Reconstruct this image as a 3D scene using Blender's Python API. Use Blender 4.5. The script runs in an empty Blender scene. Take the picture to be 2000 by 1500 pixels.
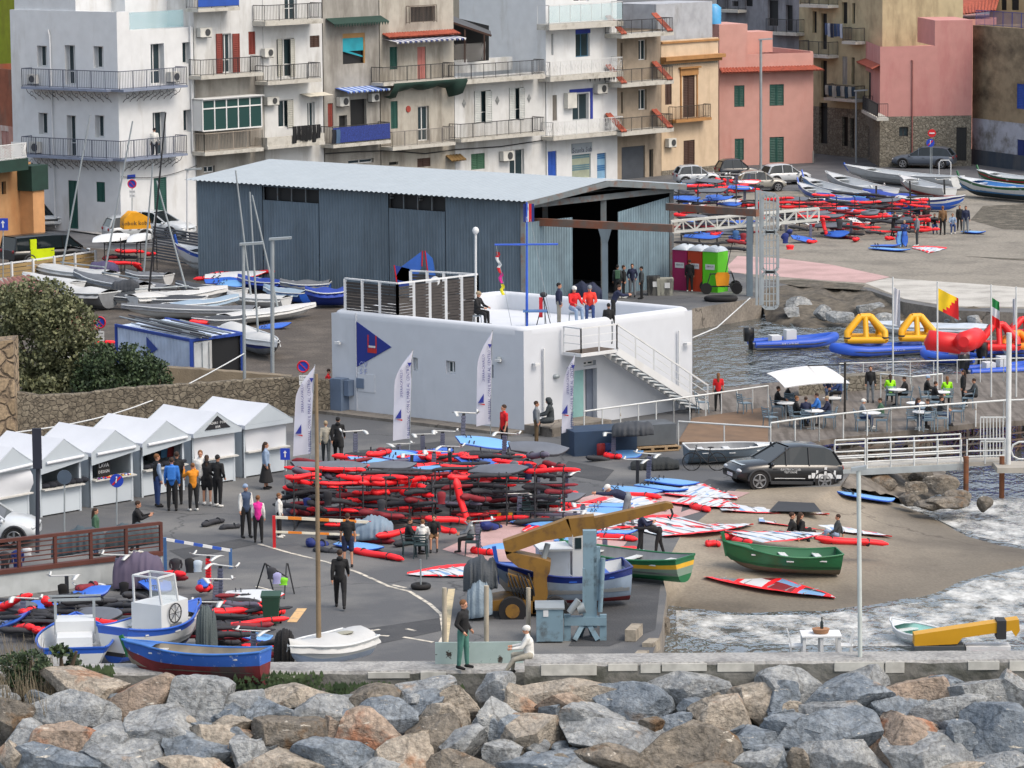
import bpy,math,random
from math import sin,cos,tan,pi,radians,atan2,hypot,sqrt
import numpy as np
from mathutils import Vector,Matrix,noise
from mathutils.geometry import tessellate_polygon
from mathutils.bvhtree import BVHTree
random.seed(7)
SC = bpy.context.scene
COL = SC.collection
# camera
CH = 23.0; FP = 7500.0; PITCH = radians(7.86); ROLL = radians(-0.45)
F_ = Vector((0,cos(PITCH),-sin(PITCH))); R0 = Vector((1,0,0)); U0 = Vector((0,sin(PITCH),cos(PITCH)))
R_ = R0*cos(ROLL) + U0*sin(ROLL); U_ = -R0*sin(ROLL) + U0*cos(ROLL)
cd = bpy.data.cameras.new("camera"); cam = bpy.data.objects.new("camera",cd); COL.objects.link(cam)
cd.sensor_width = 36; cd.lens = FP*36/2000; cd.clip_start = 1; cd.clip_end = 3000
m = Matrix((R_,U_,-F_)).transposed().to_4x4(); m.translation = Vector((0,0,CH)); cam.matrix_world = m
SC.camera = cam
# light
SUN_EL,SUN_AZ = 52,125          # azimuth measured clockwise from +Y (away from camera)
w = bpy.data.worlds.new("World"); SC.world = w; w.use_nodes = True
nt = w.node_tree; bg = nt.nodes["Background"]
sky = nt.nodes.new("ShaderNodeTexSky"); sky.sky_type = 'NISHITA'; sky.sun_disc = False
sky.sun_elevation = radians(SUN_EL); sky.sun_rotation = radians(SUN_AZ)
sky.air_density = 1.3; sky.dust_density = 7.0; sky.ozone_density = 1.6
cn = nt.nodes.new("ShaderNodeTexNoise"); cn.inputs["Scale"].default_value = 2.2; cn.inputs["Detail"].default_value = 6; tcw = nt.nodes.new("ShaderNodeTexCoord"); nt.links.new(tcw.outputs["Generated"],cn.inputs["Vector"])
crw = nt.nodes.new("ShaderNodeMapRange"); crw.inputs[1].default_value = .35; crw.inputs[2].default_value = .6; crw.inputs[3].default_value = .35; crw.inputs[4].default_value = .85; nt.links.new(cn.outputs[0],crw.inputs[0])
mxw = nt.nodes.new("ShaderNodeMix"); mxw.data_type = 'RGBA'; mxw.inputs[7].default_value = (1.45,1.55,1.7,1); nt.links.new(crw.outputs[0],mxw.inputs[0]); nt.links.new(sky.outputs[0],mxw.inputs[6]); nt.links.new(mxw.outputs[2],bg.inputs[0])   # thin broken cloud over the sky; bg.inputs[1].default_value = 0.088
sl = bpy.data.lights.new("sun",'SUN'); sl.energy = 1.35; sl.angle = radians(16); sl.color = (1,.96,.9)
so = bpy.data.objects.new("sun",sl); COL.objects.link(so)
el,az = radians(SUN_EL),radians(SUN_AZ)
sd = Vector((sin(az)*cos(el),cos(az)*cos(el),sin(el)))
so.rotation_euler = sd.to_track_quat('Z','Y').to_euler(); so.location = (0,0,60)
SC.view_settings.view_transform = 'Standard'; SC.view_settings.look = 'None'
SC.view_settings.exposure = -1.1; SC.view_settings.gamma = 1
# pixel helpers (measuring the place)
CAMP = Vector((0,0,CH))
def ray(px,py): return F_ + R_*((px-1000)/FP) + U_*((750-py)/FP)
def g(px,py,z=0.0):
 d = ray(px,py); return CAMP + d*((z-CH)/d.z)
def at(px,py,Y):
 d = ray(px,py); return CAMP + d*(Y/d.y)
def up(px,py,b,z=0.0):
 """point seen at (px,py) standing straight above the ground row b"""
 return at(px,py,g(px,b,z).y)
def ppm(py,z=0.0): return (py+285)/(CH-z)      # pixels per metre there
# materials
def lin(c):
 o = []
 for v in c[:3]:
  v = v/255.0; o.append(v/12.92 if v <= .04045 else ((v+.055)/1.055)**2.4)
 return tuple(o)+(1.0,)
_M = {}
def mat(c,rough=.7,metal=0.,var=.14,scale=1.5,bump=0.,bscale=20,dirt=None,dscale=(.7,.7,.18),dcut=(.48,.75),coat=0,name=None):
 key = (c,rough,metal,var,scale,bump,bscale,dirt,dscale,dcut,coat)
 if key in _M: return _M[key]
 m = bpy.data.materials.new(name or "paint_%d_%d_%d" % c); m.use_nodes = True
 n = m.node_tree.nodes; L = m.node_tree.links; b = n["Principled BSDF"]
 b.inputs["Roughness"].default_value = rough; b.inputs["Metallic"].default_value = metal
 b.inputs["Coat Weight"].default_value = coat
 tc = n.new("ShaderNodeTexCoord")
 base = lin(c); out = None
 if var > 0:
  no = n.new("ShaderNodeTexNoise"); no.inputs["Scale"].default_value = scale; no.inputs["Detail"].default_value = 5
  L.new(tc.outputs["Object"],no.inputs["Vector"])
  cr = n.new("ShaderNodeValToRGB"); cr.color_ramp.elements[0].position = .3; cr.color_ramp.elements[1].position = .7
  cr.color_ramp.elements[0].color = tuple(x*(1-var) for x in base[:3])+(1,)
  cr.color_ramp.elements[1].color = tuple(min(1,x*(1+var)) for x in base[:3])+(1,)
  L.new(no.outputs[0],cr.inputs[0]); out = cr.outputs[0]
 if dirt:
  mp = n.new("ShaderNodeMapping"); mp.inputs["Scale"].default_value = dscale; L.new(tc.outputs["Object"],mp.inputs[0])
  n2 = n.new("ShaderNodeTexNoise"); n2.inputs["Scale"].default_value = 1.0; n2.inputs["Detail"].default_value = 8; n2.inputs["Roughness"].default_value = .65
  L.new(mp.outputs[0],n2.inputs["Vector"])
  r2 = n.new("ShaderNodeValToRGB"); r2.color_ramp.elements[0].position = dcut[0]; r2.color_ramp.elements[1].position = dcut[1]
  L.new(n2.outputs[0],r2.inputs[0])
  mx = n.new("ShaderNodeMix"); mx.data_type = 'RGBA'
  L.new(r2.outputs[0],mx.inputs[0])
  if out: L.new(out,mx.inputs[6])
  else: mx.inputs[6].default_value = base
  mx.inputs[7].default_value = lin(dirt); out = mx.outputs[2]
 if out: L.new(out,b.inputs["Base Color"])
 else: b.inputs["Base Color"].default_value = base
 if bump:
  nb = n.new("ShaderNodeTexNoise"); nb.inputs["Scale"].default_value = bscale; nb.inputs["Detail"].default_value = 4
  L.new(tc.outputs["Object"],nb.inputs["Vector"])
  bn = n.new("ShaderNodeBump"); bn.inputs["Strength"].default_value = bump; bn.inputs["Distance"].default_value = .05
  L.new(nb.outputs[0],bn.inputs["Height"]); L.new(bn.outputs[0],b.inputs["Normal"])
 _M[key] = m; return m
def glass_mat(c=(40,55,60),rough=.08):
 k = ('glass',c,rough)
 if k in _M: return _M[k]
 m = bpy.data.materials.new("window_glass"); m.use_nodes = True; b = m.node_tree.nodes["Principled BSDF"]
 b.inputs["Base Color"].default_value = lin(c); b.inputs["Roughness"].default_value = rough
 b.inputs["Specular IOR Level"].default_value = .6; _M[k] = m; return m
def clear_mat(c=(190,215,220),alpha=.35):
 k = ('clear',c,alpha)
 if k in _M: return _M[k]
 m = bpy.data.materials.new("clear_glass"); m.use_nodes = True; b = m.node_tree.nodes["Principled BSDF"]
 b.inputs["Base Color"].default_value = lin(c); b.inputs["Roughness"].default_value = .08; b.inputs["Alpha"].default_value = alpha
 _M[k] = m; return m
def stone_mat(c1,c2,mortar,scale=2.2,bump=.7,flat=1.5,name='stone'):
 k = ('stone',c1,c2,mortar,scale,flat)
 if k in _M: return _M[k]
 m = bpy.data.materials.new(name); m.use_nodes = True; n = m.node_tree.nodes; L = m.node_tree.links; b = n["Principled BSDF"]
 b.inputs["Roughness"].default_value = .92
 tc = n.new("ShaderNodeTexCoord"); mp = n.new("ShaderNodeMapping"); mp.inputs["Scale"].default_value = (1,1,flat)
 nz = n.new("ShaderNodeTexNoise"); nz.inputs["Scale"].default_value = 3; nz.inputs["Detail"].default_value = 4
 ad = n.new("ShaderNodeMix"); ad.data_type = 'RGBA'; ad.inputs[0].default_value = .18
 L.new(tc.outputs["Object"],nz.inputs["Vector"]); L.new(tc.outputs["Object"],ad.inputs[6]); L.new(nz.outputs["Color"],ad.inputs[7])
 L.new(ad.outputs[2],mp.inputs[0])
 v = n.new("ShaderNodeTexVoronoi"); v.inputs["Scale"].default_value = scale*1.2; L.new(mp.outputs[0],v.inputs["Vector"])
 v2 = n.new("ShaderNodeTexVoronoi"); v2.feature = 'DISTANCE_TO_EDGE'; v2.inputs["Scale"].default_value = scale*1.2; L.new(mp.outputs[0],v2.inputs["Vector"])
 cr = n.new("ShaderNodeMix"); cr.data_type = 'RGBA'; cr.inputs[6].default_value = lin(c1); cr.inputs[7].default_value = lin(c2)
 sp = n.new("ShaderNodeSeparateColor"); L.new(v.outputs["Color"],sp.inputs[0]); L.new(sp.outputs[0],cr.inputs[0])
 r = n.new("ShaderNodeValToRGB"); r.color_ramp.elements[0].position = .02; r.color_ramp.elements[1].position = .11; L.new(v2.outputs["Distance"],r.inputs[0])
 mx = n.new("ShaderNodeMix"); mx.data_type = 'RGBA'; mx.inputs[6].default_value = lin(mortar); L.new(r.outputs[0],mx.inputs[0]); L.new(cr.outputs[2],mx.inputs[7])
 n2 = n.new("ShaderNodeTexNoise"); n2.inputs["Scale"].default_value = 9; n2.inputs["Detail"].default_value = 6; L.new(tc.outputs["Object"],n2.inputs["Vector"])
 r3 = n.new("ShaderNodeMapRange"); r3.inputs[1].default_value = .25; r3.inputs[2].default_value = .75; r3.inputs[3].default_value = .5; r3.inputs[4].default_value = 1.35; L.new(n2.outputs[0],r3.inputs[0])
 ml = n.new("ShaderNodeVectorMath"); ml.operation = 'SCALE'; L.new(mx.outputs[2],ml.inputs[0]); L.new(r3.outputs[0],ml.inputs["Scale"])
 L.new(ml.outputs[0],b.inputs["Base Color"])
 bn = n.new("ShaderNodeBump"); bn.inputs["Strength"].default_value = bump; bn.inputs["Distance"].default_value = .12
 L.new(r.outputs[0],bn.inputs["Height"]); L.new(bn.outputs[0],b.inputs["Normal"]); _M[k] = m; return m
# mesh builder
class MB:
 def __init__(s): s.v = []; s.f = []; s.m = []; s.sm = []
 def add(s,vs,fs,mi=0,smooth=False):
  o = len(s.v); s.v += [tuple(p) for p in vs]
  for f in fs: s.f.append([i+o for i in f]); s.m.append(mi); s.sm.append(smooth)
  return s
 def quad(s,*p,mi=0): return s.add(p,[list(range(len(p)))],mi)
 def box(s,a,b,mi=0):
  (x0,y0,z0),(x1,y1,z1) = a,b
  return s.add([(x0,y0,z0),(x1,y0,z0),(x1,y1,z0),(x0,y1,z0),(x0,y0,z1),(x1,y0,z1),(x1,y1,z1),(x0,y1,z1)],
   [(0,3,2,1),(4,5,6,7),(0,1,5,4),(1,2,6,5),(2,3,7,6),(3,0,4,7)],mi)
 def obox(s,c,ux,uy,uz,mi=0):
  c,ux,uy,uz = map(Vector,(c,ux,uy,uz))
  p = [c+ux*i+uy*j+uz*k for k in (-1,1) for i,j in ((-1,-1),(1,-1),(1,1),(-1,1))]
  return s.add(p,[(0,3,2,1),(4,5,6,7),(0,1,5,4),(1,2,6,5),(2,3,7,6),(3,0,4,7)],mi)
 def bar(s,a,b,w=.05,h=None,mi=0,upv=(0,0,1)):
  a,b = Vector(a),Vector(b); d = b-a
  if d.length < 1e-6: return s
  u = Vector(upv); x = d.cross(u)
  if x.length < 1e-5: x = d.cross(Vector((1,0,0)))
  x.normalize(); y = x.cross(d).normalized(); h = h or w
  return s.obox((a+b)/2,x*w/2,d/2,y*h/2,mi)
 def tube(s,pts,r,n=8,mi=0,cap=True,smooth=True):
  pts = [Vector(p) for p in pts]; k = len(pts)
  rs = r if isinstance(r,(list,tuple)) else [r]*k
  vs = []; px = None
  for i,p in enumerate(pts):
   d = (pts[min(i+1,k-1)]-pts[max(i-1,0)]).normalized()
   if px is None:
    px = d.cross(Vector((0,0,1)))
    if px.length < .05: px = d.cross(Vector((1,0,0)))
   px = (px - d*px.dot(d)).normalized(); y = d.cross(px)
   for j in range(n):
    a = 2*pi*j/n; vs.append(p+px*cos(a)*rs[i]+y*sin(a)*rs[i])
  fs = [(i*n+j,i*n+(j+1)%n,(i+1)*n+(j+1)%n,(i+1)*n+j) for i in range(k-1) for j in range(n)]
  s.add(vs,fs,mi,smooth)
  if cap: s.add(vs[:n][::-1],[list(range(n))],mi); s.add(vs[-n:],[list(range(n))],mi)
  return s
 def cyl(s,a,b,r,r2=None,n=12,mi=0): return s.tube([a,b],[r,r if r2 is None else r2],n,mi)
 def ell(s,c,r,nu=10,nv=7,mi=0,R=None):
  c = Vector(c); vs = []; rx,ry,rz = r if isinstance(r,(tuple,list)) else (r,r,r)
  for i in range(nv+1):
   t = pi*i/nv
   for j in range(nu):
    a = 2*pi*j/nu; p = Vector((rx*sin(t)*cos(a),ry*sin(t)*sin(a),rz*cos(t)))
    vs.append(c+(R @ p if R else p))
  fs = [(i*nu+j,(i+1)*nu+j,(i+1)*nu+(j+1)%nu,i*nu+(j+1)%nu) for i in range(nv) for j in range(nu)]
  return s.add(vs,fs,mi,True)
 def prism(s,poly,z0,z1,mi=0,ms=None):
  """poly: list of (x,y) or Vector; side material ms"""
  n = len(poly); P = [(p[0],p[1]) for p in poly]
  area = sum(P[i][0]*P[(i+1)%n][1]-P[(i+1)%n][0]*P[i][1] for i in range(n))
  if area < 0: P = P[::-1]
  zt = z1 if isinstance(z1,(list,tuple)) else [z1]*n
  zb = z0 if isinstance(z0,(list,tuple)) else [z0]*n
  vs = [(x,y,zb[i]) for i,(x,y) in enumerate(P)] + [(x,y,zt[i]) for i,(x,y) in enumerate(P)]
  tr = tessellate_polygon([[Vector((x,y,0)) for x,y in P]])
  def up_(t):
   a,b,c = (P[i] for i in t); return ((b[0]-a[0])*(c[1]-a[1])-(b[1]-a[1])*(c[0]-a[0])) > 0
  top = [t if up_(t) else t[::-1] for t in tr]
  s.add(vs,[[i+n for i in t] for t in top],mi)
  s.add(vs,[t[::-1] for t in top],ms if ms is not None else mi)
  return s.add(vs,[(i,(i+1)%n,(i+1)%n+n,i+n) for i in range(n)],ms if ms is not None else mi)
 def loft(s,rings,mi=0,closed=True,smooth=True,cap=False):
  n = len(rings[0]); vs = [p for r in rings for p in r]; k = len(rings)
  fs = [(i*n+j,i*n+(j+1)%n,(i+1)*n+(j+1)%n,(i+1)*n+j) for i in range(k-1) for j in range(n if closed else n-1)]
  mis = mi
  if callable(mi):
   o = len(s.v); s.v += [tuple(p) for p in vs]
   for i in range(k-1):
    for j in range(n if closed else n-1):
     s.f.append([x+o for x in (i*n+j,i*n+(j+1)%n,(i+1)*n+(j+1)%n,(i+1)*n+j)]); s.m.append(mi(i,j)); s.sm.append(smooth)
   mis = mi(0,0)
  else: s.add(vs,fs,mi,smooth)
  if cap:
   s.add(rings[0][::-1],[list(range(n))],mis); s.add(rings[-1],[list(range(n))],mis)
  return s
 def text(s,txt,size,M,mi=0,depth=.004,align='CENTER'):
  c = bpy.data.curves.new("t",'FONT'); c.body = txt; c.size = size; c.align_x = align; c.align_y = 'CENTER'; c.extrude = depth/2; c.resolution_u = 1
  o = bpy.data.objects.new("t",c); COL.objects.link(o)
  dg = bpy.context.evaluated_depsgraph_get(); me = bpy.data.meshes.new_from_object(o.evaluated_get(dg))
  s.add([M @ v.co for v in me.vertices],[list(p.vertices) for p in me.polygons],mi)
  bpy.data.objects.remove(o); bpy.data.curves.remove(c); bpy.data.meshes.remove(me); return s
 def mesh(s,name,mats,off=Vector((0,0,0))):
  me = bpy.data.meshes.new(name)
  v = [(a-off.x,b-off.y,c-off.z) for a,b,c in s.v] if off.length > 0 else s.v
  me.from_pydata(v,[],s.f)
  if not isinstance(mats,(list,tuple)): mats = [mats]
  for q in mats: me.materials.append(q)
  me.polygons.foreach_set("material_index",s.m); me.polygons.foreach_set("use_smooth",s.sm); me.update()
  return me
 def build(s,name,mats,parent=None,world=True,loc=None):
  """world=True: verts are in world space (parent must be unrotated)"""
  off = Vector((0,0,0)); base = Vector((0,0,0))
  if parent is not None and world: base = parent_loc(parent)
  if loc is not None: base2 = Vector(loc)
  else: base2 = base
  o = bpy.data.objects.new(name,s.mesh(name,mats,base2 if world else off)); COL.objects.link(o)
  if parent is not None:
   o.parent = parent
   if world: o.location = base2-base
  elif world and loc is not None: o.location = base2
  return o
def parent_loc(p):
 v = Vector((0,0,0))
 while p is not None: v += p.location; p = p.parent
 return v
def tag(o,label=None,cat=None,group=None,kind=None):
 if label: o['label'] = label
 if cat: o['category'] = cat
 if group: o['group'] = group
 if kind: o['kind'] = kind
 return o
def empty(name,loc=(0,0,0),label=None,cat=None,group=None,rz=0):
 o = bpy.data.objects.new(name,None); COL.objects.link(o); o.location = loc; o.rotation_euler = (0,0,rz); o.empty_display_size = .2
 return tag(o,label,cat,group)
def kids(o): return [c for c in KIDS.get(o.name,[])]
KIDS = {}
def reg(o):
 """remember a finished prototype's children for copying"""
 KIDS[o.name] = [c for c in bpy.data.objects if c.parent == o]
 for c in KIDS[o.name]: KIDS[c.name] = [d for d in bpy.data.objects if d.parent == c]
 return o
HIDE = []
def copy_tree(o,parent=None):
 c = o.copy(); COL.objects.link(c); c.parent = parent
 for ch in kids(o): copy_tree(ch,c)
 return c
def place(proto,loc,rz=0,sc=1.0,label=None,group=None,rot=None):
 if proto.get('_free',1): c = proto; c['_free'] = 0; FIRST.add(c.name)
 else: c = copy_tree(proto)
 c.location = loc
 c.rotation_euler = rot if rot is not None else (0,0,rz)
 c.scale = (sc,sc,sc) if not isinstance(sc,(tuple,list)) else sc
 if label: c['label'] = label
 if group: c['group'] = group
 return c
FIRST = set()
def struct(name,mb,m_): return tag(mb.build(name,m_),kind='structure')
def heading(a,b): return atan2(b[1]-a[1],b[0]-a[0])
def dens(pts,step):
 out = []
 for a,b in zip(pts[:-1],pts[1:]):
  a,b = Vector(a),Vector(b); n = max(1,int((b-a).length/step))
  out += [a.lerp(b,i/n) for i in range(n)]
 return out+[Vector(pts[-1])]
class Wall:
 """vertical plane through two ground points measured in the photo"""
 def __init__(s,p0,p1,z=0.0):
  s.a = g(p0[0],p0[1],z); s.b = g(p1[0],p1[1],z); d = s.b-s.a; d.z = 0
  s.L = d.length; s.u = d/s.L; s.n = Vector((s.u.y,-s.u.x,0))
  if s.n.dot(-s.a) < 0: s.n = -s.n
  s.z0 = z
 def uv(s,px,py,out=0.0):
  d = ray(px,py); o = s.a+s.n*out; t = (o-CAMP).dot(s.n)/d.dot(s.n); p = CAMP+d*t
  return (p-s.a).dot(s.u),p.z
 def P(s,u,z,out=0.0):
  p = s.a+s.u*u+s.n*out; return Vector((p.x,p.y,z))
 def rect(s,r,out=0.0):
  x0,y0,x1,y1 = r
  u0,z1 = s.uv(x0,y0,out); _,z0 = s.uv(x0,y1,out); u1,_ = s.uv(x1,(y0+y1)/2,out)
  return u0,u1,z0,z1
 def box(s,mb,u0,u1,z0,z1,o0,o1,mi=0):
  c = s.P((u0+u1)/2,(z0+z1)/2,(o0+o1)/2)
  return mb.obox(c,s.u*(u1-u0)/2,s.n*(o1-o0)/2,Vector((0,0,(z1-z0)/2)),mi)
# == SETTING
WZ = -1.1
def ground_mat(name,base,spots,scale=.25,rough=.9,bump=.25,bscale=14,crack=None,fine=.25,cut=(.45,.7)):
 m = bpy.data.materials.new(name); m.use_nodes = True; n = m.node_tree.nodes; L = m.node_tree.links; b = n["Principled BSDF"]
 b.inputs["Roughness"].default_value = rough
 tc = n.new("ShaderNodeTexCoord")
 a = n.new("ShaderNodeTexNoise"); a.inputs["Scale"].default_value = scale; a.inputs["Detail"].default_value = 7; a.inputs["Roughness"].default_value = .6
 L.new(tc.outputs["Object"],a.inputs["Vector"])
 r = n.new("ShaderNodeValToRGB"); r.color_ramp.elements[0].position = cut[0]; r.color_ramp.elements[1].position = cut[1]
 r.color_ramp.elements[0].color = lin(base); r.color_ramp.elements[1].color = lin(spots); L.new(a.outputs[0],r.inputs[0])
 f = n.new("ShaderNodeTexNoise"); f.inputs["Scale"].default_value = bscale; f.inputs["Detail"].default_value = 5; L.new(tc.outputs["Object"],f.inputs["Vector"])
 mr = n.new("ShaderNodeMapRange"); mr.inputs[1].default_value = .3; mr.inputs[2].default_value = .7; mr.inputs[3].default_value = 1-fine; mr.inputs[4].default_value = 1+fine
 L.new(f.outputs[0],mr.inputs[0])
 sc = n.new("ShaderNodeVectorMath"); sc.operation = 'SCALE'; L.new(r.outputs[0],sc.inputs[0]); L.new(mr.outputs[0],sc.inputs["Scale"]); out = sc.outputs[0]
 if crack:
  v = n.new("ShaderNodeTexVoronoi"); v.feature = 'DISTANCE_TO_EDGE'; v.inputs["Scale"].default_value = crack[1]
  nz = n.new("ShaderNodeTexNoise"); nz.inputs["Scale"].default_value = 1.2; nz.inputs["Detail"].default_value = 5
  mm = n.new("ShaderNodeMix"); mm.data_type = 'RGBA'; mm.inputs[0].default_value = .6
  L.new(tc.outputs["Object"],nz.inputs["Vector"]); L.new(tc.outputs["Object"],mm.inputs[6]); L.new(nz.outputs["Color"],mm.inputs[7]); L.new(mm.outputs[2],v.inputs["Vector"])
  r2 = n.new("ShaderNodeValToRGB"); r2.color_ramp.elements[0].position = .0; r2.color_ramp.elements[1].position = .012*crack[1]*2
  r2.color_ramp.elements[0].color = (0,0,0,1); r2.color_ramp.elements[1].color = (1,1,1,1); L.new(v.outputs["Distance"],r2.inputs[0])
  mx = n.new("ShaderNodeMix"); mx.data_type = 'RGBA'; mx.inputs[6].default_value = lin(crack[0]); L.new(r2.outputs[0],mx.inputs[0]); L.new(out,mx.inputs[7]); out = mx.outputs[2]
 L.new(out,b.inputs["Base Color"])
 bn = n.new("ShaderNodeBump"); bn.inputs["Strength"].default_value = bump; bn.inputs["Distance"].default_value = .06
 L.new(f.outputs[0],bn.inputs["Height"]); L.new(bn.outputs[0],b.inputs["Normal"]); return m
ASPH = ground_mat("asphalt",(80,82,85),(112,112,110),.22,crack=((52,54,57),.22),fine=.16,bscale=25)
EARTH = ground_mat("trodden_earth",(70,64,58),(96,89,81),.5,bump=.6,bscale=9,fine=.3)
SANDM = ground_mat("beach_sand",(130,125,115),(104,100,92),.35,bump=.7,bscale=5,fine=.22)
CONC = ground_mat("concrete_slab",(138,134,126),(108,104,98),.35,crack=((84,80,75),.15),fine=.18,bscale=12)
PINK = ground_mat("pink_concrete",(178,148,146),(150,126,122),.4,fine=.1)
PALE = ground_mat("pale_concrete",(176,174,168),(138,136,130),.5,fine=.12)
QUAY = ground_mat("quay_concrete",(122,116,108),(88,84,78),.5,crack=((62,58,54),.3),fine=.25,bscale=8)
WETR = ground_mat("dark_wet_rock",(70,66,60),(40,38,36),.8,rough=.6,bump=1,bscale=4,fine=.4)
def px(*pts,z=0.0): return [g(x,y,z) for x,y in pts]
# seawall line (world Y of the harbour side)
YW = g(1000,1291,0.0).y
land = [Vector((-260,YW-.3,0)),Vector((g(1500,1283).x+0,YW-.3,0))]
land = [Vector((-260,YW-.2,0)),Vector((240,YW-.2,0)),Vector((240,YW+.9,0)),Vector((g(1275,1278).x,YW+.9,0))]
land += px((1292,1232),(1302,1160),(1292,1118),(1330,1045),(1440,955),(1640,950),(1660,925),(1560,893),(1420,868),(1348,830),(1354,800),(1352,603),(1487,580),(1496,563),(1540,556),(1630,560),(1700,568),(1765,590),(1860,606),(2020,612))
land += [Vector((200,190,0)),Vector((400,900,0)),Vector((-400,900,0))]
mb = MB(); mb.prism(land,-3.0,0.0,0,1); struct("ground",mb,[ASPH,QUAY])
def sheet(name,m_,pts,z=.004,zz=0.0):
 P = [g(x,y,z+zz) if not isinstance(x,Vector) else x for x,y in pts]
 mb = MB(); tr = tessellate_polygon([P]); ok = []
 for t in tr:
  a,b,c = (P[i] for i in t); ok.append(t if (b-a).cross(c-a).z > 0 else t[::-1])
 mb.add(P,ok); return struct(name,mb,m_)
sheet("earth",EARTH,[(-60,840),(-60,468),(100,476),(250,492),(330,478),(400,520),(1010,598),(1010,640),(640,745),(640,800),(300,800),(20,855)])
sheet("beach",SANDM,[(1316,520),(1316,400),(1500,372),(1700,378),(1890,372),(2060,376),(2060,604),(1860,600),(1765,584),(1700,562),(1640,556),(1520,552),(1430,530)])
sheet("beach_path",PALE,[(1690,553),(1735,543),(1900,554),(2050,566),(2050,600),(1860,598),(1768,584)],.009)
sheet("pink_ramp",PINK,[(1420,520),(1440,500),(1520,504),(1620,516),(1738,541),(1690,552),(1630,549),(1520,540),(1430,532)],.009)
WEED = ground_mat("seaweed",(70,66,56),(112,106,94),1.2,bump=1,bscale=6,fine=.4)
sheet("seaweed_band",WEED,[(1920,402),(2060,396),(2060,452),(1960,448),(1895,430)],.01); sheet("seaweed_band",WEED,[(1500,548),(1560,545),(1690,556),(1680,566),(1560,560)],.012); sheet("tide_wrack",WEED,[(1880,500),(2060,508),(2060,512),(1960,507)],.01)
sheet("street",ground_mat("street_asphalt",(82,84,88),(100,101,104),.3,fine=.12),[(1400,350),(1588,322),(1600,300),(1700,318),(1900,328),(2060,334),(2060,372),(1890,366),(1700,370),(1500,366)],.012)
sheet("left_street",ground_mat("lane_asphalt",(84,86,90),(98,100,103),.3,fine=.12),[(-60,480),(40,440),(100,446),(236,462),(380,446),(380,470),(250,488),(100,474),(-60,500)],.012)
sheet("pavement",mat((150,150,150),.9,bump=.3),[(100,440),(236,459),(232,463),(96,444)],.1)
sheet("slab_path",PINK,[(864,1073),(1000,1010),(1180,960),(1300,948),(1465,962),(1400,990),(1240,1036),(1205,1085),(1120,1140),(960,1100)],.006)
# slipway: a lofted ramp running down into the water
cols = [((1440,955,0),(1385,1000,0),(1330,1045,0),(1292,1118,0)),
  ((1640,950,0.),(1500,1020,-.1),(1400,1100,-.35),(1306,1175,-1.0)),
  ((1675,958,-.5),(1600,1040,-.3),(1500,1140,-.75),(1440,1200,-1.12)),
  ((1745,982,-1.0),(1700,1060,-.6),(1640,1140,-.85),(1600,1198,-1.12)),
  ((1815,1008,-1.08),(1780,1070,-.8),(1780,1120,-.9),(1800,1172,-1.12)),
  ((1890,1048,-1.1),(1880,1078,-.95),(1890,1105,-1.0),(1905,1130,-1.12)),
  ((2060,1083,-1.11),(2060,1087,-1.06),(2060,1091,-1.06),(2060,1096,-1.12))]
CP = [[g(*c) for c in r] for r in cols]
def interp(rows,nu,nv):
 out = []
 for i in range(len(rows)-1):
  for a in range(nu):
   t = a/nu; r = []
   for j in range(len(rows[0])-1):
    for b in range(nv):
     s_ = b/nv
     p = rows[i][j].lerp(rows[i][j+1],s_).lerp(rows[i+1][j].lerp(rows[i+1][j+1],s_),t); r.append(p)
   r.append(rows[i][-1].lerp(rows[i+1][-1],t)); out.append(r)
 r = []
 for j in range(len(rows[0])-1):
  for b in range(nv): r.append(rows[-1][j].lerp(rows[-1][j+1],b/nv))
 r.append(rows[-1][-1]); out.append(r); return out
G = interp(CP,8,6)
G = [[Vector((p.x,p.y,p.z+.03*noise.noise(p*.7) if 0 < i else p.z)) for p in r] for i,r in enumerate(G)]
for r in G:   # skirts under water
 r.insert(0,r[0]+Vector((.6,2.5,-1.6))); r.append(r[-1]+Vector((0,-2.5,-1.6)))
RAMPM = ground_mat("slipway_concrete",(136,127,112),(108,99,86),.3,crack=((96,86,74),.12),fine=.16,bscale=10,rough=.75)
mb = MB(); mb.loft(G,0,closed=False); ramp = struct("slipway",mb,RAMPM)
n = RAMPM.node_tree.nodes; L = RAMPM.node_tree.links; b = n["Principled BSDF"]; src = b.inputs["Base Color"].links[0].from_socket; ge = n.new("ShaderNodeNewGeometry"); sz = n.new("ShaderNodeSeparateXYZ"); L.new(ge.outputs["Position"],sz.inputs[0]); wz = n.new("ShaderNodeMapRange"); wz.inputs[1].default_value = -1.0; wz.inputs[2].default_value = -.62; wz.inputs[3].default_value = .55; wz.inputs[4].default_value = 1; L.new(sz.outputs[2],wz.inputs[0]); ws = n.new("ShaderNodeVectorMath"); ws.operation = 'SCALE'; L.new(src,ws.inputs[0]); L.new(wz.outputs[0],ws.inputs["Scale"]); L.new(ws.outputs[0],b.inputs["Base Color"])      # wet near the waterline
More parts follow.
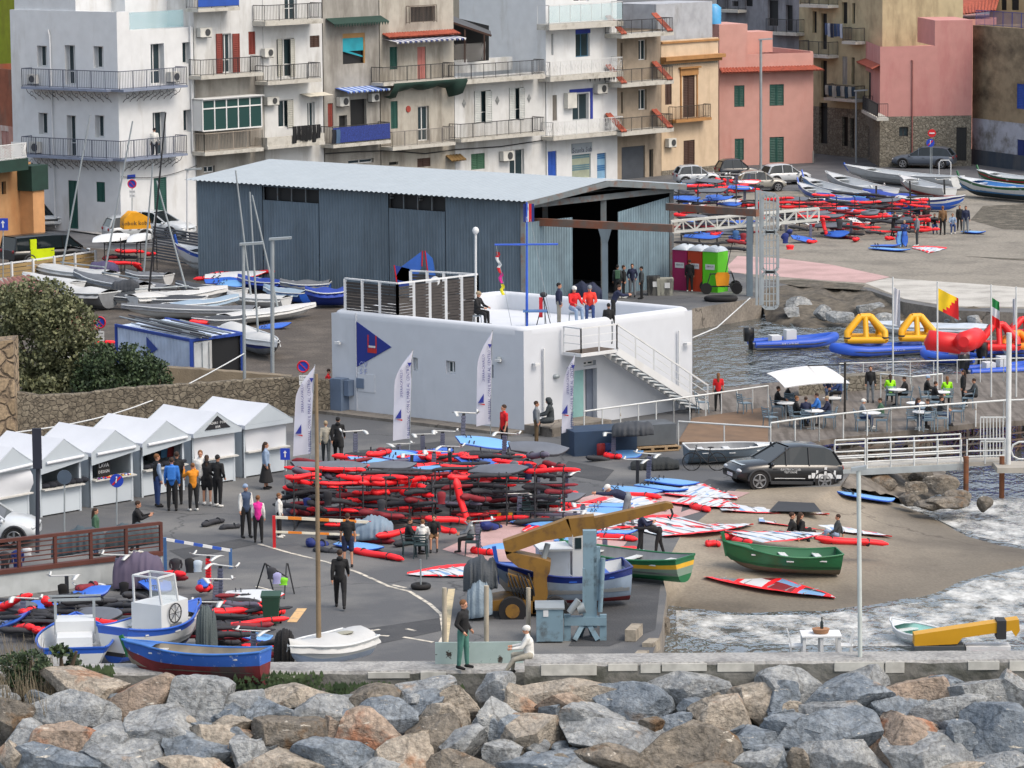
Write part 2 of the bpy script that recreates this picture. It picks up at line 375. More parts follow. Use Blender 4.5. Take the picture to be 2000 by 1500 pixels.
# the rocky bank at the back of the harbour
bank = [((1487,578,0),(1490,600,-.6),(1500,640,-1.3)),((1540,553,0),(1560,590,-.3),(1570,650,-1.3)),((1630,557,0),(1650,590,-.4),(1660,652,-1.3)),
  ((1700,564,0),(1720,600,-.4),(1740,650,-1.3)),((1765,586,0),(1800,610,-.5),(1830,655,-1.3)),((1860,602,0),(1880,622,-.6),(1900,660,-1.3)),((2060,606,0),(2060,625,-.6),(2060,670,-1.3))]
G2 = interp([[g(*c) for c in r] for r in bank],10,8)
G2 = [[p+Vector((0,0,.35*max(0,noise.noise(Vector((p.x*.45,p.y*.3,3))))+.18*noise.noise(p*1.5))) if 0 < j < len(r)-1 else p for j,p in enumerate(r)] for r in G2]
mb = MB(); mb.loft(G2,0,closed=False); struct("rocky_bank",mb,ground_mat("bank_rock",(92,86,76),(36,33,30),.8,bump=1,bscale=3,fine=.35))
# rocky shore under the terrace
shore = [((1348,832,0),(1380,840,-.4),(1400,850,-1.3)),((1420,868,0),(1500,870,-.5),(1560,860,-1.4)),((1560,893,0),(1640,900,-.5),(1700,890,-1.3)),((1660,925,0),(1760,930,-.5),(1870,930,-1.3)),
  ((1645,950,0),(1730,965,-.7),(1850,1000,-1.3))]
G3 = interp([[g(*c) for c in r] for r in shore],10,8)
G3 = [[p+Vector((0,0,.45*max(0,noise.noise(Vector((p.x*.6,p.y*.4,9))))+.15*noise.noise(p*1.5))) if 0 < j < len(r)-1 else p for j,p in enumerate(r)] for r in G3]
mb = MB(); mb.loft(G3,0,closed=False); struct("rocky_shore",mb,ground_mat("shore_rock",(112,106,98),(60,56,52),.8,bump=1,bscale=3,fine=.35))
# water
wm = bpy.data.materials.new("sea_water"); wm.use_nodes = True; n = wm.node_tree.nodes; L = wm.node_tree.links; b = n["Principled BSDF"]
b.inputs["Base Color"].default_value = lin((66,72,72)); b.inputs["Roughness"].default_value = .05; b.inputs["IOR"].default_value = 2.6; b.inputs["Specular IOR Level"].default_value = 1.0
tc = n.new("ShaderNodeTexCoord")
def wn(scale,sx,sy,det):
 mp = n.new("ShaderNodeMapping"); mp.inputs["Scale"].default_value = (sx,sy,1); mp.inputs["Rotation"].default_value = (0,0,radians(-12)); L.new(tc.outputs["Object"],mp.inputs[0])
 a = n.new("ShaderNodeTexNoise"); a.inputs["Scale"].default_value = scale; a.inputs["Detail"].default_value = det; L.new(mp.outputs[0],a.inputs["Vector"]); return a.outputs[0]
a1 = wn(1.3,1,.55,3); a2 = wn(4.5,1,.5,2)
ad = n.new("ShaderNodeMath"); ad.operation = 'MULTIPLY_ADD'; ad.inputs[1].default_value = .28; L.new(a2,ad.inputs[0]); L.new(a1,ad.inputs[2])
bn = n.new("ShaderNodeBump"); bn.inputs["Strength"].default_value = .9; bn.inputs["Distance"].default_value = .5; L.new(ad.outputs[0],bn.inputs["Height"]); L.new(bn.outputs[0],b.inputs["Normal"])
mb = MB(); mb.quad((-400,40,WZ),(400,40,WZ),(400,330,WZ),(-400,330,WZ)); struct("water",mb,wm)
mb = MB(); mb.quad((-400,40,-3.2),(400,40,-3.2),(400,330,-3.2),(-400,330,-3.2)); struct("seabed",mb,WETR)
fm = bpy.data.materials.new("foam_and_glare"); fm.use_nodes = True; n = fm.node_tree.nodes; L = fm.node_tree.links; b = n["Principled BSDF"]; b.inputs["Base Color"].default_value = lin((206,208,206)); b.inputs["Roughness"].default_value = .8; tc = n.new("ShaderNodeTexCoord"); mp = n.new("ShaderNodeMapping"); mp.inputs["Scale"].default_value = (.8,.45,1); L.new(tc.outputs["Object"],mp.inputs[0]); q = n.new("ShaderNodeTexNoise"); q.inputs["Scale"].default_value = 1.6; q.inputs["Detail"].default_value = 8; q.inputs["Roughness"].default_value = .68; L.new(mp.outputs[0],q.inputs["Vector"]); r = n.new("ShaderNodeValToRGB"); r.color_ramp.elements[0].position = .4; r.color_ramp.elements[1].position = .66; r.color_ramp.elements[1].color = (.88,.88,.88,1); L.new(q.outputs[0],r.inputs[0]); L.new(r.outputs[0],b.inputs["Alpha"])
sheet("cove_foam_glare",fm,[(1320,1192),(1450,1202),(1600,1200),(1800,1176),(1905,1132),(2060,1100),(2060,1262),(1700,1262),(1400,1255),(1322,1235)],.02,WZ); sheet("shore_foam",fm,[(1740,982),(1815,1006),(1890,1044),(2060,1080),(2060,985),(1950,965),(1860,985)],.02,WZ)  # white patches on the near cove: wash plus sky glare painted as colour
# ground lookup for later placement
GV,GF = [],[]
for nm in ("ground","slipway"):
 o = bpy.data.objects[nm]; k = len(GV); GV += [v.co.copy() for v in o.data.vertices]; GF += [[i+k for i in p.vertices] for p in o.data.polygons]
BVH = BVHTree.FromPolygons(GV,GF)
def gp(x,y):
 d = ray(x,y).normalized(); h = BVH.ray_cast(CAMP,d,2000)[0]
 return h if h is not None else g(x,y)
# painted road lines
WLINE = mat((196,190,176),.8,var=.25,scale=6,dirt=(110,110,108),dscale=(3,3,3),dcut=(.5,.6))
def stripe(pts,w_=.12,z=.008,name="road_marking",m_=None):
 P = dens([g(x,y,z) for x,y in pts],1.0); L_,R2 = [],[]
 for i,p in enumerate(P):
  d = (P[min(i+1,len(P)-1)]-P[max(i-1,0)]).normalized(); q = Vector((-d.y,d.x,0))*w_/2; L_.append(p+q); R2.append(p-q)
 mb = MB()
 for i in range(len(P)-1): mb.quad(R2[i],R2[i+1],L_[i+1],L_[i])
 return struct(name,mb,m_ or WLINE)
stripe([(505,1062),(560,1078),(640,1098),(700,1118),(760,1145),(800,1155),(840,1180),(862,1200),(868,1240),(856,1262)],.13)
stripe([(500,1145),(540,1155)],.1); stripe([(570,1215),(590,1188)],.3,m_=mat((206,170,120),.8,dirt=(110,108,104),dscale=(3,3,3)))
stripe([(868,1258),(876,1190),(882,1150)],.22,m_=mat((190,175,140),.8,dirt=(120,116,108),dscale=(3,3,3)))
for a,b_ in (((718,1232),(742,1229)),((720,1240),(760,1242)),((788,1244),(846,1254)),((766,1142),(792,1148)),((794,1228),(812,1232))): stripe([a,b_],.14)
TARM = ground_mat('tar_patch',(58,60,63),(70,71,73),.8,fine=.2)
for P_ in ([(330,1075),(470,1052),(505,1062),(360,1092)],[(700,1230),(870,1205),(880,1228),(720,1262)],[(1110,900),(1200,918),(1180,940),(1090,925)],[(1180,1150),(1290,1140),(1280,1230),(1190,1262),(1110,1262)],[(700,880),(860,862),(880,876),(720,896)],[(1385,935),(1440,945),(1400,975),(1330,1000),(1340,960)]): sheet('tar_patch',TARM,P_,.007)
# seawall
WALLM = mat((112,112,108),.95,var=.2,scale=1.2,dirt=(70,72,66),dscale=(.9,.9,1.6),dcut=(.45,.62),bump=.8,bscale=7)
WTOP = ground_mat("seawall_top",(150,150,148),(112,112,112),1.2,bump=.9,bscale=9,fine=.25)
WBLK = mat((176,176,170),.85,var=.2,scale=3)
ZL,ZR = .9,1.45
yb = g(1000,1289,ZL).y; yf = g(1000,1309,ZL).y; ybr = g(1300,1275,ZR).y; yfr = g(1300,1294,ZR).y
YW = yf
xs = g(1025,1300,ZR).x
sw = empty("seawall",(xs,yf,0),"long grey stone harbour wall between the boulders and the quay","wall")
def wallrun(x0,x1,y0,y1,z,seed):
 mb = MB(); R = random.Random(seed); nx = int((x1-x0)/.35)
 nx = max(nx,2); top = []
 for i in range(nx+1):
  x = x0+(x1-x0)*i/nx
  top.append([Vector((x,y1,z-.04)),Vector((x,y1-.05,z+.01*R.random())),Vector((x,(y0+y1)/2,z+.03*R.random())),Vector((x,y0+.05,z+.015*R.random())),Vector((x,y0,z-.05-.04*R.random())),Vector((x,y0-.03*R.random(),z-.35)),Vector((x,y0-.02,-2.2))])
 def mi(i,j): return 1 if j < 4 else 0
 mb.loft(top,mi,closed=False,smooth=False)
 mb.quad((x0,y0,-2.2),(x0,y0,z-.05),(x0,y1,z-.04),(x0,y1,-2.2),mi=0); mb.quad((x1,y0,-2.2),(x1,y1,-2.2),(x1,y1,z-.04),(x1,y0,z-.05),mi=0)
 mb.quad((x0,y1,-2.2),(x0,y1,z-.04),(x1,y1,z-.04),(x1,y1,-2.2),mi=0)
 return mb
wallrun(-60,xs,yf,yb,ZL,1).build("low_section",[WALLM,WTOP],sw)
wallrun(xs+.002,60,yfr,ybr,ZR,2).build("high_section",[WALLM,WTOP],sw)
mb = MB(); R = random.Random(5); x = -12.5
while x < 14:      # worn facing blocks along the front edge
 wd = R.uniform(.5,1.6); z = ZR if x > xs else ZL; y = yfr if x > xs else yf
 if not (x < xs < x+wd+.1) and R.random() < .75:
  h = R.uniform(.16,.3)
  mb = MB(); mb.obox((x+wd/2,y+.02,z-h/2-.03),(wd/2-.02,0,0),(0,.06,0),(0,0,h/2),0); mb.build('facing_block',[WBLK],sw)
 x += wd+R.uniform(0,.3)
pass
# armour stones
def rock_mat(c1,c2,c3,amt,name):
 m = bpy.data.materials.new(name); m.use_nodes = True; n = m.node_tree.nodes; L = m.node_tree.links; b = n["Principled BSDF"]; b.inputs["Roughness"].default_value = .95; b.inputs["Specular IOR Level"].default_value = .2
 tc = n.new("ShaderNodeTexCoord"); oi = n.new("ShaderNodeObjectInfo")
 ad = n.new("ShaderNodeVectorMath"); ad.operation = 'MULTIPLY_ADD'; ad.inputs[1].default_value = (37,37,37); L.new(oi.outputs["Random"],ad.inputs[0]); L.new(tc.outputs["Object"],ad.inputs[2])
 def nz(s,d,mp=None):
  a = n.new("ShaderNodeTexNoise"); a.inputs["Scale"].default_value = s; a.inputs["Detail"].default_value = d; a.inputs["Roughness"].default_value = .65
  src = ad.outputs[0]
  if mp: q = n.new("ShaderNodeMapping"); q.inputs["Scale"].default_value = mp; q.inputs["Rotation"].default_value = (.3,.5,.2); L.new(src,q.inputs[0]); src = q.outputs[0]
  L.new(src,a.inputs["Vector"]); return a.outputs[0]
 r = n.new("ShaderNodeValToRGB"); r.color_ramp.elements[0].position = .38; r.color_ramp.elements[1].position = .64; r.color_ramp.elements[0].color = lin(c1); r.color_ramp.elements[1].color = lin(c2)
 L.new(nz(1.3,6),r.inputs[0])
 r2 = n.new("ShaderNodeValToRGB"); r2.color_ramp.elements[0].position = amt; r2.color_ramp.elements[1].position = amt+.1; L.new(nz(.75,4),r2.inputs[0])
 mx = n.new("ShaderNodeMix"); mx.data_type = 'RGBA'; mx.inputs[7].default_value = lin(c3); L.new(r2.outputs[0],mx.inputs[0]); L.new(r.outputs[0],mx.inputs[6])
 fine = nz(7,8); mr = n.new("ShaderNodeMapRange"); mr.inputs[1].default_value = .3; mr.inputs[2].default_value = .7; mr.inputs[3].default_value = .52; mr.inputs[4].default_value = 1.22; L.new(fine,mr.inputs[0])
 sc = n.new("ShaderNodeVectorMath"); sc.operation = 'SCALE'; L.new(mx.outputs[2],sc.inputs[0]); L.new(mr.outputs[0],sc.inputs["Scale"])
 vein = nz(2.2,3,(1,1,5)); rv = n.new("ShaderNodeValToRGB"); rv.color_ramp.elements[0].position = .66; rv.color_ramp.elements[1].position = .72; L.new(vein,rv.inputs[0])
 mx2 = n.new("ShaderNodeMix"); mx2.data_type = 'RGBA'; mx2.inputs[7].default_value = lin((196,190,178)); L.new(rv.outputs[0],mx2.inputs[0]); L.new(sc.outputs[0],mx2.inputs[6]); L.new(mx2.outputs[2],b.inputs["Base Color"])
 b1 = n.new("ShaderNodeBump"); b1.inputs["Strength"].default_value = .9; b1.inputs["Distance"].default_value = .1; L.new(nz(5,8,(1,1,2.2)),b1.inputs["Height"])
 b2 = n.new("ShaderNodeBump"); b2.inputs["Strength"].default_value = .8; b2.inputs["Distance"].default_value = .25; L.new(nz(1.7,4),b2.inputs["Height"]); L.new(b1.outputs[0],b2.inputs["Normal"])
 L.new(b2.outputs[0],b.inputs["Normal"])
 vo = n.new("ShaderNodeTexVoronoi"); vo.feature = 'DISTANCE_TO_EDGE'; vo.inputs["Scale"].default_value = 1.1; wq = n.new("ShaderNodeMix"); wq.data_type = 'RGBA'; wq.inputs[0].default_value = .45; nn = n.new("ShaderNodeTexNoise"); nn.inputs["Scale"].default_value = 1.6; nn.inputs["Detail"].default_value = 6; L.new(ad.outputs[0],nn.inputs["Vector"]); L.new(ad.outputs[0],wq.inputs[6]); L.new(nn.outputs["Color"],wq.inputs[7]); L.new(wq.outputs[2],vo.inputs["Vector"])
 rc = n.new("ShaderNodeValToRGB"); rc.color_ramp.elements[0].color = (.28,.26,.24,1); rc.color_ramp.elements[1].position = .03; L.new(vo.outputs["Distance"],rc.inputs[0]); mm = n.new("ShaderNodeMix"); mm.data_type = 'RGBA'; mm.blend_type = 'MULTIPLY'; mm.inputs[0].default_value = .5; L.new(mx2.outputs[2],mm.inputs[6]); L.new(rc.outputs[0],mm.inputs[7]); L.new(mm.outputs[2],b.inputs["Base Color"]); return m
RM = {'g': rock_mat((132,137,141),(164,167,167),(156,140,124),.62,"grey_limestone"),
 'b': rock_mat((110,120,130),(142,150,157),(150,134,118),.66,"blue_grey_limestone"),
 't': rock_mat((148,142,132),(178,168,154),(162,132,110),.58,"tan_limestone"),
 'o': rock_mat((144,132,120),(176,158,142),(166,122,98),.52,"rusty_limestone"),
 'd': rock_mat((108,104,98),(138,130,118),(112,92,72),.56,"brown_limestone")}
RN = {'g': 'pale grey','b': 'blue grey','t': 'tan','o': 'rust stained','d': 'dark brown'}
def ico(sub):
 import bmesh
 bm = bmesh.new(); bmesh.ops.create_icosphere(bm,subdivisions=sub,radius=1); v = np.array([x.co[:] for x in bm.verts]); f = [[q.index for q in p.verts] for p in bm.faces]; bm.free(); return v,f
ICO5 = ico(5); ICO4 = ico(4)
def rock_mesh(name,r,seed,m_,I=ICO5,cuts=14,rough_=1.0):
 R = np.random.RandomState(seed); v = I[0].copy()
 pw = .75; v = np.sign(v)*np.abs(v)**pw
 for k in range(cuts):
  nrm = R.normal(size=3); nrm /= np.linalg.norm(nrm); d = R.uniform(.46,.82); s = v @ nrm; ov = np.maximum(0,s-d); v -= np.outer(ov*.985,nrm)
 v *= np.array(r)
 sz = max(r)
 off = Vector(R.uniform(0,50,3))
 for i in range(len(v)):
  p = Vector(v[i]); q = p+off
  k = rough_*(.09*noise.noise(q*1.3)+.055*(.3-abs(noise.noise(q*2.7)))+.022*noise.noise(q*6)+.012*noise.noise(q*15))+.02
  l = p.length; v[i] *= 1+k*min(1.3,1.0/max(l,.3))
 me = bpy.data.meshes.new(name); me.from_pydata(v.tolist(),[],I[1]); me.materials.append(m_)
 me.polygons.foreach_set("use_smooth",[True]*len(I[1])); me.update(); me.set_sharp_from_angle(angle=radians(20)); return me
ROCKS = """175 1332 160 56 t;262 1368 150 76 o;130 1390 190 80 g;52 1442 125 54 g;130 1447 105 58 o;210 1449 110 62 g;315 1427 180 74 g;390 1378 120 78 g;450 1390 58 42 b;487 1382 85 62 g;450 1411 84 40 t;428 1435 152 52 t;397 1463 154 60 b;245 1484 156 50 g;85 1484 176 54 b;385 1494 150 24 t;492 1470 66 62 g;
580 1349 132 46 t;645 1387 132 76 g;535 1388 112 58 b;575 1432 154 80 d;530 1447 84 48 g;655 1481 130 54 b;570 1486 160 36 t;728 1441 152 80 o;738 1408 134 64 b;650 1426 56 50 o;725 1372 100 48 d;810 1349 124 54 g;817 1375 94 38 b;860 1400 118 46 t;898 1369 70 62 t;965 1347 76 54 g;960 1410 86 84 g;862 1442 118 68 d;905 1440 98 62 g;783 1464 130 64 t;758 1491 96 28 g;885 1484 138 44 d;985 1472 64 66 g;988 1420 56 48 b;
1010 1363 74 58 t;1160 1353 232 64 t;1112 1370 104 54 o;1227 1378 128 64 b;1030 1430 138 78 t;1172 1405 150 52 g;1362 1343 162 56 g;1465 1356 84 62 t;1356 1376 78 42 b;1325 1411 74 58 b;1410 1404 114 74 t;1190 1441 242 48 g;1167 1474 136 40 d;1080 1484 194 42 b;1320 1469 188 80 d;1465 1444 94 44 b;1472 1480 96 58 g;1270 1416 54 26 d;1380 1496 118 20 d;1130 1497 152 20 g;
1555 1343 118 74 g;1655 1361 142 64 b;1685 1324 122 44 g;1780 1354 120 66 o;1765 1377 104 52 b;1830 1344 84 44 b;1915 1359 104 84 g;1980 1349 84 64 g;1528 1374 74 64 b;1607 1379 104 46 g;1672 1397 78 52 g;1850 1389 164 50 g;1888 1416 98 50 b;1980 1393 76 30 g;1550 1419 134 60 b;1620 1435 154 70 b;1770 1439 164 80 o;1870 1444 54 56 b;1950 1444 144 96 b;1643 1474 164 70 g;1800 1474 168 80 g;1513 1474 64 64 b;1553 1484 40 48 d;1875 1498 80 16 t;1940 1490 120 40 g;20 1470 60 40 t;20 1400 70 70 d;1990 1498 60 30 b"""
ROCKN = []
zb0 = .5
def bankpt(x,y):       # the sloping face of the breakwater, falling towards the open sea
 d = ray(x,y); k = .42; y0 = yfr-.2; z0 = ZL-.05
 t = (z0-k*y0-CH)/(d.z-k*d.y); return CAMP+d*t
rk = 0
for line in ROCKS.replace("\n","").split(";"):
 if not line.strip(): continue
 x,y,w_,h_,c = line.split(); x,y,w_,h_ = map(float,(x,y,w_,h_)); rk += 1
 p = bankpt(x,y+11); s_ = 1/ppm(y,p.z)
 R = random.Random(rk*13); rx = w_*s_*.7; rz = max(.36,h_*s_*.86); ry = min(max(rx*.8,.4),1.0)
 me = rock_mesh("boulder",(rx,ry,rz),rk,RM[c]); o = bpy.data.objects.new("boulder",me); COL.objects.link(o)
 o.location = p+Vector((0,ry*.3,-rz*.05)); o.rotation_euler = (R.uniform(-.1,.1),R.uniform(-.16,.16),R.uniform(-.25,.25))
 row = "the row below the harbour wall" if y < 1365 else "the second row of the breakwater" if y < 1405 else "the third row of the breakwater" if y < 1450 else "the front row of the breakwater"
 sz = "huge" if w_ > 150 else "large" if w_ > 110 else "medium" if w_ > 75 else "small"
 tag(o,"%s %s boulder in %s" % (sz,RN[c],row),"boulder","boulders of the breakwater")
R = random.Random(31)
for k in range(70):
 x,y = R.uniform(-10,2010),R.uniform(1350,1500); w_ = R.uniform(28,62); p = bankpt(x,y); s_ = 1/ppm(y,p.z); me = rock_mesh('boulder',(w_*s_*.6,w_*s_*.5,w_*s_*.5),900+k,RM['gbtdgb'[k % 6]],ICO4,9); o = bpy.data.objects.new('boulder',me); COL.objects.link(o); o.location = p+Vector((0,.1,-.12)); tag(o,'small %s rock wedged between the big boulders' % RN['gbtdgb'[k % 6]],'boulder','boulders of the breakwater')
# dark rubble filling the gaps between the boulders
mb = MB(); rows = []
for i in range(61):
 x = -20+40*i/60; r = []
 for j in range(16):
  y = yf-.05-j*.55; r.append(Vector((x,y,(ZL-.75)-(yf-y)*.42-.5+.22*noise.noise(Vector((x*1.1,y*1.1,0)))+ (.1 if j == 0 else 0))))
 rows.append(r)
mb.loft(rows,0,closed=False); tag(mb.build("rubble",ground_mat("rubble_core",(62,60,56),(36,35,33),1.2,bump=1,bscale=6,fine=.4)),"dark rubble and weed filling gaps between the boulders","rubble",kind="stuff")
# == TOWN HOUSES
WHT = mat((204,207,209),.85,var=.05,dirt=(168,166,160),dcut=(.55,.85),bump=.15,bscale=30)
WHT2 = mat((198,200,200),.85,var=.06,dirt=(140,136,126),dcut=(.5,.8),bump=.2)
GREYS = mat((152,150,144),.9,var=.12,dirt=(108,104,98),dcut=(.42,.68),bump=.3)
GRYC = mat((170,166,156),.9,var=.1,dirt=(120,114,104),dcut=(.45,.7),bump=.3)
CREAM = mat((196,176,150),.85,var=.08,dirt=(170,148,122),dcut=(.5,.8),bump=.2)
PNK = mat((190,144,134),.85,var=.05,dirt=(178,118,108),dcut=(.5,.85),bump=.2)
OCH = mat((168,156,126),.9,var=.1,dirt=(104,92,70),bump=.3)
BRN = mat((148,132,106),.9,var=.12,dirt=(88,76,60),dscale=(.25,.25,.4),dcut=(.45,.65),bump=.3)
RUST = mat((142,82,58),.9,var=.2,dirt=(110,96,84),bump=.3)
TILE = mat((148,74,56),.85,var=.3,scale=5)
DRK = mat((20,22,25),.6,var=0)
INNER = mat((52,52,54),.9)
GLS = glass_mat(); IRON = mat((44,44,46),.6,var=0); IRONW = mat((196,198,198),.6,var=0)
WFR = mat((210,212,212),.5,var=0); BRNW = mat((66,44,34),.6); REDS = mat((122,50,40),.6,dscale=(2,2,2)); GRNS = mat((22,74,66),.6)
DGRN = mat((22,52,44),.8,var=.2); BLU = mat((30,74,160),.6); STN = stone_mat((136,131,119),(112,107,96),(104,99,89),3.4,.5,1.3)
SLAB = mat((184,182,174),.85,dirt=(120,116,106),dscale=(1.5,1.5,1.5))
def louvre(mb,w,u0,u1,z0,z1,o,mi=0,step=.12):
 w.box(mb,u0,u0+.07,z0,z1,o,o+.05,mi); w.box(mb,u1-.07,u1,z0,z1,o,o+.05,mi)
 w.box(mb,u0+.07,u1-.07,z0,z1,o+.0,o+.012,mi)
 z = z0+.04
 while z < z1-.05:
  c = w.P((u0+u1)/2,z+.03,o+.03); mb.obox(c,w.u*((u1-u0)/2-.075),w.n*.014+Vector((0,0,-.022)),Vector((0,0,.008))+w.n*.003,mi); z += step
def window(w,parent,u0,u1,z0,z1,kind='win',col=None,rec=.22,name=None):
 door = kind in ('door','dark')
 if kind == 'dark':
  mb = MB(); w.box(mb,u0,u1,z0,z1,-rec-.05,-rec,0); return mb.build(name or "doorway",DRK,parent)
 if kind == 'shut':      # closed louvred shutters
  mb = MB(); mu = (u0+u1)/2; louvre(mb,w,u0+.01,mu-.01,z0,z1,-.08); louvre(mb,w,mu+.01,u1-.01,z0,z1,-.08)
  return mb.build("shutter",col or GRNS,parent)
 if kind == 'panel':
  mb = MB(); w.box(mb,u0+.01,u1-.01,z0,z1,-.12,-.07,0); mu = (u0+u1)/2
  for a,b_ in ((u0+.06,mu-.04),(mu+.04,u1-.06)):
   for c,d in ((.06,.46),(.52,.94)): w.box(mb,a,b_,z0+(z1-z0)*c,z0+(z1-z0)*d,-.07,-.05,0)
  return mb.build("door",col or BRNW,parent)
 if kind == 'roll':
  mb = MB(); z = z0
  while z < z1-.02: w.box(mb,u0+.01,u1-.01,z,min(z+.11,z1),-.15,-.12,int((z-z0)/.44) % 2); w.box(mb,u0+.01,u1-.01,z+.11,min(z+.14,z1),-.15,-.13,0); z += .14
  return mb.build("roller_shutter",col if isinstance(col,(list,tuple)) else [col or GREYS]*2,parent)
 fr = MB(); t = .07; o0,o1 = -rec-.03,-rec+.03
 w.box(fr,u0,u0+t,z0,z1,o0,o1); w.box(fr,u1-t,u1,z0,z1,o0,o1); w.box(fr,u0+t,u1-t,z1-t,z1,o0,o1); w.box(fr,u0+t,u1-t,z0,z0+t,o0,o1)
 mu = (u0+u1)/2; w.box(fr,mu-.04,mu+.04,z0+t,z1-t,o0,o1)
 if z1-z0 > 1.9: w.box(fr,u0+t,u1-t,z0+(z1-z0)*.32,z0+(z1-z0)*.32+.05,o0+.003,o1-.003)
 f = fr.build(name or ("door" if z1-z0 > 1.9 else "window"),col or WFR,parent)
 mb = MB(); w.box(mb,u0+t*.5,u1-t*.5,z0+t*.5,z1-t*.5,-rec-.012,-rec+.012); mb.build("pane",GLS,f)
 if kind == 'open':       # shutters folded back
  hw = (u1-u0)/2
  for a,b_ in ((u0-hw,u0-.02),(u1+.02,u1+hw)): mb = MB(); louvre(mb,w,a,b_,z0,z1,.02); mb.build("shutter",REDS if col is None else col,parent)
 return f
def facade(mb,w,u0,u1,z0,z1,ops,mi=0,rec=.35,mr=None):
 us = sorted({u0,u1}|{x for o in ops for x in o[:2] if u0 < x < u1}); zs = sorted({z0,z1}|{x for o in ops for x in o[2:4] if z0 < x < z1})
 for i in range(len(us)-1):
  for j in range(len(zs)-1):
   cu,cz = (us[i]+us[i+1])/2,(zs[j]+zs[j+1])/2
   if any(o[0] < cu < o[1] and o[2] < cz < o[3] for o in ops): continue
   mb.quad(w.P(us[i],zs[j]),w.P(us[i+1],zs[j]),w.P(us[i+1],zs[j+1]),w.P(us[i],zs[j+1]),mi=mi)
 for a,b_,c,d in [o[:4] for o in ops]:
  P = w.P; r = mi if mr is None else mr
  mb.quad(P(a,c),P(a,c,-rec),P(a,d,-rec),P(a,d),mi=r); mb.quad(P(b_,c),P(b_,d),P(b_,d,-rec),P(b_,c,-rec),mi=r)
  mb.quad(P(a,d),P(a,d,-rec),P(b_,d,-rec),P(b_,d),mi=r); mb.quad(P(a,c),P(b_,c),P(b_,c,-rec),P(a,c,-rec),mi=r)
  mb.quad(P(a,c,-rec),P(b_,c,-rec),P(b_,d,-rec),P(a,d,-rec),mi=r)
def mass(mb,w,u0,u1,z0,z1,dep,mi=0,mt=None):
 """side walls, back and flat roof with a low parapet"""
 P = w.P
 mb.quad(P(u0,z0,-dep),P(u0,z0),P(u0,z1),P(u0,z1,-dep),mi=mi); mb.quad(P(u1,z0),P(u1,z0,-dep),P(u1,z1,-dep),P(u1,z1),mi=mi)
 mb.quad(P(u1,z0,-dep),P(u0,z0,-dep),P(u0,z1,-dep),P(u1,z1,-dep),mi=mi)
 mb.quad(P(u0,z1),P(u1,z1),P(u1,z1,-.25),P(u0,z1,-.25),mi=mi); mb.quad(P(u0,z1,-.25),P(u1,z1,-.25),P(u1,z1-.6,-.25),P(u0,z1-.6,-.25),mi=mi)
 mb.quad(P(u0,z1-.6,-.25),P(u1,z1-.6,-.25),P(u1,z1-.6,-dep),P(u0,z1-.6,-dep),mi=mi if mt is None else mt)
def house(name,label,p0,p1,ztop,dep,wm_,feats=(),z0=-.3,cat="building",split=None,rec=.35,z=0.0,extra=None):
 """feats: (kind, x0,y0,x1,y1[,mat]) measured on the facade; split=(py, material) a different lower wall"""
 w = Wall(p0,p1,z); zt = w.uv(p0[0],ztop)[1]; root = empty(name,w.P(w.L/2,z),label,cat)
 ops = []; R = []
 for f in feats:
  r = w.rect(f[1:5]); R.append(r)
  ops.append(r)
 mb = MB(); mats = [wm_]
 if split:
  zs = w.uv(p0[0],split[0])[1]; mats.append(split[1])
  up_ = [(a,b,max(c,zs),d) for a,b,c,d in ops if d > zs]; lo = [(a,b,c,min(d,zs)) for a,b,c,d in ops if c < zs]
  facade(mb,w,0,w.L,zs,zt,up_,0,rec); facade(mb,w,0,w.L,z0,zs,lo,1,rec); mass(mb,w,0,w.L,z0,zt,dep,0)
 else:
  facade(mb,w,0,w.L,z0,zt,ops,0,rec); mass(mb,w,0,w.L,z0,zt,dep)
 if extra: extra(mb,w,mats)
 mb.build("wall",mats,root)
 for f,r in zip(feats,R): window(w,root,*r,kind=f[0],col=f[5] if len(f) > 5 else None)
 return w,root,zt
def rail(mb,pts,h,kind='bars',mi=0,step=.13,t=.022):
 pts = [Vector(p) for p in pts]
 for a,b_ in zip(pts[:-1],pts[1:]):
  d = b_-a; L_ = d.length; H = Vector((0,0,h))
  mb.bar(a+H,b_+H,.045,mi=mi); mb.bar(a+Vector((0,0,.08)),b_+Vector((0,0,.08)),.03,mi=mi)
  n_ = max(1,round(L_/1.2))
  for i in range(n_+1): p = a+d*i/n_; mb.bar(p,p+H,.04,mi=mi,upv=(0,1,0))
  k = int(L_/step)
  if kind == 'bars':
   for i in range(1,k): p = a+d*i/k; mb.bar(p+Vector((0,0,.08)),p+H,t,mi=mi,upv=(0,1,0))
  elif kind == 'ornate':
   for i in range(1,k):
    p = a+d*i/k; q = a+d*min(1,(i+.9)/k); mb.bar(p+Vector((0,0,.08)),q+H,t,mi=mi,upv=(0,1,0))
    if i % 4 == 0: mb.tube([p+Vector((0,0,.55))+d.normalized()*(.22*cos(s_))+Vector((0,0,.22*sin(s_))) for s_ in [i_*pi/4 for i_ in range(9)]],.014,4,mi,cap=False)
  elif kind == 'lattice':
   for i in range(k):
    p = a+d*i/k; q = a+d*min(1,(i+h/step*.8)/k); mb.bar(p,q+H,t,mi=mi,upv=(0,1,0)); mb.bar(p+H,q,t,mi=mi,upv=(0,1,0))
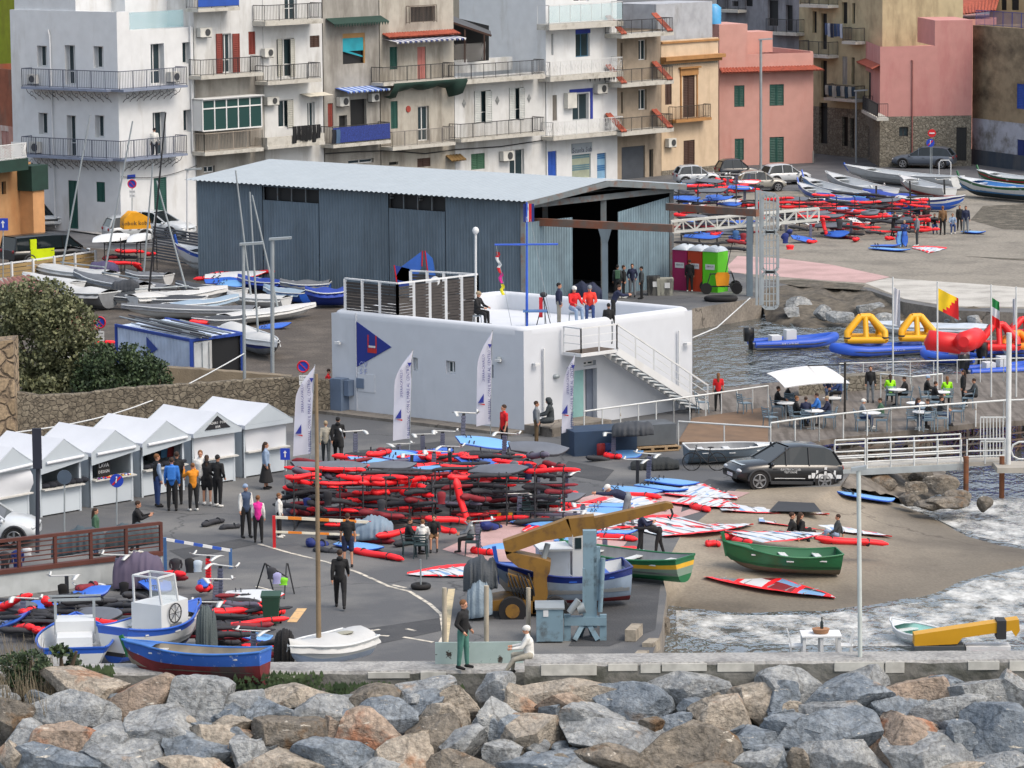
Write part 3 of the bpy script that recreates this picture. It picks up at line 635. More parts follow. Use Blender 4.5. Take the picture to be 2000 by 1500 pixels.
def balcony(w,root,x0,x1,ys,out=1.1,h=1.0,kind='bars',col=IRON,slab=SLAB,th=.22,panel=None,name="balcony",side=True,step=.13):
 xm = x0; z = w.uv(x0,ys,out)[1]; u0 = w.uv(x0,ys,out)[0]; u1 = w.uv(x1,ys,out)[0]
 mb = MB(); w.box(mb,u0,u1,z-th,z,0.003,out+.05); b_ = mb.build(name,slab,root)
 mb = MB(); P = w.P; o = out-.03
 path = [P(u0+.04,z,.05),P(u0+.04,z,o),P(u1-.04,z,o),P(u1-.04,z,.05)]
 if kind == 'solid':
  w.box(mb,u0,u1,z,z+h,out-.12,out); w.box(mb,u0,u0+.1,z,z+h,0.01,out-.12); w.box(mb,u1-.1,u1,z,z+h,.01,out-.12)
 elif kind == 'glass':
  rail(mb,path,h,'none')
 else: rail(mb,path,h,kind,step=step)
 r_ = mb.build("railing",col,b_)
 if kind == 'glass': mb = MB(); w.box(mb,u0+.05,u1-.05,z+.1,z+h-.05,o-.01,o+.01); mb.build("glass_panel",clear_mat(),b_)
 if panel: mb = MB(); w.box(mb,u0+.05,u1-.05,z+.1,z+h*.95,o+.03,o+.045); mb.build("screen",panel,b_)
 return u0,u1,z
def awning(w,root,x0,x1,yt,yb,out,m1,name="awning",drop=.2,slope=None):
 u0,zt = w.uv(x0,yt,.05); u1 = w.uv(x1,yt,.05)[0]; zb = w.uv(x0,yb,out)[1]
 mb = MB(); P = w.P; n_ = max(2,int((u1-u0)/.25))
 for i in range(n_):
  a,b_ = u0+(u1-u0)*i/n_,u0+(u1-u0)*(i+1)/n_
  mb.quad(P(a,zb,out),P(b_,zb,out),P(b_,zt,.03),P(a,zt,.03),mi=i % 2)
  mb.quad(P(a,zb,out),P((a+b_)/2,zb-drop,out),P(b_,zb,out),mi=i % 2)
  mb.quad(P(a,zb-.03,out-.01),P(b_,zb-.03,out-.01),P(b_,zt-.03,.02),P(a,zt-.03,.02),mi=i % 2)
 return mb.build(name,m1 if isinstance(m1,list) else [m1,m1],root)
ACW = mat((196,196,190),.5); ACG = mat((60,62,64),.6,var=0)
def aircon(w,x0,y0,x1,y1,out=.08,label=None,big=0):
 u0,u1,z0,z1 = w.rect((x0,y0,x1,y1),.4); u1 = max(u1,u0+.7); root = empty("air_conditioner",w.P((u0+u1)/2,z0,out),label or "white air conditioning unit bolted to a house front","air conditioner","air conditioning units on the houses")
 mb = MB(); w.box(mb,u0,u1,z0,z1,out,.42); mb.build("casing",ACW,root)
 r_ = (z1-z0)*.38; c = w.P(u0+(u1-u0)*.62,(z0+z1)/2,.43)
 mb = MB(); mb.tube([c,c+w.n*.025],r_,16); 
 mb.build("fan_grille",ACG,root)
 mb = MB(); mb.bar(w.P(u0+.1,z0-.03,0),w.P(u0+.1,z0-.03,.45),.04); mb.bar(w.P(u1-.1,z0-.03,0),w.P(u1-.1,z0-.03,.45),.04); mb.build("bracket",IRON,root)
def tiled_roof(mb,a,b_,c,d,mi=0,step=.26):
 """a-b eave, d-c ridge: rows of round tiles running down the slope"""
 a,b_,c,d = map(Vector,(a,b_,c,d)); n_ = max(2,int((b_-a).length/step)); nrm = (b_-a).cross(d-a).normalized()
 if nrm.z < 0: nrm = -nrm
 rows = []
 for i in range(n_*4+1):
  t = i/(n_*4); h = .07*abs(sin(pi*i/4))
  rows.append([a.lerp(b_,t)+nrm*h,(a.lerp(b_,t)).lerp(d.lerp(c,t),.5)+nrm*h,d.lerp(c,t)+nrm*h])
 mb.loft(rows,mi,closed=False,smooth=False)
 mb.quad(a-nrm*.04,b_-nrm*.04,c-nrm*.04,d-nrm*.04,mi=mi)
# white corner house on the left
wL = Wall((30,445),(237,459)); wR = Wall((237,459),(384,441))
root = empty("corner_house",wR.P(0,0),"tall white corner house with two wrap-around iron balconies","building")
zt = wR.uv(238,23)[1]; zt2 = wR.uv(253,60)[1]
lf = [('win',72,89,92,130),('door',126,88,147,165),('win',182,90,202,133),('win',75,220,94,262),('door',130,225,149,306),('win',185,225,204,268),('shut',133,352,152,446),('shut',188,355,205,394)]
rf = [('door',294,86,321,166),('win',356,83,373,125),('door',298,220,324,305),('win',358,215,374,258),('shut',300,348,326,442)]
mb = MB(); lr = [wL.rect(f[1:]) for f in lf]; rr = [wR.rect(f[1:]) for f in rf]
facade(mb,wL,0,wL.L,-.3,zt,lr,0,.5)
uR = wR.uv(253,60)[0]
facade(mb,wR,0,wR.L,-.3,zt2,rr,0,.5); wR.box(mb,.0,uR,zt2+.002,zt,-.3,0)
A,B,C = wL.a,wL.b,wR.b; D = A+(C-B); tz = Vector((0,0,zt2-.3)); z_ = lambda p,z: Vector((p.x,p.y,z))
mb.quad(z_(A,-.3),z_(D,-.3),z_(D,zt),z_(A,zt)); mb.quad(z_(C,-.3),z_(D,-.3),z_(D,zt2),z_(C,zt2)); mb.quad(z_(A,zt2-.3),z_(B,zt2-.3),z_(C,zt2-.3),z_(D,zt2-.3))
mb.obox(wL.P(wL.L/2,(zt2+zt)/2-.15,-.15),wL.u*(wL.L/2-.001),wL.n*.149,(0,0,(zt-zt2)/2+.15))
uS = wR.uv(300,10)[0]
P = wR.P   # set-back top storey
for q in (((-.2,-3),(wR.L,-3)),): mb.obox(P((wR.L)/2,zt2+1.4,-6),wR.u*wR.L/2,wR.n*2.6,(0,0,1.7))
mb.obox(wL.P(wL.L*.45,zt2+1.2,-5.5),wL.u*wL.L*.3,wL.n*2.2,(0,0,1.6))
mb.build("wall",[WHT],root)
for w_,fs,rs in ((wL,lf,lr),(wR,rf,rr)):
 for f,r in zip(fs,rs): window(w_,root,*r,kind=f[0] if f[0] == 'shut' else 'win',rec=.42)
mb = MB(); u0 = wR.uv(254,40)[0]; u1 = wR.uv(360,40)[0]; wR.box(mb,u0,u1,zt2+.05,zt2+1.1,-.1,-.08); mb.build("glass_balustrade",clear_mat((150,190,200),.4),root)
for nm,yl,yc in (("balcony",172,176),("balcony",303,312)):
 z = wR.uv(237,yc,1.0)[1]; o = 1.05; th = .14
 mb = MB(); wL.box(mb,wL.uv(41,yl,o)[0],wL.L,z-th,z,.003,o); wR.box(mb,-o*.62,wR.uv(367,yc-10,o)[0],z-th+.002,z-.002,.003,o)
 b_ = mb.build(nm,mat((120,130,150),.7),root)
 # outer corner of the two rails
 ul,ur = wL.uv(41,yl,o)[0],wR.uv(367,yc-10,o)[0]
 pl = wL.P(0,z,o-.05); pr = wR.P(0,z,o-.05); den = wL.u.x*wR.u.y-wL.u.y*wR.u.x
 t = ((pr.x-pl.x)*wR.u.y-(pr.y-pl.y)*wR.u.x)/den; cn = pl+wL.u*t
 mb = MB(); rail(mb,[wL.P(ul+.05,z,.1),wL.P(ul+.05,z,o-.05),cn,wR.P(ur-.05,z,o-.05),wR.P(ur-.05,z,.1)],1.12,step=.14); mb.build("railing",mat((70,76,92),.6,var=0),b_)
 mb = MB()
 for w_,ua,ub in ((wL,ul+.3,wL.L),(wR,.4,ur-.2)):
  u = ua
  while u < ub:
   mb.tube([w_.P(u,z-th,.9),w_.P(u,z-th-.25,.75),w_.P(u,z-th-.55,.15),w_.P(u,z-th-.7,.02)],.018,5); mb.tube([w_.P(u,z-th-.32+.14*sin(s_),.42+.14*cos(s_)) for s_ in [k_*pi/4 for k_ in range(8)]],.015,4); u += .62
 mb.build("bracket",IRON,b_)
mb = MB(); u = wL.uv(99,60)[0]; mb.tube([wL.P(u-.15,wL.uv(97,58)[1],.1),wL.P(u,wL.uv(99,70)[1],.12),wL.P(u+.1,.2,.12)],.06,6); u = wR.L-.35; mb.tube([wR.P(u,wR.uv(378,50)[1],.1),wR.P(u,wR.uv(378,295)[1],.1)],.07,6); mb.build("drainpipe",WHT,root)
CORNER = (wL,wR)
for w_,r,lb in ((wL,(52,145,66,163),"air conditioning unit at the left end of the corner house upper balcony"),(wR,(333,141,352,160),"air conditioning unit beside the door on the corner house upper balcony"),(wL,(57,277,74,298),"air conditioning unit at the left end of the corner house lower balcony")): aircon(w_,*r,label=lb)
# the row behind the boat shed: one house after another, each front measured in the photo
def row(x): return (x,441+(343-441)*(x-384)/(1292-384)+(0 if x < 1000 else 0))
RC = lambda x: row(x)
w,r_,zt = house("narrow_house","narrow white and bare plaster house with red shutters and a glazed green veranda",RC(386),RC(519),-60,8,WHT2,
 [('win',433,66,452,143),('shut',485,62,499,107,REDS),('win',398,325,420,338)],split=(150,GREYS))
mb = MB(); u0,u1,z0,z1 = w.rect((421,66,433,146)); louvre(mb,w,u0,u1,z0,z1,.03); u0,u1,z0,z1 = w.rect((453,66,467,146)); louvre(mb,w,u0,u1,z0,z1,.03); mb.build("shutter",REDS,r_)
balcony(w,r_,392,514,149); balcony(w,r_,386,468,17,panel=BLU,h=1.2)
u0,u1,z = balcony(w,r_,399,514,298,h=1.15,col=mat((150,140,128),.7))
z1 = w.uv(400,196,1.0)[1]; zb = w.uv(400,256,1.0)[1]
mb = MB(); P = w.P
for k in range(6): u = u0+(u1-u0)*k/5; w.box(mb,u-.04,u+.04,zb,z1,.96,1.04)
for zz in (zb,zb+(z1-zb)*.72,z1): w.box(mb,u0,u1,zz-.04,zz+.04,.955,1.045)
w.box(mb,u0,u0+.06,zb,z1,.1,.9); w.box(mb,u0-.1,u1+.1,z1+.05,z1+.1,0,1.2); vf = mb.build("veranda",WFR,r_)
mb = MB(); w.box(mb,u0+.07,u1-.02,zb,z1-.04,.985,1.0); mb.build("pane",glass_mat((34,66,64)),vf)
aircon(w,391,55,414,73)
w,r_,zt = house("tall_white_house","tall white house with four stacked balconies and washing on the lowest",RC(520),RC(634),-70,8,WHT2,
 [('win',540,76,575,152),('shut',605,70,624,93,BRNW),('win',543,196,573,250),('win',600,200,615,250),('win',555,-30,580,40)])
balcony(w,r_,517,630,42,th=.3); balcony(w,r_,522,627,160); u0,u1,z = balcony(w,r_,522,634,286,h=.55,kind='solid',col=SLAB,th=.2)
awning(w,r_,586,633,183,190,.9,[mat((196,192,178),.8)]*2,drop=.02)
mb = MB(); louvre(mb,w,*w.rect((541,76,550,150)),.03); louvre(mb,w,*w.rect((566,76,575,150)),.03); louvre(mb,w,*w.rect((560,196,572,250)),.03); mb.build("shutter",mat((176,176,168),.7),r_)
aircon(w,517,95,535,112); aircon(w,522,190,545,206)
def washing(w,x0,x1,y0,y1,out,cols,label,n_=7,cat="laundry"):
 u0,u1,z0,z1 = w.rect((x0,y0,x1,y1),out); root = empty("laundry",w.P((u0+u1)/2,z0,out),label,cat); R = random.Random(int(x0))
 dx = (u1-u0)/n_
 for i in range(n_):
  a = u0+dx*i+.02; b_ = a+dx*.93; zb = z0+R.uniform(0,.25)*(z1-z0); mb = MB(); rows = []
  for k in range(7):
   t = k/6; z = z1+(zb-z1)*t; rows.append([w.P(a+(b_-a)*q,z,out+.04*sin(q*7+i)+.02*sin(t*5)) for q in (0,.2,.4,.6,.8,1)])
  mb.loft(rows,closed=False); mb.loft([[p-w.n*.015 for p in r] for r in rows][::-1],closed=False); mb.build("garment",mat(cols[i % len(cols)],.9),root)
washing(w,571,626,247,282,1.18,[(20,22,26),(16,18,22)],"black clothes drying over the lowest balcony of the tall white house")
w,r_,zt = house("plaster_house","bare grey plaster house with a teal blind and a blue striped awning",RC(636),RC(744),-60,8,GREYS,
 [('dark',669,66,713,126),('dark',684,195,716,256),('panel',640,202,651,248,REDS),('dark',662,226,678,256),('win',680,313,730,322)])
mb = MB(); u0,u1,z0,z1 = w.rect((669,66,713,126)); w.box(mb,u0,u1,z1-.3,z1,-.1,-.02,1); rows = []
w.box(mb,u0+.05,u1-.12,z0+(z1-z0)*.42,z1-.3,-.09,-.05,0); mb.quad(w.P(u0+.05,z0+(z1-z0)*.42,-.06),w.P(u0+.9*(u1-u0),z0+(z1-z0)*.2,-.04),w.P(u0+.9*(u1-u0),z0+(z1-z0)*.25,-.04),w.P(u0+.05,z0+(z1-z0)*.5,-.06))
w.box(mb,u1-.12,u1,z0,z1-.3,-.1,-.02,1); mb.build("blind",[mat((28,140,156),.7),mat((150,116,70),.7)],r_)
awning(w,r_,636,744,36,48,.8,[DGRN,DGRN],drop=.25); awning(w,r_,655,740,172,181,1.1,[mat((60,92,168),.8),mat((170,188,216),.8)],drop=.15)
u0,u1,z = balcony(w,r_,650,763,283,panel=mat((34,52,120),.8,var=.5,scale=14),h=1.15)
aircon(w,664,190,682,208); aircon(w,726,183,741,199)
washing(w,648,664,254,286,1.2,[(24,28,40),(70,96,126)],"dark trousers hung on the blue screened balcony",2)
w,r_,zt = house("cream_plaster_house","cream plaster house with a pink door, white awning and green edged balcony",RC(746),RC(889),-50,8,GRYC,
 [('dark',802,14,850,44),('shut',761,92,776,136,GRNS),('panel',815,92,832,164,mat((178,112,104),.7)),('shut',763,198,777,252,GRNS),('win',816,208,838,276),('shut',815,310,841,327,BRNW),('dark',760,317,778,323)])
mb = MB(); u0,u1,z0,z1 = w.rect((798,12,852,46),.25); rail(mb,[w.P(u0,z0,.05),w.P(u0,z0,.3),w.P(u1,z0,.3),w.P(u1,z0,.05)],z1-z0); mb.build("window_bars",mat((112,100,90),.7),r_)
mb = MB(); u0,zq = w.uv(746,66); u1 = w.L; tiled_roof(mb,w.P(u0,zq-.25,.7),w.P(u1,zq-.25,.7),w.P(u1,zq,.02),w.P(u0,zq,.02)); mb.build("roof_edge",TILE,r_)
awning(w,r_,747,884,76,84,1.3,[mat((198,200,202),.8),mat((60,72,120),.8)],drop=.16)
balcony(w,r_,748,889,162); 
mb = MB(); z = w.uv(748,163,1.1)[1]; rows = []
for i in range(25):
 t = i/24; dz = .35+.25*abs(sin(t*9))+.5*(t < .12)+.6*(t > .85); rows.append([w.P(t*w.L,z-.05,1.2),w.P(t*w.L,z-.22,1.24),w.P(t*w.L,z-dz,.8),w.P(t*w.L,z-dz-.1,.3)])
mb.loft(rows,closed=False); mb.build("green_netting",DGRN,r_)
balcony(w,r_,766,889,288,col=mat((120,116,112),.6))
mb = MB(); u,z = w.uv(797,213); mb.cyl(w.P(u,z,0),w.P(u,z,.06),.22,n=16); mb.build("wall_plaque",mat((150,60,50),.6),r_)
mb = MB(); u0,zq = w.uv(870,304); u1 = w.uv(900,304)[0]; tiled_roof(mb,w.P(u0,zq-.35,.6),w.P(u1,zq-.35,.6),w.P(u1,zq,.02),w.P(u0,zq,.02)); mb.build("porch_roof",mat((116,92,54),.8),r_)
w,r_,zt = house("terrace_house","white two storey house with a roof terrace and flower pots on its balcony",RC(890),RC(1066),152,9,WHT2,
 [('win',927,178,959,242),('win',996,172,1023,236),('shut',920,301,947,332,mat((56,96,74),.7)),('win',995,293,1024,345)])
mb = MB()
for x0,x1 in ((926,938),(947,960),(994,1005),(1013,1024)): u0,u1,z0,z1 = w.rect((x0,178 if x0 < 980 else 172,x1,240 if x0 < 980 else 234)); louvre(mb,w,u0,u1,z0,z1,.03)
mb.build("shutter",mat((186,190,188),.7),r_)
mb = MB()
for x,y in ((906,202),(971,196),(1033,192)):
 u,z = w.uv(x,y); mb.add([w.P(u-.22,z,.02),w.P(u,z-.33,.02),w.P(u+.22,z,.02),w.P(u,z+.33,.02),w.P(u,z,.1)],[(0,1,4),(1,2,4),(2,3,4),(3,0,4)])
mb.build("diamond_tile",mat((130,134,134),.7),r_)
balcony(w,r_,896,1064,157,out=1.0,th=.3); balcony(w,r_,900,1064,272)
mb = MB(); z = w.uv(896,150)[1]; u0 = w.uv(905,150)[0]; w.box(mb,u0,w.L-.2,z,z+.9,-3,-2.8); mb.build("terrace_wall",WHT2,r_)
aircon(w,983,296,1004,315)
TERW = w
# grey blank wall of a taller house behind, above the terrace
house("tall_blank_house","tall house showing only a blank dark grey and whitewashed wall over the terrace",(862,338),(1085,316),-80,8,mat((112,112,106),.95,var=.1,dirt=(84,84,80),dcut=(.4,.7)),split=(62,mat((150,156,162),.9,dirt=(120,122,122),dcut=(.4,.6),var=.15)))
w,r_,zt = house("balcony_house","white house with white scrolled balconies, a blue trimmed door and a shop below",RC(1068),RC(1206),-60,8,WHT,
 [('win',1124,66,1152,112,mat((46,92,118),.6)),('win',1118,184,1150,236,mat((150,156,160),.6)),('panel',1070,296,1087,352,BLU),
 ('roll',1117,303,1154,350,[mat((150,158,140),.7),mat((84,116,128),.7)]),('roll',1166,300,1184,350,[mat((120,160,190),.7),mat((46,100,150),.7)]),('win',1076,66,1081,108),('shut',1079,186,1088,236,GREYS),('win',1120,-40,1150,4)])
mb = MB(); u0,u1,z0,z1 = w.rect((1112,175,1157,236)); w.box(mb,u0,u1,z1-.25,z1,0,.05); w.box(mb,u1-.25,u1,z0,z1-.25,0,.05); w.box(mb,*w.rect((1124,58,1152,66)),0,.05); mb.build("blue_trim",mat((34,52,140),.7),r_)
balcony(w,r_,1072,1217,48,kind='glass',col=IRONW,th=.4,h=1.3); balcony(w,r_,1074,1217,150,kind='ornate',col=IRONW,th=.35,step=.16); balcony(w,r_,1080,1218,268,kind='ornate',col=IRONW,th=.25,step=.16)
awning(w,r_,1136,1192,150,154,.5,[mat((196,196,192),.8),mat((70,74,80),.8)],drop=.3)
aircon(w,1167,165,1187,183)
mb = MB(); u0,u1,z0,z1 = w.rect((1107,182,1125,212),.3); w.box(mb,u0,u1,z0,z1,.03,.4); tag(mb.build("water_heater",ACW,loc=w.P(u0,z0,.2)),"white box water heater left of the blue framed balcony door","water heater")
mb = MB(); u0,u1,z0,z1 = w.rect((1116,281,1155,300)); w.box(mb,u0,u1,z0,z1,.01,.07); sg = mb.build("shop_sign",mat((142,152,160),.6),r_)
Mx = Matrix((w.u,Vector((0,0,1)),w.n)).transposed().to_4x4()
def wm4(w,u,z,o): M_ = Mx if 0 else Matrix((w.u,Vector((0,0,1)),w.n)).transposed().to_4x4(); M_.translation = w.P(u,z,o); return M_
mb = MB(); mb.text("Scuola Sub",.5,wm4(w,(u0+u1)/2,z0+.28*(z1-z0),.08)); mb.build("lettering",mat((24,28,60),.6,var=0),sg)
w,r_,zt = house("tiled_balcony_house","narrow brown house whose stacked balconies have red tiled side walls",RC(1206),RC(1291),62,8,mat((150,138,122),.9,dirt=(110,98,84),bump=.4),
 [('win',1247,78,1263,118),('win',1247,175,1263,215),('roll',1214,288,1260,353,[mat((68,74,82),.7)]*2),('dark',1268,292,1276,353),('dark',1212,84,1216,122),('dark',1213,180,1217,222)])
for ys in (67,163,258):
 u0,u1,z = balcony(w,r_,1213,1315,ys,out=1.5,th=.3,h=.95)
 for uu in (u0+.25,u1-.45):
  mb = MB(); tiled_roof(mb,w.P(uu-.3,z+.02,1.62),w.P(uu+.35,z+.02,1.62),w.P(uu+.35,z+1.25,.1),w.P(uu-.3,z+1.25,.1)); mb.build("tiled_side_wall",TILE,r_)
w,r_,zt = house("cream_house","cream house with an ochre cornice and one ornate balcony door",(1292,343),(1403,331),80,9,CREAM,
 [('shut',1334,148,1357,230,BRNW),('shut',1299,160,1312,205,BRNW),('shut',1335,275,1357,329,BRNW)],split=(334,STN))
OCR = mat((158,116,70),.8)
mb = MB(); z = w.uv(1292,116)[1]; w.box(mb,-.1,w.L+.2,z-.12,z+.15,.003,.55); w.box(mb,-.05,w.L+.1,z-.35,z-.12,.003,.3); zc = w.uv(1292,84)[1]; w.box(mb,0,w.L,zc-.08,zc+.06,.003,.12)
mb.build("cornice",OCR,r_)
mb = MB(); u0,u1,z0,z1 = w.rect((1330,148,1360,232)); w.box(mb,u0-.1,u0,z0,z1,0,.08); w.box(mb,u1,u1+.1,z0,z1,0,.08); w.box(mb,u0-.15,u1+.15,z1,z1+.5,0,.1); w.box(mb,u0-.3,u1+.3,z1+.5,z1+.62,0,.25); mb.build("door_surround",OCR,r_)
mb = MB(); z = w.uv(1292,124)[1]; u = .1
while u < w.L-.1: w.box(mb,u,u+.12,z-.2,z,.003,.09); u += .24
mb.build("dentil_band",mat((160,160,150),.8),r_)
balcony(w,r_,1320,1389,235,out=.7,th=.2,col=mat((70,62,54),.7),slab=OCR,h=.95)
mb = MB(); mb.obox(w.P(w.L*.5,zt+1.1,-2.5),w.u*w.L*.49,w.n*2.0,(0,0,1.5)); mb.build("rooftop_room",mat((160,164,170),.9,dirt=(120,118,112),dcut=(.55,.7)),r_)
aircon(w,1306,271,1321,288,label="air conditioning unit low on the cream house front")
# pink house with tile canopy
w,r_,zt = house("pink_house","salmon pink house with green shutters and a red tiled eave",(1405,325),(1588,318),108,9,PNK,
 [('shut',1434,167,1454,209,GRNS),('shut',1503,165,1531,207,GRNS),('shut',1435,271,1453,313,GRNS),('shut',1503,268,1531,318,GRNS)])
mb = MB(); z = w.uv(1405,134)[1]; tiled_roof(mb,w.P(-.1,z-.28,.75),w.P(w.L+.6,z-.28,.75),w.P(w.L+.1,z+.02,.0),w.P(0,z+.02,.0)); mb.build("tiled_eave",TILE,r_)
mb = MB(); zk = w.uv(1405,48)[1]; w.box(mb,0,w.uv(1460,60)[0],zt,zk,-4,-.01); zk2 = w.uv(1460,66)[1]; w.box(mb,w.uv(1460,60)[0],w.uv(1536,60)[0],zt,zk2,-5,-2.5); w.box(mb,w.uv(1590,60)[0]-.2,w.uv(1590,60)[0],zt-.3,zt+.1,-8,-.2); mb.build("upper_storey",PNK,r_)
mb = MB(); mb.box((0,0,0),(0,0,0)) if 0 else None; c = w.P(w.uv(1408,40)[0],zk+.0,-1.5); mb.tube([c,c+Vector((0,0,1.2)),c+Vector((0,0,1.45))],[.62,.62,.3],16); tag(mb.build("water_tank",mat((70,150,200),.4),loc=c),"light blue water tank on the pink house roof","water tank")
mb = MB(); a_ = w.P(w.L,0,0); w.box(mb,w.L-.05,w.L+.05,0,.9,-8.5,.03); mb.build("plinth",GREYS,r_)
# alley houses behind
w,r_,zt = house("ochre_house","tall dim ochre house in the alley with laundry on its balconies",(1560,297),(1722,312),-80,8,OCH,
 [('dark',1644,4,1655,46),('dark',1664,6,1670,46),('dark',1587,22,1595,64),('dark',1604,26,1615,96),('dark',1604,118,1615,190),('shut',1645,110,1655,165,GREYS),('dark',1663,112,1669,165),('dark',1600,200,1616,280),('dark',1645,228,1656,285),('dark',1661,231,1668,290)],split=(205,STN))
balcony(w,r_,1645,1672,80,out=.9,col=IRON); balcony(w,r_,1610,1672,190,out=.9); balcony(w,r_,1560,1618,105,out=1.0); balcony(w,r_,1562,1618,8,out=1.0)
washing(w,1611,1645,45,75,1.0,[(60,76,110),(150,158,170),(34,40,60),(40,60,90)],"blue and white washing on the upper balcony of the alley house",6)
washing(w,1611,1671,166,190,1.0,[(150,154,150),(40,60,76)],"striped cloth hung along the lower balcony of the alley house",8)
mb = MB(); 
w,r_,zt = house("grey_alley_house","dark grey house at the back of the alley with iron balconies",(1400,285),(1560,297),-80,8,mat((126,128,134),.9,dirt=(66,66,70)),
 [('dark',1500,0,1520,50),('dark',1535,10,1548,60),('dark',1430,2,1442,12),('dark',1455,-30,1470,12),('dark',1590,100,1600,140)])
balcony(w,r_,1400,1442,18,out=.9); balcony(w,r_,1495,1556,62,out=.9)
# right pink house
wl = Wall((1682,304),(1718,327)); wr = Wall((1718,327),(1897,324))
root = empty("pink_corner_house",wr.P(0,0),"pink corner house with a bare stone ground floor behind the grey car","building")
mb = MB(); z1 = wr.uv(1718,91)[1]; zs = wr.uv(1718,228)[1]; z3 = wr.uv(1826,40)[1]; um = wr.uv(1826,60)[0]
lo = [wl.rect((1690,137,1701,210))]; lg = [wl.rect((1689,242,1698,305))]
facade(mb,wl,0,wl.L,zs,z1,lo,0); facade(mb,wl,0,wl.L,-.3,zs,lg,1)
hs = [wr.rect((1756,248,1774,267)),wr.rect((1868,249,1888,314))]
facade(mb,wr,0,wr.L,zs,z1,[],0); facade(mb,wr,0,wr.L,-.3,zs,hs,1); wr.box(mb,um,wr.L,z1-.001,z3,-6,-.002)
Q = wl.a+(wr.b-wr.a); zz = lambda p,z: Vector((p.x,p.y,z))
mb.quad(zz(wl.a,z1-.4),zz(wl.b,z1-.4),zz(wr.b,z1-.4),zz(Q,z1-.4)); mb.quad(zz(wr.b,0),zz(Q,0),zz(Q,z1),zz(wr.b,z1)); mb.quad(zz(Q,0),zz(wl.a,0),zz(wl.a,z1),zz(Q,z1))
mb.build("wall",[mat((184,132,126),.85,var=.05,dirt=(168,102,102),dcut=(.5,.85)),STN],root)
window(wl,root,*lo[0],kind='dark'); window(wl,root,*lg[0],kind='dark'); window(wr,root,*hs[0],kind='win',col=IRON); window(wr,root,*hs[1],kind='panel',col=DRK)
balcony(wl,root,1684,1714,214,out=.8,col=IRON)
mb = MB(); z = wl.uv(1684,112)[1]; tiled_roof(mb,wl.P(0,z-.3,.6),wl.P(wl.L,z-.3,.6),wl.P(wl.L,z,0),wl.P(0,z,0)); mb.build("tiled_eave",TILE,root)
mb = MB(); u,z = wr.uv(1782,118); mb.tube([wr.P(u-.1,z,.05),wr.P(u,z,.08),wr.P(u,0,.08)],.05,6); mb.build("drainpipe",mat((120,70,66),.7),root)
w,r_,zt = house("stone_gable_house","grey rubble stone house wall rising behind the pink corner house",(1680,296),(1800,292),-60,6,stone_mat((120,124,122),(84,88,88),(98,100,98),2.2,.7,1.0),[('dark',1800,48,1818,88)])
r_ = empty("tile_roof_house",g(1880,300),"low house with a red tiled roof beyond the pink corner house","building")
q = [at(1782,-12,304),at(1960,-30,304),at(1945,20,298),at(1818,36,296)]
mb = MB(); tiled_roof(mb,q[3],q[2],q[1],q[0]); mb.build("roof",TILE,r_)
mb = MB(); mb.prism([q[3],q[2],q[1]+Vector((0,3,0)),q[0]+Vector((0,3,0))],-.2,q[3].z-.15); mb.build("wall",mat((180,130,120),.9),r_)
w,r_,zt = house("brown_house","brown stained plaster house with a blue shutter and whitewashed lower wall",(1898,320),(2060,342),49,9,BRN,[('shut',1986,163,2010,212,BLU),('panel',1986,272,2010,342,mat((30,50,110),.6))],split=(230,mat((170,174,184),.9,var=.1,dirt=(112,110,106),dscale=(.5,.5,.5),dcut=(.45,.6))))
mb = MB(); w.box(mb,0,w.L,-.3,1.1,.003,.05); mb.build("dark_plinth",mat((62,72,84),.9,dirt=(90,90,90)),r_)
mb = MB(); rail(mb,[w.P(0.1,zt,-.2),w.P(w.L,zt,-.2)],1.1,step=.16); mb.build("terrace_railing",mat((50,62,130),.6),r_)
house("terrace_back_house","dim cream house with dark windows behind the blue railed terrace",(1930,285),(2080,290),-60,6,mat((150,136,106),.9),[('dark',1955,-10,1966,20),('dark',1975,-10,1990,20)])
# left edge
w,r_,zt = house("rusty_house","weathered red and pink plaster house at the left edge behind the awning",(-60,425),(30,442),128,8,RUST,[('shut',2,255,18,290,mat((176,130,120),.8))],split=(236,mat((176,130,116),.9,dirt=(200,196,188),dcut=(.5,.6))))
house("yellow_green_house","yellow green house wall at the top left corner",(-60,400),(86,410),-80,8,mat((132,142,34),.85,dirt=(110,104,40)))
w,r_,zt = house("orange_house","orange painted house at the left edge with a white railed terrace",(-60,492),(64,474),330,8,mat((170,132,92),.85,dirt=(160,112,70)),[('dark',3,355,12,380)])
u0,u1,z = balcony(w,r_,-30,54,318,out=1.2,kind='lattice',col=WFR,slab=DGRN,th=.7,h=.9)
mb = MB(); mb.obox(w.P(w.L-.6,1.6,.5),w.u*.55,w.n*.5,(0,0,1.7)); mb.build("corner_pier",mat((186,140,96),.85),r_)
mb = MB(); mb.obox(w.P(w.L-.55,4.0,.5),w.u*.8,w.n*.6,(0,0,.75)); mb.build("canopy",DGRN,r_)
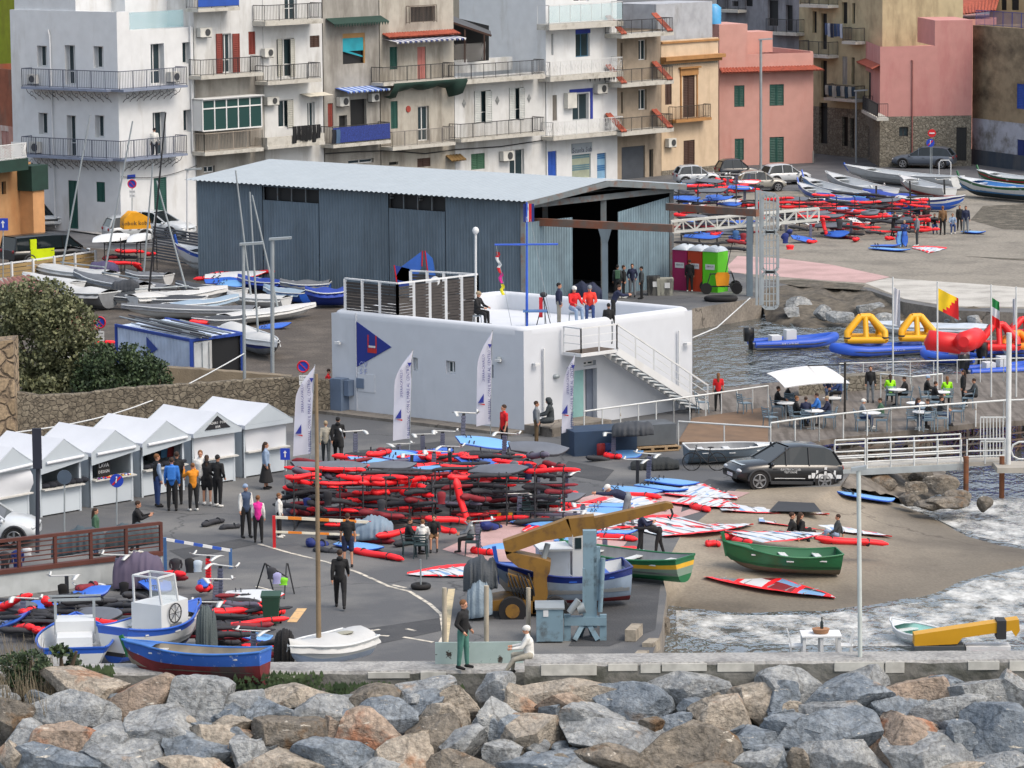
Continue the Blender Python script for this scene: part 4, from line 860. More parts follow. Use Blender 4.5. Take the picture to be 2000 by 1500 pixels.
# pergola on the terrace
q = TERW
root = empty("pergola",q.P(.5,6,-2),"dark timber pergola with a white lattice screen on a roof terrace","pergola")
Yp = q.P(0,0,-1.5).y
def pp(x,y,dy=0): return at(x,y,Yp+dy)
mb = MB()
for a,b_ in (((872,125),(872,38)),((908,122),(908,58)),((946,118),(946,66))): mb.bar(pp(*a),pp(*b_),.1,upv=(0,1,0))
mb.bar(pp(866,38),pp(960,70),.14); mb.bar(pp(866,30,4),pp(958,62,4),.12); mb.build("frame",BRNW,root)
mb = MB(); mb.quad(pp(866,36),pp(960,68),pp(958,60,4),pp(872,26,4)); mb.build("roof_sheet",mat((70,72,74),.7),root)
mb = MB(); 
for i in range(16):
 x = 872+i*5; mb.bar(pp(x,124-.1*(x-872)),pp(min(x+24,948),86-.06*(x-872)),.03,upv=(0,1,0)); mb.bar(pp(x,86),pp(min(x+24,948),122-.08*(x-872)),.03,upv=(0,1,0))
mb.build("lattice_screen",mat((170,168,164),.8),root)
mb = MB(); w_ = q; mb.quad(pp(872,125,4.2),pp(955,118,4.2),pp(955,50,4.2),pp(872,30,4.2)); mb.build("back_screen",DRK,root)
# == BOAT SHED
STEEL = mat((100,116,128),.6,metal=.0,var=.08,dirt=(72,84,92),dscale=(.8,.8,.1),dcut=(.5,.8)); ROOFM = mat((148,158,165),.5,var=.04,dirt=(150,158,164),dcut=(.6,.85))
BEAM = mat((104,112,116),.7,dirt=(110,78,60),dscale=(2,2,2),dcut=(.5,.7)); GALV = mat((150,158,162),.5,metal=.3,var=.1)
DOORM = mat((116,138,150),.6,dirt=(80,92,100),dscale=(.8,.8,.1)); sA = Wall((388,545),(1022,600)); sB = Wall((1022,600),(1312,560))
eave = sB.uv(1022,392)[1]; apex = eave+.62
shed = empty("boat_shed",sA.P(sA.L/2,0),"long blue grey corrugated boat shed with a pale metal roof","shed")
def corr(mb,w,u0,u1,z0,z1,o=0,step=.2,dp=.05,mi=0,zt=None):
 n_ = int((u1-u0)/(step/4)); rows = []
 for i in range(n_+1):
  u = u0+(u1-u0)*i/n_; q = o+dp*(0,1,1,0)[i % 4]; zz = z1 if zt is None else zt(u)
  rows.append([w.P(u,z0,q),w.P(u,zz,q)])
 mb.loft(rows,mi,closed=False,smooth=False)
wu = [sA.rect((513,364,623,390)),sA.rect((759,378,870,406))]
mb = MB(); cuts = [0]+[v for r in wu for v in r[:2]]+[sA.L]
for i in range(5):
 a,b_ = cuts[i],cuts[i+1]
 if i % 2 == 0: corr(mb,sA,a,b_,0,eave)
 else: r = wu[i//2]; corr(mb,sA,a,b_,0,r[2]); corr(mb,sA,a,b_,r[3],eave)
mb.build("side_wall",STEEL,shed)
for r in wu:
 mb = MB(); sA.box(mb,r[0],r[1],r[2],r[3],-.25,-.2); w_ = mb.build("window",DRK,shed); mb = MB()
 for k in range(5): u = r[0]+(r[1]-r[0])*k/4; sA.box(mb,u-.03,u+.03,r[2],r[3],-.1,-.05)
 mb.build("frame",BEAM,w_)
BACK = sA.a-CAMP
Lg = sB.L; dS = sA.u*-1; 
def SP(u,v,z): p = sB.a+sB.u*u+dS*v; return Vector((p.x,p.y,z))     # u across gable, v back along the shed
zr = lambda u: eave+(apex-eave)*(1-abs(u/Lg*2-1))
mb = MB(); n_ = 400
for s0,s1 in ((-.5,Lg/2),(Lg/2,Lg+.4)):
 rows = []
 for i in range(281):
  v = -.7+(sA.L+1.2)*i/280; h = .05*(0,1,1,0)[i % 4]; za = zr(s0) if s0 > 0 else eave-.08; zb_ = zr(s1) if s1 < Lg else eave-.06
  rows.append([SP(s0,v,za+.08+h),SP(s1,v,zb_+.08+h)])
 mb.loft(rows,0,closed=False,smooth=False)
mb.build("roof",ROOFM,shed)
mb = MB()
for u0,u1,dr in ((-.5,Lg/2,0),(Lg/2,Lg+.4,0)): a = SP(u0,-.66,zr(max(0,u0))-.12); b_ = SP(u1,-.66,zr(min(u1,Lg))-.12); mb.bar(a,b_,.08,.3)
mb.bar(SP(-.1,-.1,eave-.25),SP(Lg,-.1,eave-.25),.15,.3); mb.build("fascia",BEAM,shed)
mb = MB(); corr(mb,sB,sB.uv(1024,500)[0],sB.uv(1117,500)[0],0,sB.uv(1100,426)[1]); mb.build("sliding_door",DOORM,shed); mb = MB(); corr(mb,sB,sB.uv(1210,500)[0],Lg,0,eave-.3,o=-.1,zt=lambda u: sB.uv(1210,414)[1]+(u-sB.uv(1210,414)[0])*.12)
mb.build("sliding_door",DOORM,shed)
mb = MB()
for a,b_ in (((0,0,0),(0,0,eave)),((Lg,0,0),(Lg,0,eave))): mb.bar(SP(a[0],0,0),SP(a[0],0,eave),.22,upv=(0,1,0))
up1 = sB.uv(1182,500)[0]; 
mb.bar(SP(up1,.1,0),SP(up1,.1,eave-.2),.3,upv=(0,1,0)); mb.bar(SP(up1-.0,4,0),SP(up1,4,eave),.3,upv=(0,1,0)); mb.build("post",BEAM,shed)
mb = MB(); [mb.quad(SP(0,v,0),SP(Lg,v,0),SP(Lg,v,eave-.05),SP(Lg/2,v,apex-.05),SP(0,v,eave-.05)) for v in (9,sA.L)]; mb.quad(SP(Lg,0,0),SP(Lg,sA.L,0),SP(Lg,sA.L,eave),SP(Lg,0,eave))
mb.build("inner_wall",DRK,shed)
mb = MB()
for k in range(5): v = .9+k*2; mb.bar(SP(0,v,eave-.1),SP(Lg/2,v,apex-.1),.12,.2); mb.bar(SP(Lg,v,eave-.1),SP(Lg/2,v,apex-.1),.12,.2); mb.bar(SP(0,v,eave-.3),SP(Lg,v,eave-.3),.08)
mb.build("roof_truss",BEAM,shed)
# crane rail on posts, running out from the shed past the gantry
root = empty("crane_rail",g(1180,590),"rusty steel crane rail beam on grey posts outside the boat shed","crane rail")
Yq = g(1183,596).y
mb = MB(); p0 = at(1018,432,Yq+1); p1 = at(1315,446,Yq-3.5); mb.bar(p0,p1,.22,.38); p2 = at(1303,404,Yq+4); p3 = at(1480,416,Yq-2); mb.bar(p2,p3,.22,.36); mb.build("beam",mat((104,92,84),.8,dirt=(126,80,60),dscale=(1,1,1),dcut=(.4,.6)),root)
mb = MB(); q = g(1182,596); mb.bar(q,Vector((q.x,q.y,at(1182,446,q.y).z)),.3,.3,upv=(0,1,0)); qz = at(1182,446,q.y).z; mb.loft([[Vector((q.x-.15,q.y-.16,qz-.7)),Vector((q.x+.15,q.y-.16,qz-.7)),Vector((q.x+.15,q.y+.16,qz-.7)),Vector((q.x-.15,q.y+.16,qz-.7))],[Vector((q.x-.35,q.y-.2,qz)),Vector((q.x+.35,q.y-.2,qz)),Vector((q.x+.35,q.y+.2,qz)),Vector((q.x-.35,q.y+.2,qz))]],smooth=False); mb.build("post",STEEL,root)
mb = MB(); q = g(1464,578); mb.bar(q,Vector((q.x,q.y,at(1464,418,q.y).z)),.32,.32,upv=(0,1,0)); mb.build("post",STEEL,root)
# lattice truss boom
root = empty("lattice_boom",g(1464,580),"long white steel lattice boom reaching over the portable toilets","crane boom")
Yb = g(1464,580).y
mb = MB(); A0,A1 = at(1312,433,Yb+1),at(1600,408,Yb+1); B0,B1 = at(1314,454,Yb+1),at(1600,430,Yb+1); off = Vector((0,.5,0))
for o_ in (Vector((0,0,0)),off):
 mb.bar(A0+o_,A1+o_,.09); mb.bar(B0+o_,B1+o_,.09)
 n_ = 13
 for i in range(n_+1):
  t = i/n_; mb.bar(A0.lerp(A1,t)+o_,B0.lerp(B1,t)+o_,.05,upv=(0,1,0))
  if i < n_: mb.bar((A0 if i % 2 else B0).lerp(A1 if i % 2 else B1,t)+o_,(B0 if i % 2 else A0).lerp(B1 if i % 2 else A1,(i+1)/n_)+o_,.045,upv=(0,1,0))
for i in range(n_+1): t = i/n_; mb.bar(A0.lerp(A1,t),A0.lerp(A1,t)+off,.05); mb.bar(B0.lerp(B1,t),B0.lerp(B1,t)+off,.05)
mb.build("truss",mat((206,206,200),.6),root)
root = empty("ladder_gantry",g(1505,600),"tall grey steel gantry tower with oval ladder-like panels on the quay","gantry")
Yg = g(1505,600).y; mb = MB()
for x0,x1 in ((1489,1519),):
 for (yt,yb_) in ((380,452),(454,530),(532,602)):
  c = 6
  pts = [(x0,yt+c),(x0+c,yt),(x1-c,yt),(x1,yt+c),(x1,yb_-c),(x1-c,yb_),(x0+c,yb_),(x0,yb_-c)]
  P_ = [at(a,b_,Yg) for a,b_ in pts]
  for i in range(8): mb.bar(P_[i],P_[(i+1) % 8],.15,upv=(0,1,0))
  for xx in (1497,1503,1511): mb.bar(at(xx,yt,Yg),at(xx,yb_,Yg),.05,upv=(0,1,0))
  for k in range(1,5): mb.bar(at(x0,yt+(yb_-yt)*k/5,Yg),at(x1,yt+(yb_-yt)*k/5,Yg),.04)
mb.build("ladder_panel",GALV,root)
mb = MB(); 
for x in (1478,1485): mb.bar(at(x,596,Yg),at(x,372,Yg),.12,upv=(0,1,0))
mb.bar(at(1476,373,Yg),at(1508,378,Yg),.1); mb.bar(at(1482,430,Yg),at(1495,430,Yg),.08); mb.build("column",GALV,root)
# == CLUB HOUSE
CWH = mat((192,197,204),.8,var=.03,dirt=(166,172,178),dscale=(.5,.5,.12),dcut=(.6,.9),bump=.08)
cA = Wall((650,802),(1024,846)); cB = Wall((1024,846),(1352,797))
zt = cB.uv(1023,640)[1]; club = empty("club_house",cB.P(0,0),"low white sailing club building with rounded parapet and outside stair","building")
Pl,Pc,Pr = cA.a,cA.b,cB.b; Pb = Pl+(Pr-Pc)
opsA = [cA.rect((806,698,816,724)),cA.rect((871,704,889,729)),cA.rect((959,712,964,738))]
ud = cB.uv(1138,760)[0]; opsB = [(ud+.0,cB.uv(1166,760)[0],0,cB.uv(1138,722)[1]),cB.rect((1140,706,1164,716))]
mb = MB(); r0 = .14
facade(mb,cA,0,cA.L,-.2,zt-r0,opsA,0,.3); facade(mb,cB,0,cB.L,-.2,zt-r0,opsB,0,.3)
zf = zt-.75
def ring(ins,z): # inset rectangle of the plan
 q = []; c = [Pl,Pc,Pr,Pb]
 for i in range(4):
  p,a,b_ = c[i],c[i-1],c[(i+1) % 4]; da = (a-p).normalized(); db = (b_-p).normalized()
  for k in range(5):     # rounded corner
   t = k/4; rr = .45; o = p+(da+db)*(ins+rr); v = (-db*(1-t)-da*t).normalized() if 0 else None
   ang = t*pi/2; q.append(p+(da+db)*(ins+rr)-(db*cos(ang)+da*sin(ang))*rr)
 return [Vector((x.x,x.y,z)) for x in q]
# parapet, rounded
R_s = [ring(-.001,zt-.35),ring(0.0,zt-r0),ring(.04,zt-.05),ring(.12,zt),ring(.24,zt),ring(.32,zt-.05),ring(.36,zt-r0),ring(.36,zf)]
mb.loft(R_s,0); rr_ = ring(.36,zf); mb.add(rr_,[list(range(len(rr_)))])
for a,b_ in ((Pr,Pb),(Pb,Pl)): mb.quad(Vector((a.x,a.y,-.2)),Vector((b_.x,b_.y,-.2)),Vector((b_.x,b_.y,zt-r0)),Vector((a.x,a.y,zt-r0)))
mb.build("wall",CWH,club)
for r in opsA: window(cA,club,*r,rec=.2)
window(cB,club,*opsB[1],rec=.2)
mb = MB(); d0,d1,_,dz = opsB[0]; cB.box(mb,d0+.45,d1,0,dz,-.28,-.24,0); dd = mb.build("door",mat((100,110,126),.6),club)
mb = MB(); cB.box(mb,d0-.9,d0-.02,.1,dz,.03,.07,0); mb.build("door",[mat((120,160,160),.4)],club)
# blue pennant painted on the wall
u0,z1 = cA.uv(697,628); u1,zm = cA.uv(765,678); z0 = cA.uv(697,716)[1]
mb = MB(); mb.add([cA.P(u0,z1,.003),cA.P(u1,zm,.003),cA.P(u0,z0,.003),cA.P(u0,z1,.03),cA.P(u1,zm,.03),cA.P(u0,z0,.03)],[(3,5,4),(0,3,4,1),(1,4,5,2),(2,5,3,0)])
pn = mb.build("pennant_emblem",mat((28,46,128),.7,var=.05),club)
mb = MB(); uc = u0+(u1-u0)*.45; 
for du,w_ in ((-.22,.05),(.22,.05)): cA.box(mb,uc+du-.03,uc+du+.03,zm-.1,zm+.42,.03,.045)
cA.box(mb,uc-.25,uc+.25,zm-.32,zm-.12,.03,.045); cA.box(mb,uc-.2,uc+.2,zm-.1,zm-.02,.03,.044,1); mb.build("tower_mark",[mat((180,40,40),.7),mat((210,210,210),.7)],pn)
mb = MB()
for i,(a,b_) in enumerate((("C","S"),("V","F"))):
 for j,ch in enumerate((a,b_)): mb.text(ch,.34,wm4(cA,u0+.22+.2*0+(.0 if i == 0 else .26),zm-.35-.3*j-(.55 if 0 else .5),.032))
mb.build("lettering",mat((150,160,200),.7,var=0),pn)
mb = MB(); cA.box(mb,u0-.06,u0-.02,z0-1.9,z1+.35,.003,.05); cA.box(mb,cA.uv(700,770)[0],cA.uv(733,770)[0],.95,1.7,.003,.03,0); mb.build("conduit",CWH,club)
mb = MB(); cA.box(mb,*cA.rect((698,738,712,757)),.003,.08); cA.box(mb,cA.uv(661,790)[0],cA.uv(682,790)[0],0.0,1.45,.003,.5); cA.box(mb,cA.uv(683,790)[0],cA.uv(692,790)[0],.75,1.4,.003,.35); mb.build("meter_cabinet",mat((96,112,134),.6),club)
mb = MB(); u,z = cB.uv(1322,645); mb.tube([cB.P(u,z,.12),cB.P(u,.1,.12)],.05,6); u,z = cB.uv(1059,680); mb.tube([cB.P(u,z,.1),cB.P(u,.1,.1)],.05,6); mb.build("drainpipe",WHT,club)
mb = MB()
for w_,x,y in ((cA,662,668),(cB,1040,710),(cB,1336,670),(cA,975,702)): u,z = w_.uv(x,y); mb.cyl(w_.P(u,z,0),w_.P(u,z,.15),.04); mb.obox(w_.P(u+.08,z-.02,.18),w_.u*.14,w_.n*.05,(0,0,.05))
mb.build("security_camera",WHT,club)
mb = MB(); u,z = cB.uv(1084,735); mb.ell(cB.P(u,z,.06),(.16,.1,.1)); u,z = cA.uv(976,702); mb.ell(cA.P(u,z,.06),(.14,.1,.14)); mb.build("wall_lamp",GALV,club)
mb = MB(); cA.box(mb,-.3,cA.L,0,.12,.003,1.0); cB.box(mb,0,cB.uv(1140,800)[0],0,.35,.003,1.6); mb.build("plinth",QUAY,club)
# slatted screens on the roof
SLATM = mat((62,58,56),.8,var=.2,scale=4)
scr = empty("slat_screen",Pl+(Pc-Pl)*.3+Vector((0,0,zf)),"dark slatted timber screen between white posts on the club house roof","screen")
def rp(x,y): return g(x,y,zf+2.0)
C0,C1,C2,C3 = rp(674,546),rp(776,556),rp(932,538),rp(802,531)
mb = MB(); ms = MB()
for a,b_,k in ((C0,C1,3),(C1,C2,5),(C3,C2,4)):
 for i in range(k+1):
  p = a.lerp(b_,i/k); ms.bar(Vector((p.x,p.y,zf)),Vector((p.x,p.y,zf+2.02)),.13,.13,upv=(0,1,0))
 ms.bar(Vector((a.x,a.y,zf+2.05)),Vector((b_.x,b_.y,zf+2.05)),.1,.06)
 R = random.Random(3+k); z = zf+.12
 while z < zf+1.95:
  for i in range(k): p,q = a.lerp(b_,(i+.05)/k),a.lerp(b_,(i+.95)/k); j = R.uniform(-.012,.012); mb.bar(Vector((p.x,p.y,z)),Vector((q.x,q.y,z+j)),.03,.105 if R.random() > .06 else .06)
  z += .125
mb.build("slat_panel",SLATM,scr); ms.build("post",WHT,scr)
# outside stair
st = empty("stair",cB.P(ud,0),"white steel outside stair with landing on the club house side","stair")
ua,ub = cB.uv(1140,690,1.3)[0],cB.uv(1210,676,1.3)[0]; zl = cB.uv(1140,690,1.2)[1]; ue = cB.uv(1384,808,1.2)[0]; ow = 1.15
mb = MB(); cB.box(mb,ua,ub,zl-.16,zl-.03,.1,ow); mb.build("landing",WHT,st); mb = MB(); cB.box(mb,ua+.1,ub-.05,zl-.03,zl,.15,ow-.1); mb.build("mat",mat((84,74,66),.9),st)
mb = MB(); mb.bar(cB.P(ub,zl-.1,ow),cB.P(ue,.1,ow),.08,.3); mb.bar(cB.P(ub,zl-.1,.15),cB.P(ue,.1,.15),.08,.3); mb.build("stringer",WHT,st)
nst = 17
for k in range(nst):
 t = (k+.5)/nst; mb = MB(); cB.box(mb,ub+(ue-ub)*t-.14,ub+(ue-ub)*t+.14,(zl)*(1-t)-.02,zl*(1-t)+.03,.15,ow); mb.build("step",GALV,st)
mb = MB(); H = 1.0
path = [cB.P(ua,zl,.15),cB.P(ua,zl,ow),cB.P(ub,zl,ow),cB.P(ue,.1,ow)]
for a,b_,k in zip(path[:-1],path[1:],(1,2,5)):
 for hh,tt in ((1.0,.06),(.68,.025),(.36,.025)): mb.bar(a+Vector((0,0,hh)),b_+Vector((0,0,hh)),tt)
 for i in range(k+1): p = a.lerp(b_,i/k); mb.bar(p,p+Vector((0,0,1.0)),.06,upv=(0,1,0))
mb.build("railing",WHT,st)
# == STONE WALL, STALLS
RUB = stone_mat((122,115,101),(100,93,81),(88,82,72),3.6,.6,1.4,'rubble_wall')
rwall = empty("rubble_wall",g(250,835),"old rubble stone boundary wall running behind the white market stalls","wall")
mb = MB(); pts = [(-40,870,765),(30,862,764),(75,856,772),(160,846,768),(250,838,757),(360,828,750),(470,820,742),(572,812,736),(645,806,742)]
rows = []
for x,b_,t in dens([Vector(p) for p in pts],12):
 p = g(x,b_); z = at(x,t,p.y).z+.06*noise.noise(Vector((x*.09,0,0))); rows.append([Vector((p.x,p.y,-.1)),Vector((p.x,p.y,z-.05)),Vector((p.x,p.y+.1,z)),Vector((p.x,p.y+.5,z-.03)),Vector((p.x,p.y+.55,-.1))])
mb.loft(rows,closed=False,smooth=False,cap=False); mb.build("masonry",RUB,rwall)
mb = MB(); p0,p1 = g(-40,872),g(33,864); zz = at(20,668,p0.y).z; mb.prism([p0+Vector((0,-.35,0)),p1+Vector((0,-.35,0)),p1+Vector((0,1.2,0)),p0+Vector((0,1.2,0))],-.1,zz); tag(mb.build("stone_pier",stone_mat((156,138,114),(130,114,92),(112,98,82),1.4,.8,1.2),loc=(p0+p1)/2),"tan weathered stone pier at the left end of the rubble wall","pillar")
mb = MB(); rows = []
for x,b_,t in dens([Vector(p) for p in [(232,790,746),(330,776,718),(480,770,728),(570,766,735)]],12):
 p = g(x,b_+10); z = at(x,t,p.y).z+.05*noise.noise(Vector((x*.1,5,0))); rows.append([Vector((p.x,p.y,-.1)),Vector((p.x,p.y,z)),Vector((p.x,p.y+.6,z)),Vector((p.x,p.y+.6,-.1))])
mb.loft(rows,closed=False,smooth=False); tag(mb.build("low_wall",mat((122,112,96),.95,dirt=(92,84,72),bump=.5),loc=rows[0][0]),"low rendered wall below the blue and white container","wall")
CANV = mat((196,200,206),.6,var=.03,bump=.05); PANEL = mat((178,188,196),.7,var=.03,dirt=(160,168,172)); LEDGE = mat((190,190,186),.7)
stalls = [(-20,1031,58,1015,'half',"white market stall cut by the left edge, its front sheet half rolled"),(79,1011,160,997,'open',"white market stall with dark clothes on its counter behind the round sign"),
  (178,992,261,978,'open2',"white market stall with jewellery counter and a black printed board"),(277,972,361,957,'open',"white market stall with jackets hanging inside and a group in front"),
  (377,952,460,939,'shut',"closed white market stall with a black triangular sign in its gable"),(477,934,560,920,'shut',"closed white market stall at the right end of the row")]
for i,(xa,ya,xb,yb_,kind,lb) in enumerate(stalls):
 w = Wall((xa,ya),(xb,yb_)); P = w.P; root = empty("market_stall",P(w.L/2,0),lb,"stall","white market stalls along the rubble wall")
 ev,ap = 2.02,2.72; L_ = w.L; D_ = 2.75; o_ = .14; cnt = .95
 mb = MB()
 mb.quad(P(0,0,-D_),P(0,0),P(0,ev),P(0,ev,-D_)); mb.quad(P(L_,0),P(L_,0,-D_),P(L_,ev,-D_),P(L_,ev)); mb.quad(P(L_,0,-D_),P(0,0,-D_),P(0,ev,-D_),P(L_,ev,-D_))
 mb.quad(P(.04,0,-D_+.02),P(.04,ev,-D_+.02),P(.04,ev,-.02),P(.04,0,-.02)); w.box(mb,0,.1,0,ev,-.1,.0); w.box(mb,L_-.1,L_,0,ev,-.1,.0); w.box(mb,L_/2-.03,L_/2+.03,cnt,ev,-D_+.03,-D_+.08)
 mb.build("side_panel",PANEL,root)
 mb = MB(); w.box(mb,.1,L_-.1,.05,cnt,-.06,-.01); mb.build("front_panel",mat((186,196,204),.6,var=.02),root)
 mb = MB(); w.box(mb,.05,L_-.0,cnt,cnt+.05,-.35,.22); mb.build("counter",LEDGE,root)
 mb = MB(); fr,bk = o_+.1,-D_-.1; N = 6
 for s_ in (0,1):
  rows = []
  for k in range(N+1):
   t = k/N; ov = -o_ if s_ == 0 else L_+o_; u = L_/2+(ov-L_/2)*t; sag = .05*sin(pi*t)
   rows.append([P(u,ap-(ap-ev)*t-sag-.02*sin(q*pi)+.0,fr+(bk-fr)*q) for q in (0,.25,.5,.75,1)])
  mb.loft(rows,closed=False)
  u = -o_ if s_ == 0 else L_+o_; mb.quad(P(u,ev,fr),P(u,ev,bk),P(u,ev-.15,bk),P(u,ev-.15,fr))
 mb.build("roof",CANV,root)
 mb = MB(); mb.quad(P(-o_,ev,fr-.01),P(L_+o_,ev,fr-.01),P(L_/2,ap-.01,fr-.01)); mb.quad(P(L_+o_,ev,bk),P(-o_,ev,bk),P(L_/2,ap,bk)); mb.quad(P(-o_,ev,fr),P(L_+o_,ev,fr),P(L_+o_,ev-.16,fr),P(-o_,ev-.16-(.3 if kind[:4] == 'open' else 0),fr)); mb.build("gable",mat((170,180,188),.6,var=.03),root)
 if kind == 'shut': mb = MB(); mb.loft([[P(.08+(L_-.16)*q,z,.03+.03*sin(q*9+z*3)) for q in (0,.2,.4,.6,.8,1)] for z in (ev-.1,1.6,1.2,cnt+.02)],closed=False); mb.build("front_sheet",CANV,root)
 if kind == 'half': mb = MB(); mb.loft([[P(.05+(L_-.1)*q,ev-.1-(ev-cnt-.1)*k*(1-.0*q),.04+.25*sin(k*pi)*q*q) for q in (0,.25,.5,.75,1)] for k in (0,.3,.6,.95)],closed=False); mb.build("front_sheet",CANV,root)
 if kind[:4] != 'shut':
  mb = MB(); mb.tube([P(.1,ev-.08,fr+.03),P(L_-.1,ev-.02,fr+.03)],.06,8); mb.build("rolled_sheet",CANV,root)
 if i == 4:
  mb = MB(); mb.add([P(L_*.2,ev+.08,fr),P(L_*.8,ev+.08,fr),P(L_*.5,ap-.14,fr),P(L_*.2,ev+.08,fr+.02),P(L_*.8,ev+.08,fr+.02),P(L_*.5,ap-.14,fr+.02)],[(3,4,5),(0,3,5,2),(1,2,5,4),(0,1,4,3)]); sg = mb.build("gable_sign",mat((26,28,34),.6),root)
  mb = MB(); mb.text("CREDEM OPTICIAN",.12,wm4(w,L_*.5,ev+.28,fr+.026)) if 0 else mb.text("ORDERS · POINT",.13,wm4(w,L_*.5,ev+.3,fr+.026)); mb.text("BAR",.13,wm4(w,L_*.5,ev+.15,fr+.026)); mb.build("lettering",WHT,sg)
 if i in (1,3):
  mb = MB(); R = random.Random(i)
  for k in range(7): mb.ell(P(.3+k*.3,cnt+.13,-.1+.04*(k % 2)),(.22,.2,R.uniform(.08,.14)),8,5)
  tag(mb.build("folded_clothes",mat((24,28,38),.9),loc=P(1,cnt,0)),"heap of dark folded clothes on the stall counter" if i == 1 else "dark folded clothes on the counter of the crowded stall","clothes")
 if i == 3:
  for k in range(4):
   mb = MB(); u = 1.0+k*.33; mb.loft([[P(u-a,z,-.6+.05*s_),P(u+a,z,-.6+.05*s_),P(u+a,z,-.72),P(u-a,z,-.72)] for z,a,s_ in ((1.95,.04,0),(1.85,.16,1),(1.5,.15,2),(1.2,.16,1))]); tag(mb.build("hanging_jacket",mat([(24,26,30),(20,22,26),(50,90,120),(110,30,30)][k],.9),loc=P(u,1.5,-.6)),"%s jacket hanging inside the crowded stall" % ["black hooded","short black","blue","dark red"][k],"jacket")
 if i == 2:
  mb = MB(); w.box(mb,.35,.95,cnt+.06,cnt+.75,-.05,-.02); b_ = tag(mb.build("display_board",mat((20,20,22),.7),loc=P(.6,cnt,0)),"black board with white letters on the jewellery stall","sign")
  mb = MB(); mb.text("LAVA",.2,wm4(w,.65,cnt+.5,-.015)); mb.text("DESIGN",.15,wm4(w,.65,cnt+.28,-.015)); mb.build("lettering",WHT,b_)
  cs = [(200,40,40),(220,180,60),(40,90,170),(220,220,220),(120,40,110)]
  mb = MB(); R = random.Random(4)
  for k in range(34): mb.ell(P(.2+R.random()*(L_-.4),cnt+.08,.02+R.random()*.18),(.05,.04,.035),6,4,k % 5)
  tag(mb.build("jewellery",[mat(c,.5,var=0) for c in cs],loc=P(1,cnt,.1)),"bright small trinkets spread along the counter of a stall","jewellery",kind="stuff")
# == CONTAINER
kA = Wall((230,745),(376,778)); kB = Wall((376,778),(475,763))
CB = mat((190,204,226),.6,dirt=(130,140,160),dcut=(.55,.8)); CBL = mat((34,66,150),.6)
ct = empty("shipping_container",kB.P(0,0),"blue and white steel container with masts stacked on top","container")
mb = MB(); corr(mb,kA,.1,kA.L-.1,.15,2.45,step=.28,dp=.04); Lk = kA.L; dK = -kA.u
def KP(u,v,z): p = kB.a+kB.u*u+dK*v; return Vector((p.x,p.y,z))
mb.quad(KP(0,0,2.5),KP(kB.L,0,2.5),KP(kB.L,Lk,2.5),KP(0,Lk,2.5)); mb.quad(KP(kB.L,0,.1),KP(kB.L,Lk,.1),KP(kB.L,Lk,2.5),KP(kB.L,0,2.5)); mb.quad(KP(0,Lk,.1),KP(kB.L,Lk,.1),KP(kB.L,Lk,2.5),KP(0,Lk,2.5)); mb.quad(KP(0,0,.12),KP(kB.L,0,.12),KP(kB.L,Lk,.12),KP(0,Lk,.12))
mb.build("body",CB,ct)
mb = MB()
for u,v in ((0,0),(0,Lk),(kB.L,0),(kB.L,Lk)): mb.bar(KP(u,v,0),KP(u,v,2.56),.16,.16,upv=(0,1,0))
for a,b_ in (((0,0),(0,Lk)),((kB.L,0),(kB.L,Lk)),((0,0),(kB.L,0))):
 mb.bar(KP(*a,2.5),KP(*b_,2.5),.12); mb.bar(KP(*a,.1),KP(*b_,.1),.12)
mb.build("frame",CBL,ct)
mb = MB(); kB.box(mb,.1,1.15,.15,2.4,-.02,.05); dr = mb.build("door",mat((186,192,196),.6,dirt=(140,130,120)),ct); mb = MB()
for u in (.55,.95): mb.tube([kB.P(u,.2,.09),kB.P(u,2.35,.09)],.02,6)
mb.build("lock_bar",GALV,dr); mb = MB(); mb.quad(KP(1.2,.1,.15),KP(kB.L-.1,.1,.15),KP(kB.L-.1,.1,2.4),KP(1.2,.1,2.4)); mb.build("dark_interior",DRK,ct)
u0,z1 = kA.uv(288,657); u1,zm = kA.uv(311,682); z0 = kA.uv(288,694)[1]; mb = MB(); mb.add([kA.P(u0,z1,.06),kA.P(u1,zm,.06),kA.P(u0,z0,.06)],[(0,2,1)]); mb.build("pennant_emblem",CBL,ct)
R = random.Random(11)
for k in range(22):
 u = .15+2.1*R.random(); v = R.uniform(-.8,.5); L2 = R.uniform(4.5,6.5); z = 2.62+.05*(k % 4); mb = MB(); mb.tube([KP(u,v,z),KP(u+R.uniform(-.3,.3),v+L2,z+R.uniform(-.02,.12))],.035,6)
 tag(mb.build("boat_mast",[GALV,mat((60,60,64),.5),mat((90,96,100),.5)][k % 3],loc=KP(u,0,z)),"%s mast lying on the container roof" % ["bright aluminium","black carbon","grey aluminium"][k % 3],"mast","masts stacked on the container roof")
# == PIER TERRACE
DECK = mat((106,100,94),.9,var=.2,scale=3,dirt=(80,74,68),dscale=(3,.3,1),dcut=(.45,.6)); PW = mat((196,200,200),.5,dirt=(150,130,110),dscale=(3,3,3),dcut=(.62,.7))
PIP = mat((70,68,66),.7,dirt=(110,84,66))
pier = empty("pier_terrace",g(1600,830),"timber decked cafe terrace on piles over the water with white railings","terrace")
dk = [g(*q) for q in ((1352,798),(1352,770),(1500,752),(1700,740),(2060,730),(2060,822),(1900,832),(1620,862),(1560,872),(1505,880),(1350,826))]
mb = MB(); mb.prism(dk,-.12,.1); mb.build("deck",DECK,pier)
mb = MB()
for x,y in [(1590,868),(1640,862),(1690,857),(1740,851),(1790,845),(1840,840),(1890,834),(1940,829),(1990,826),(1600,830),(1700,815),(1800,800),(1900,795),(2000,790)]:
 p = g(x,y); mb.bar(Vector((p.x,p.y,-2.6)),Vector((p.x,p.y,-.1)),.1,upv=(0,1,0))
e = [g(1560,871),g(2050,823)]
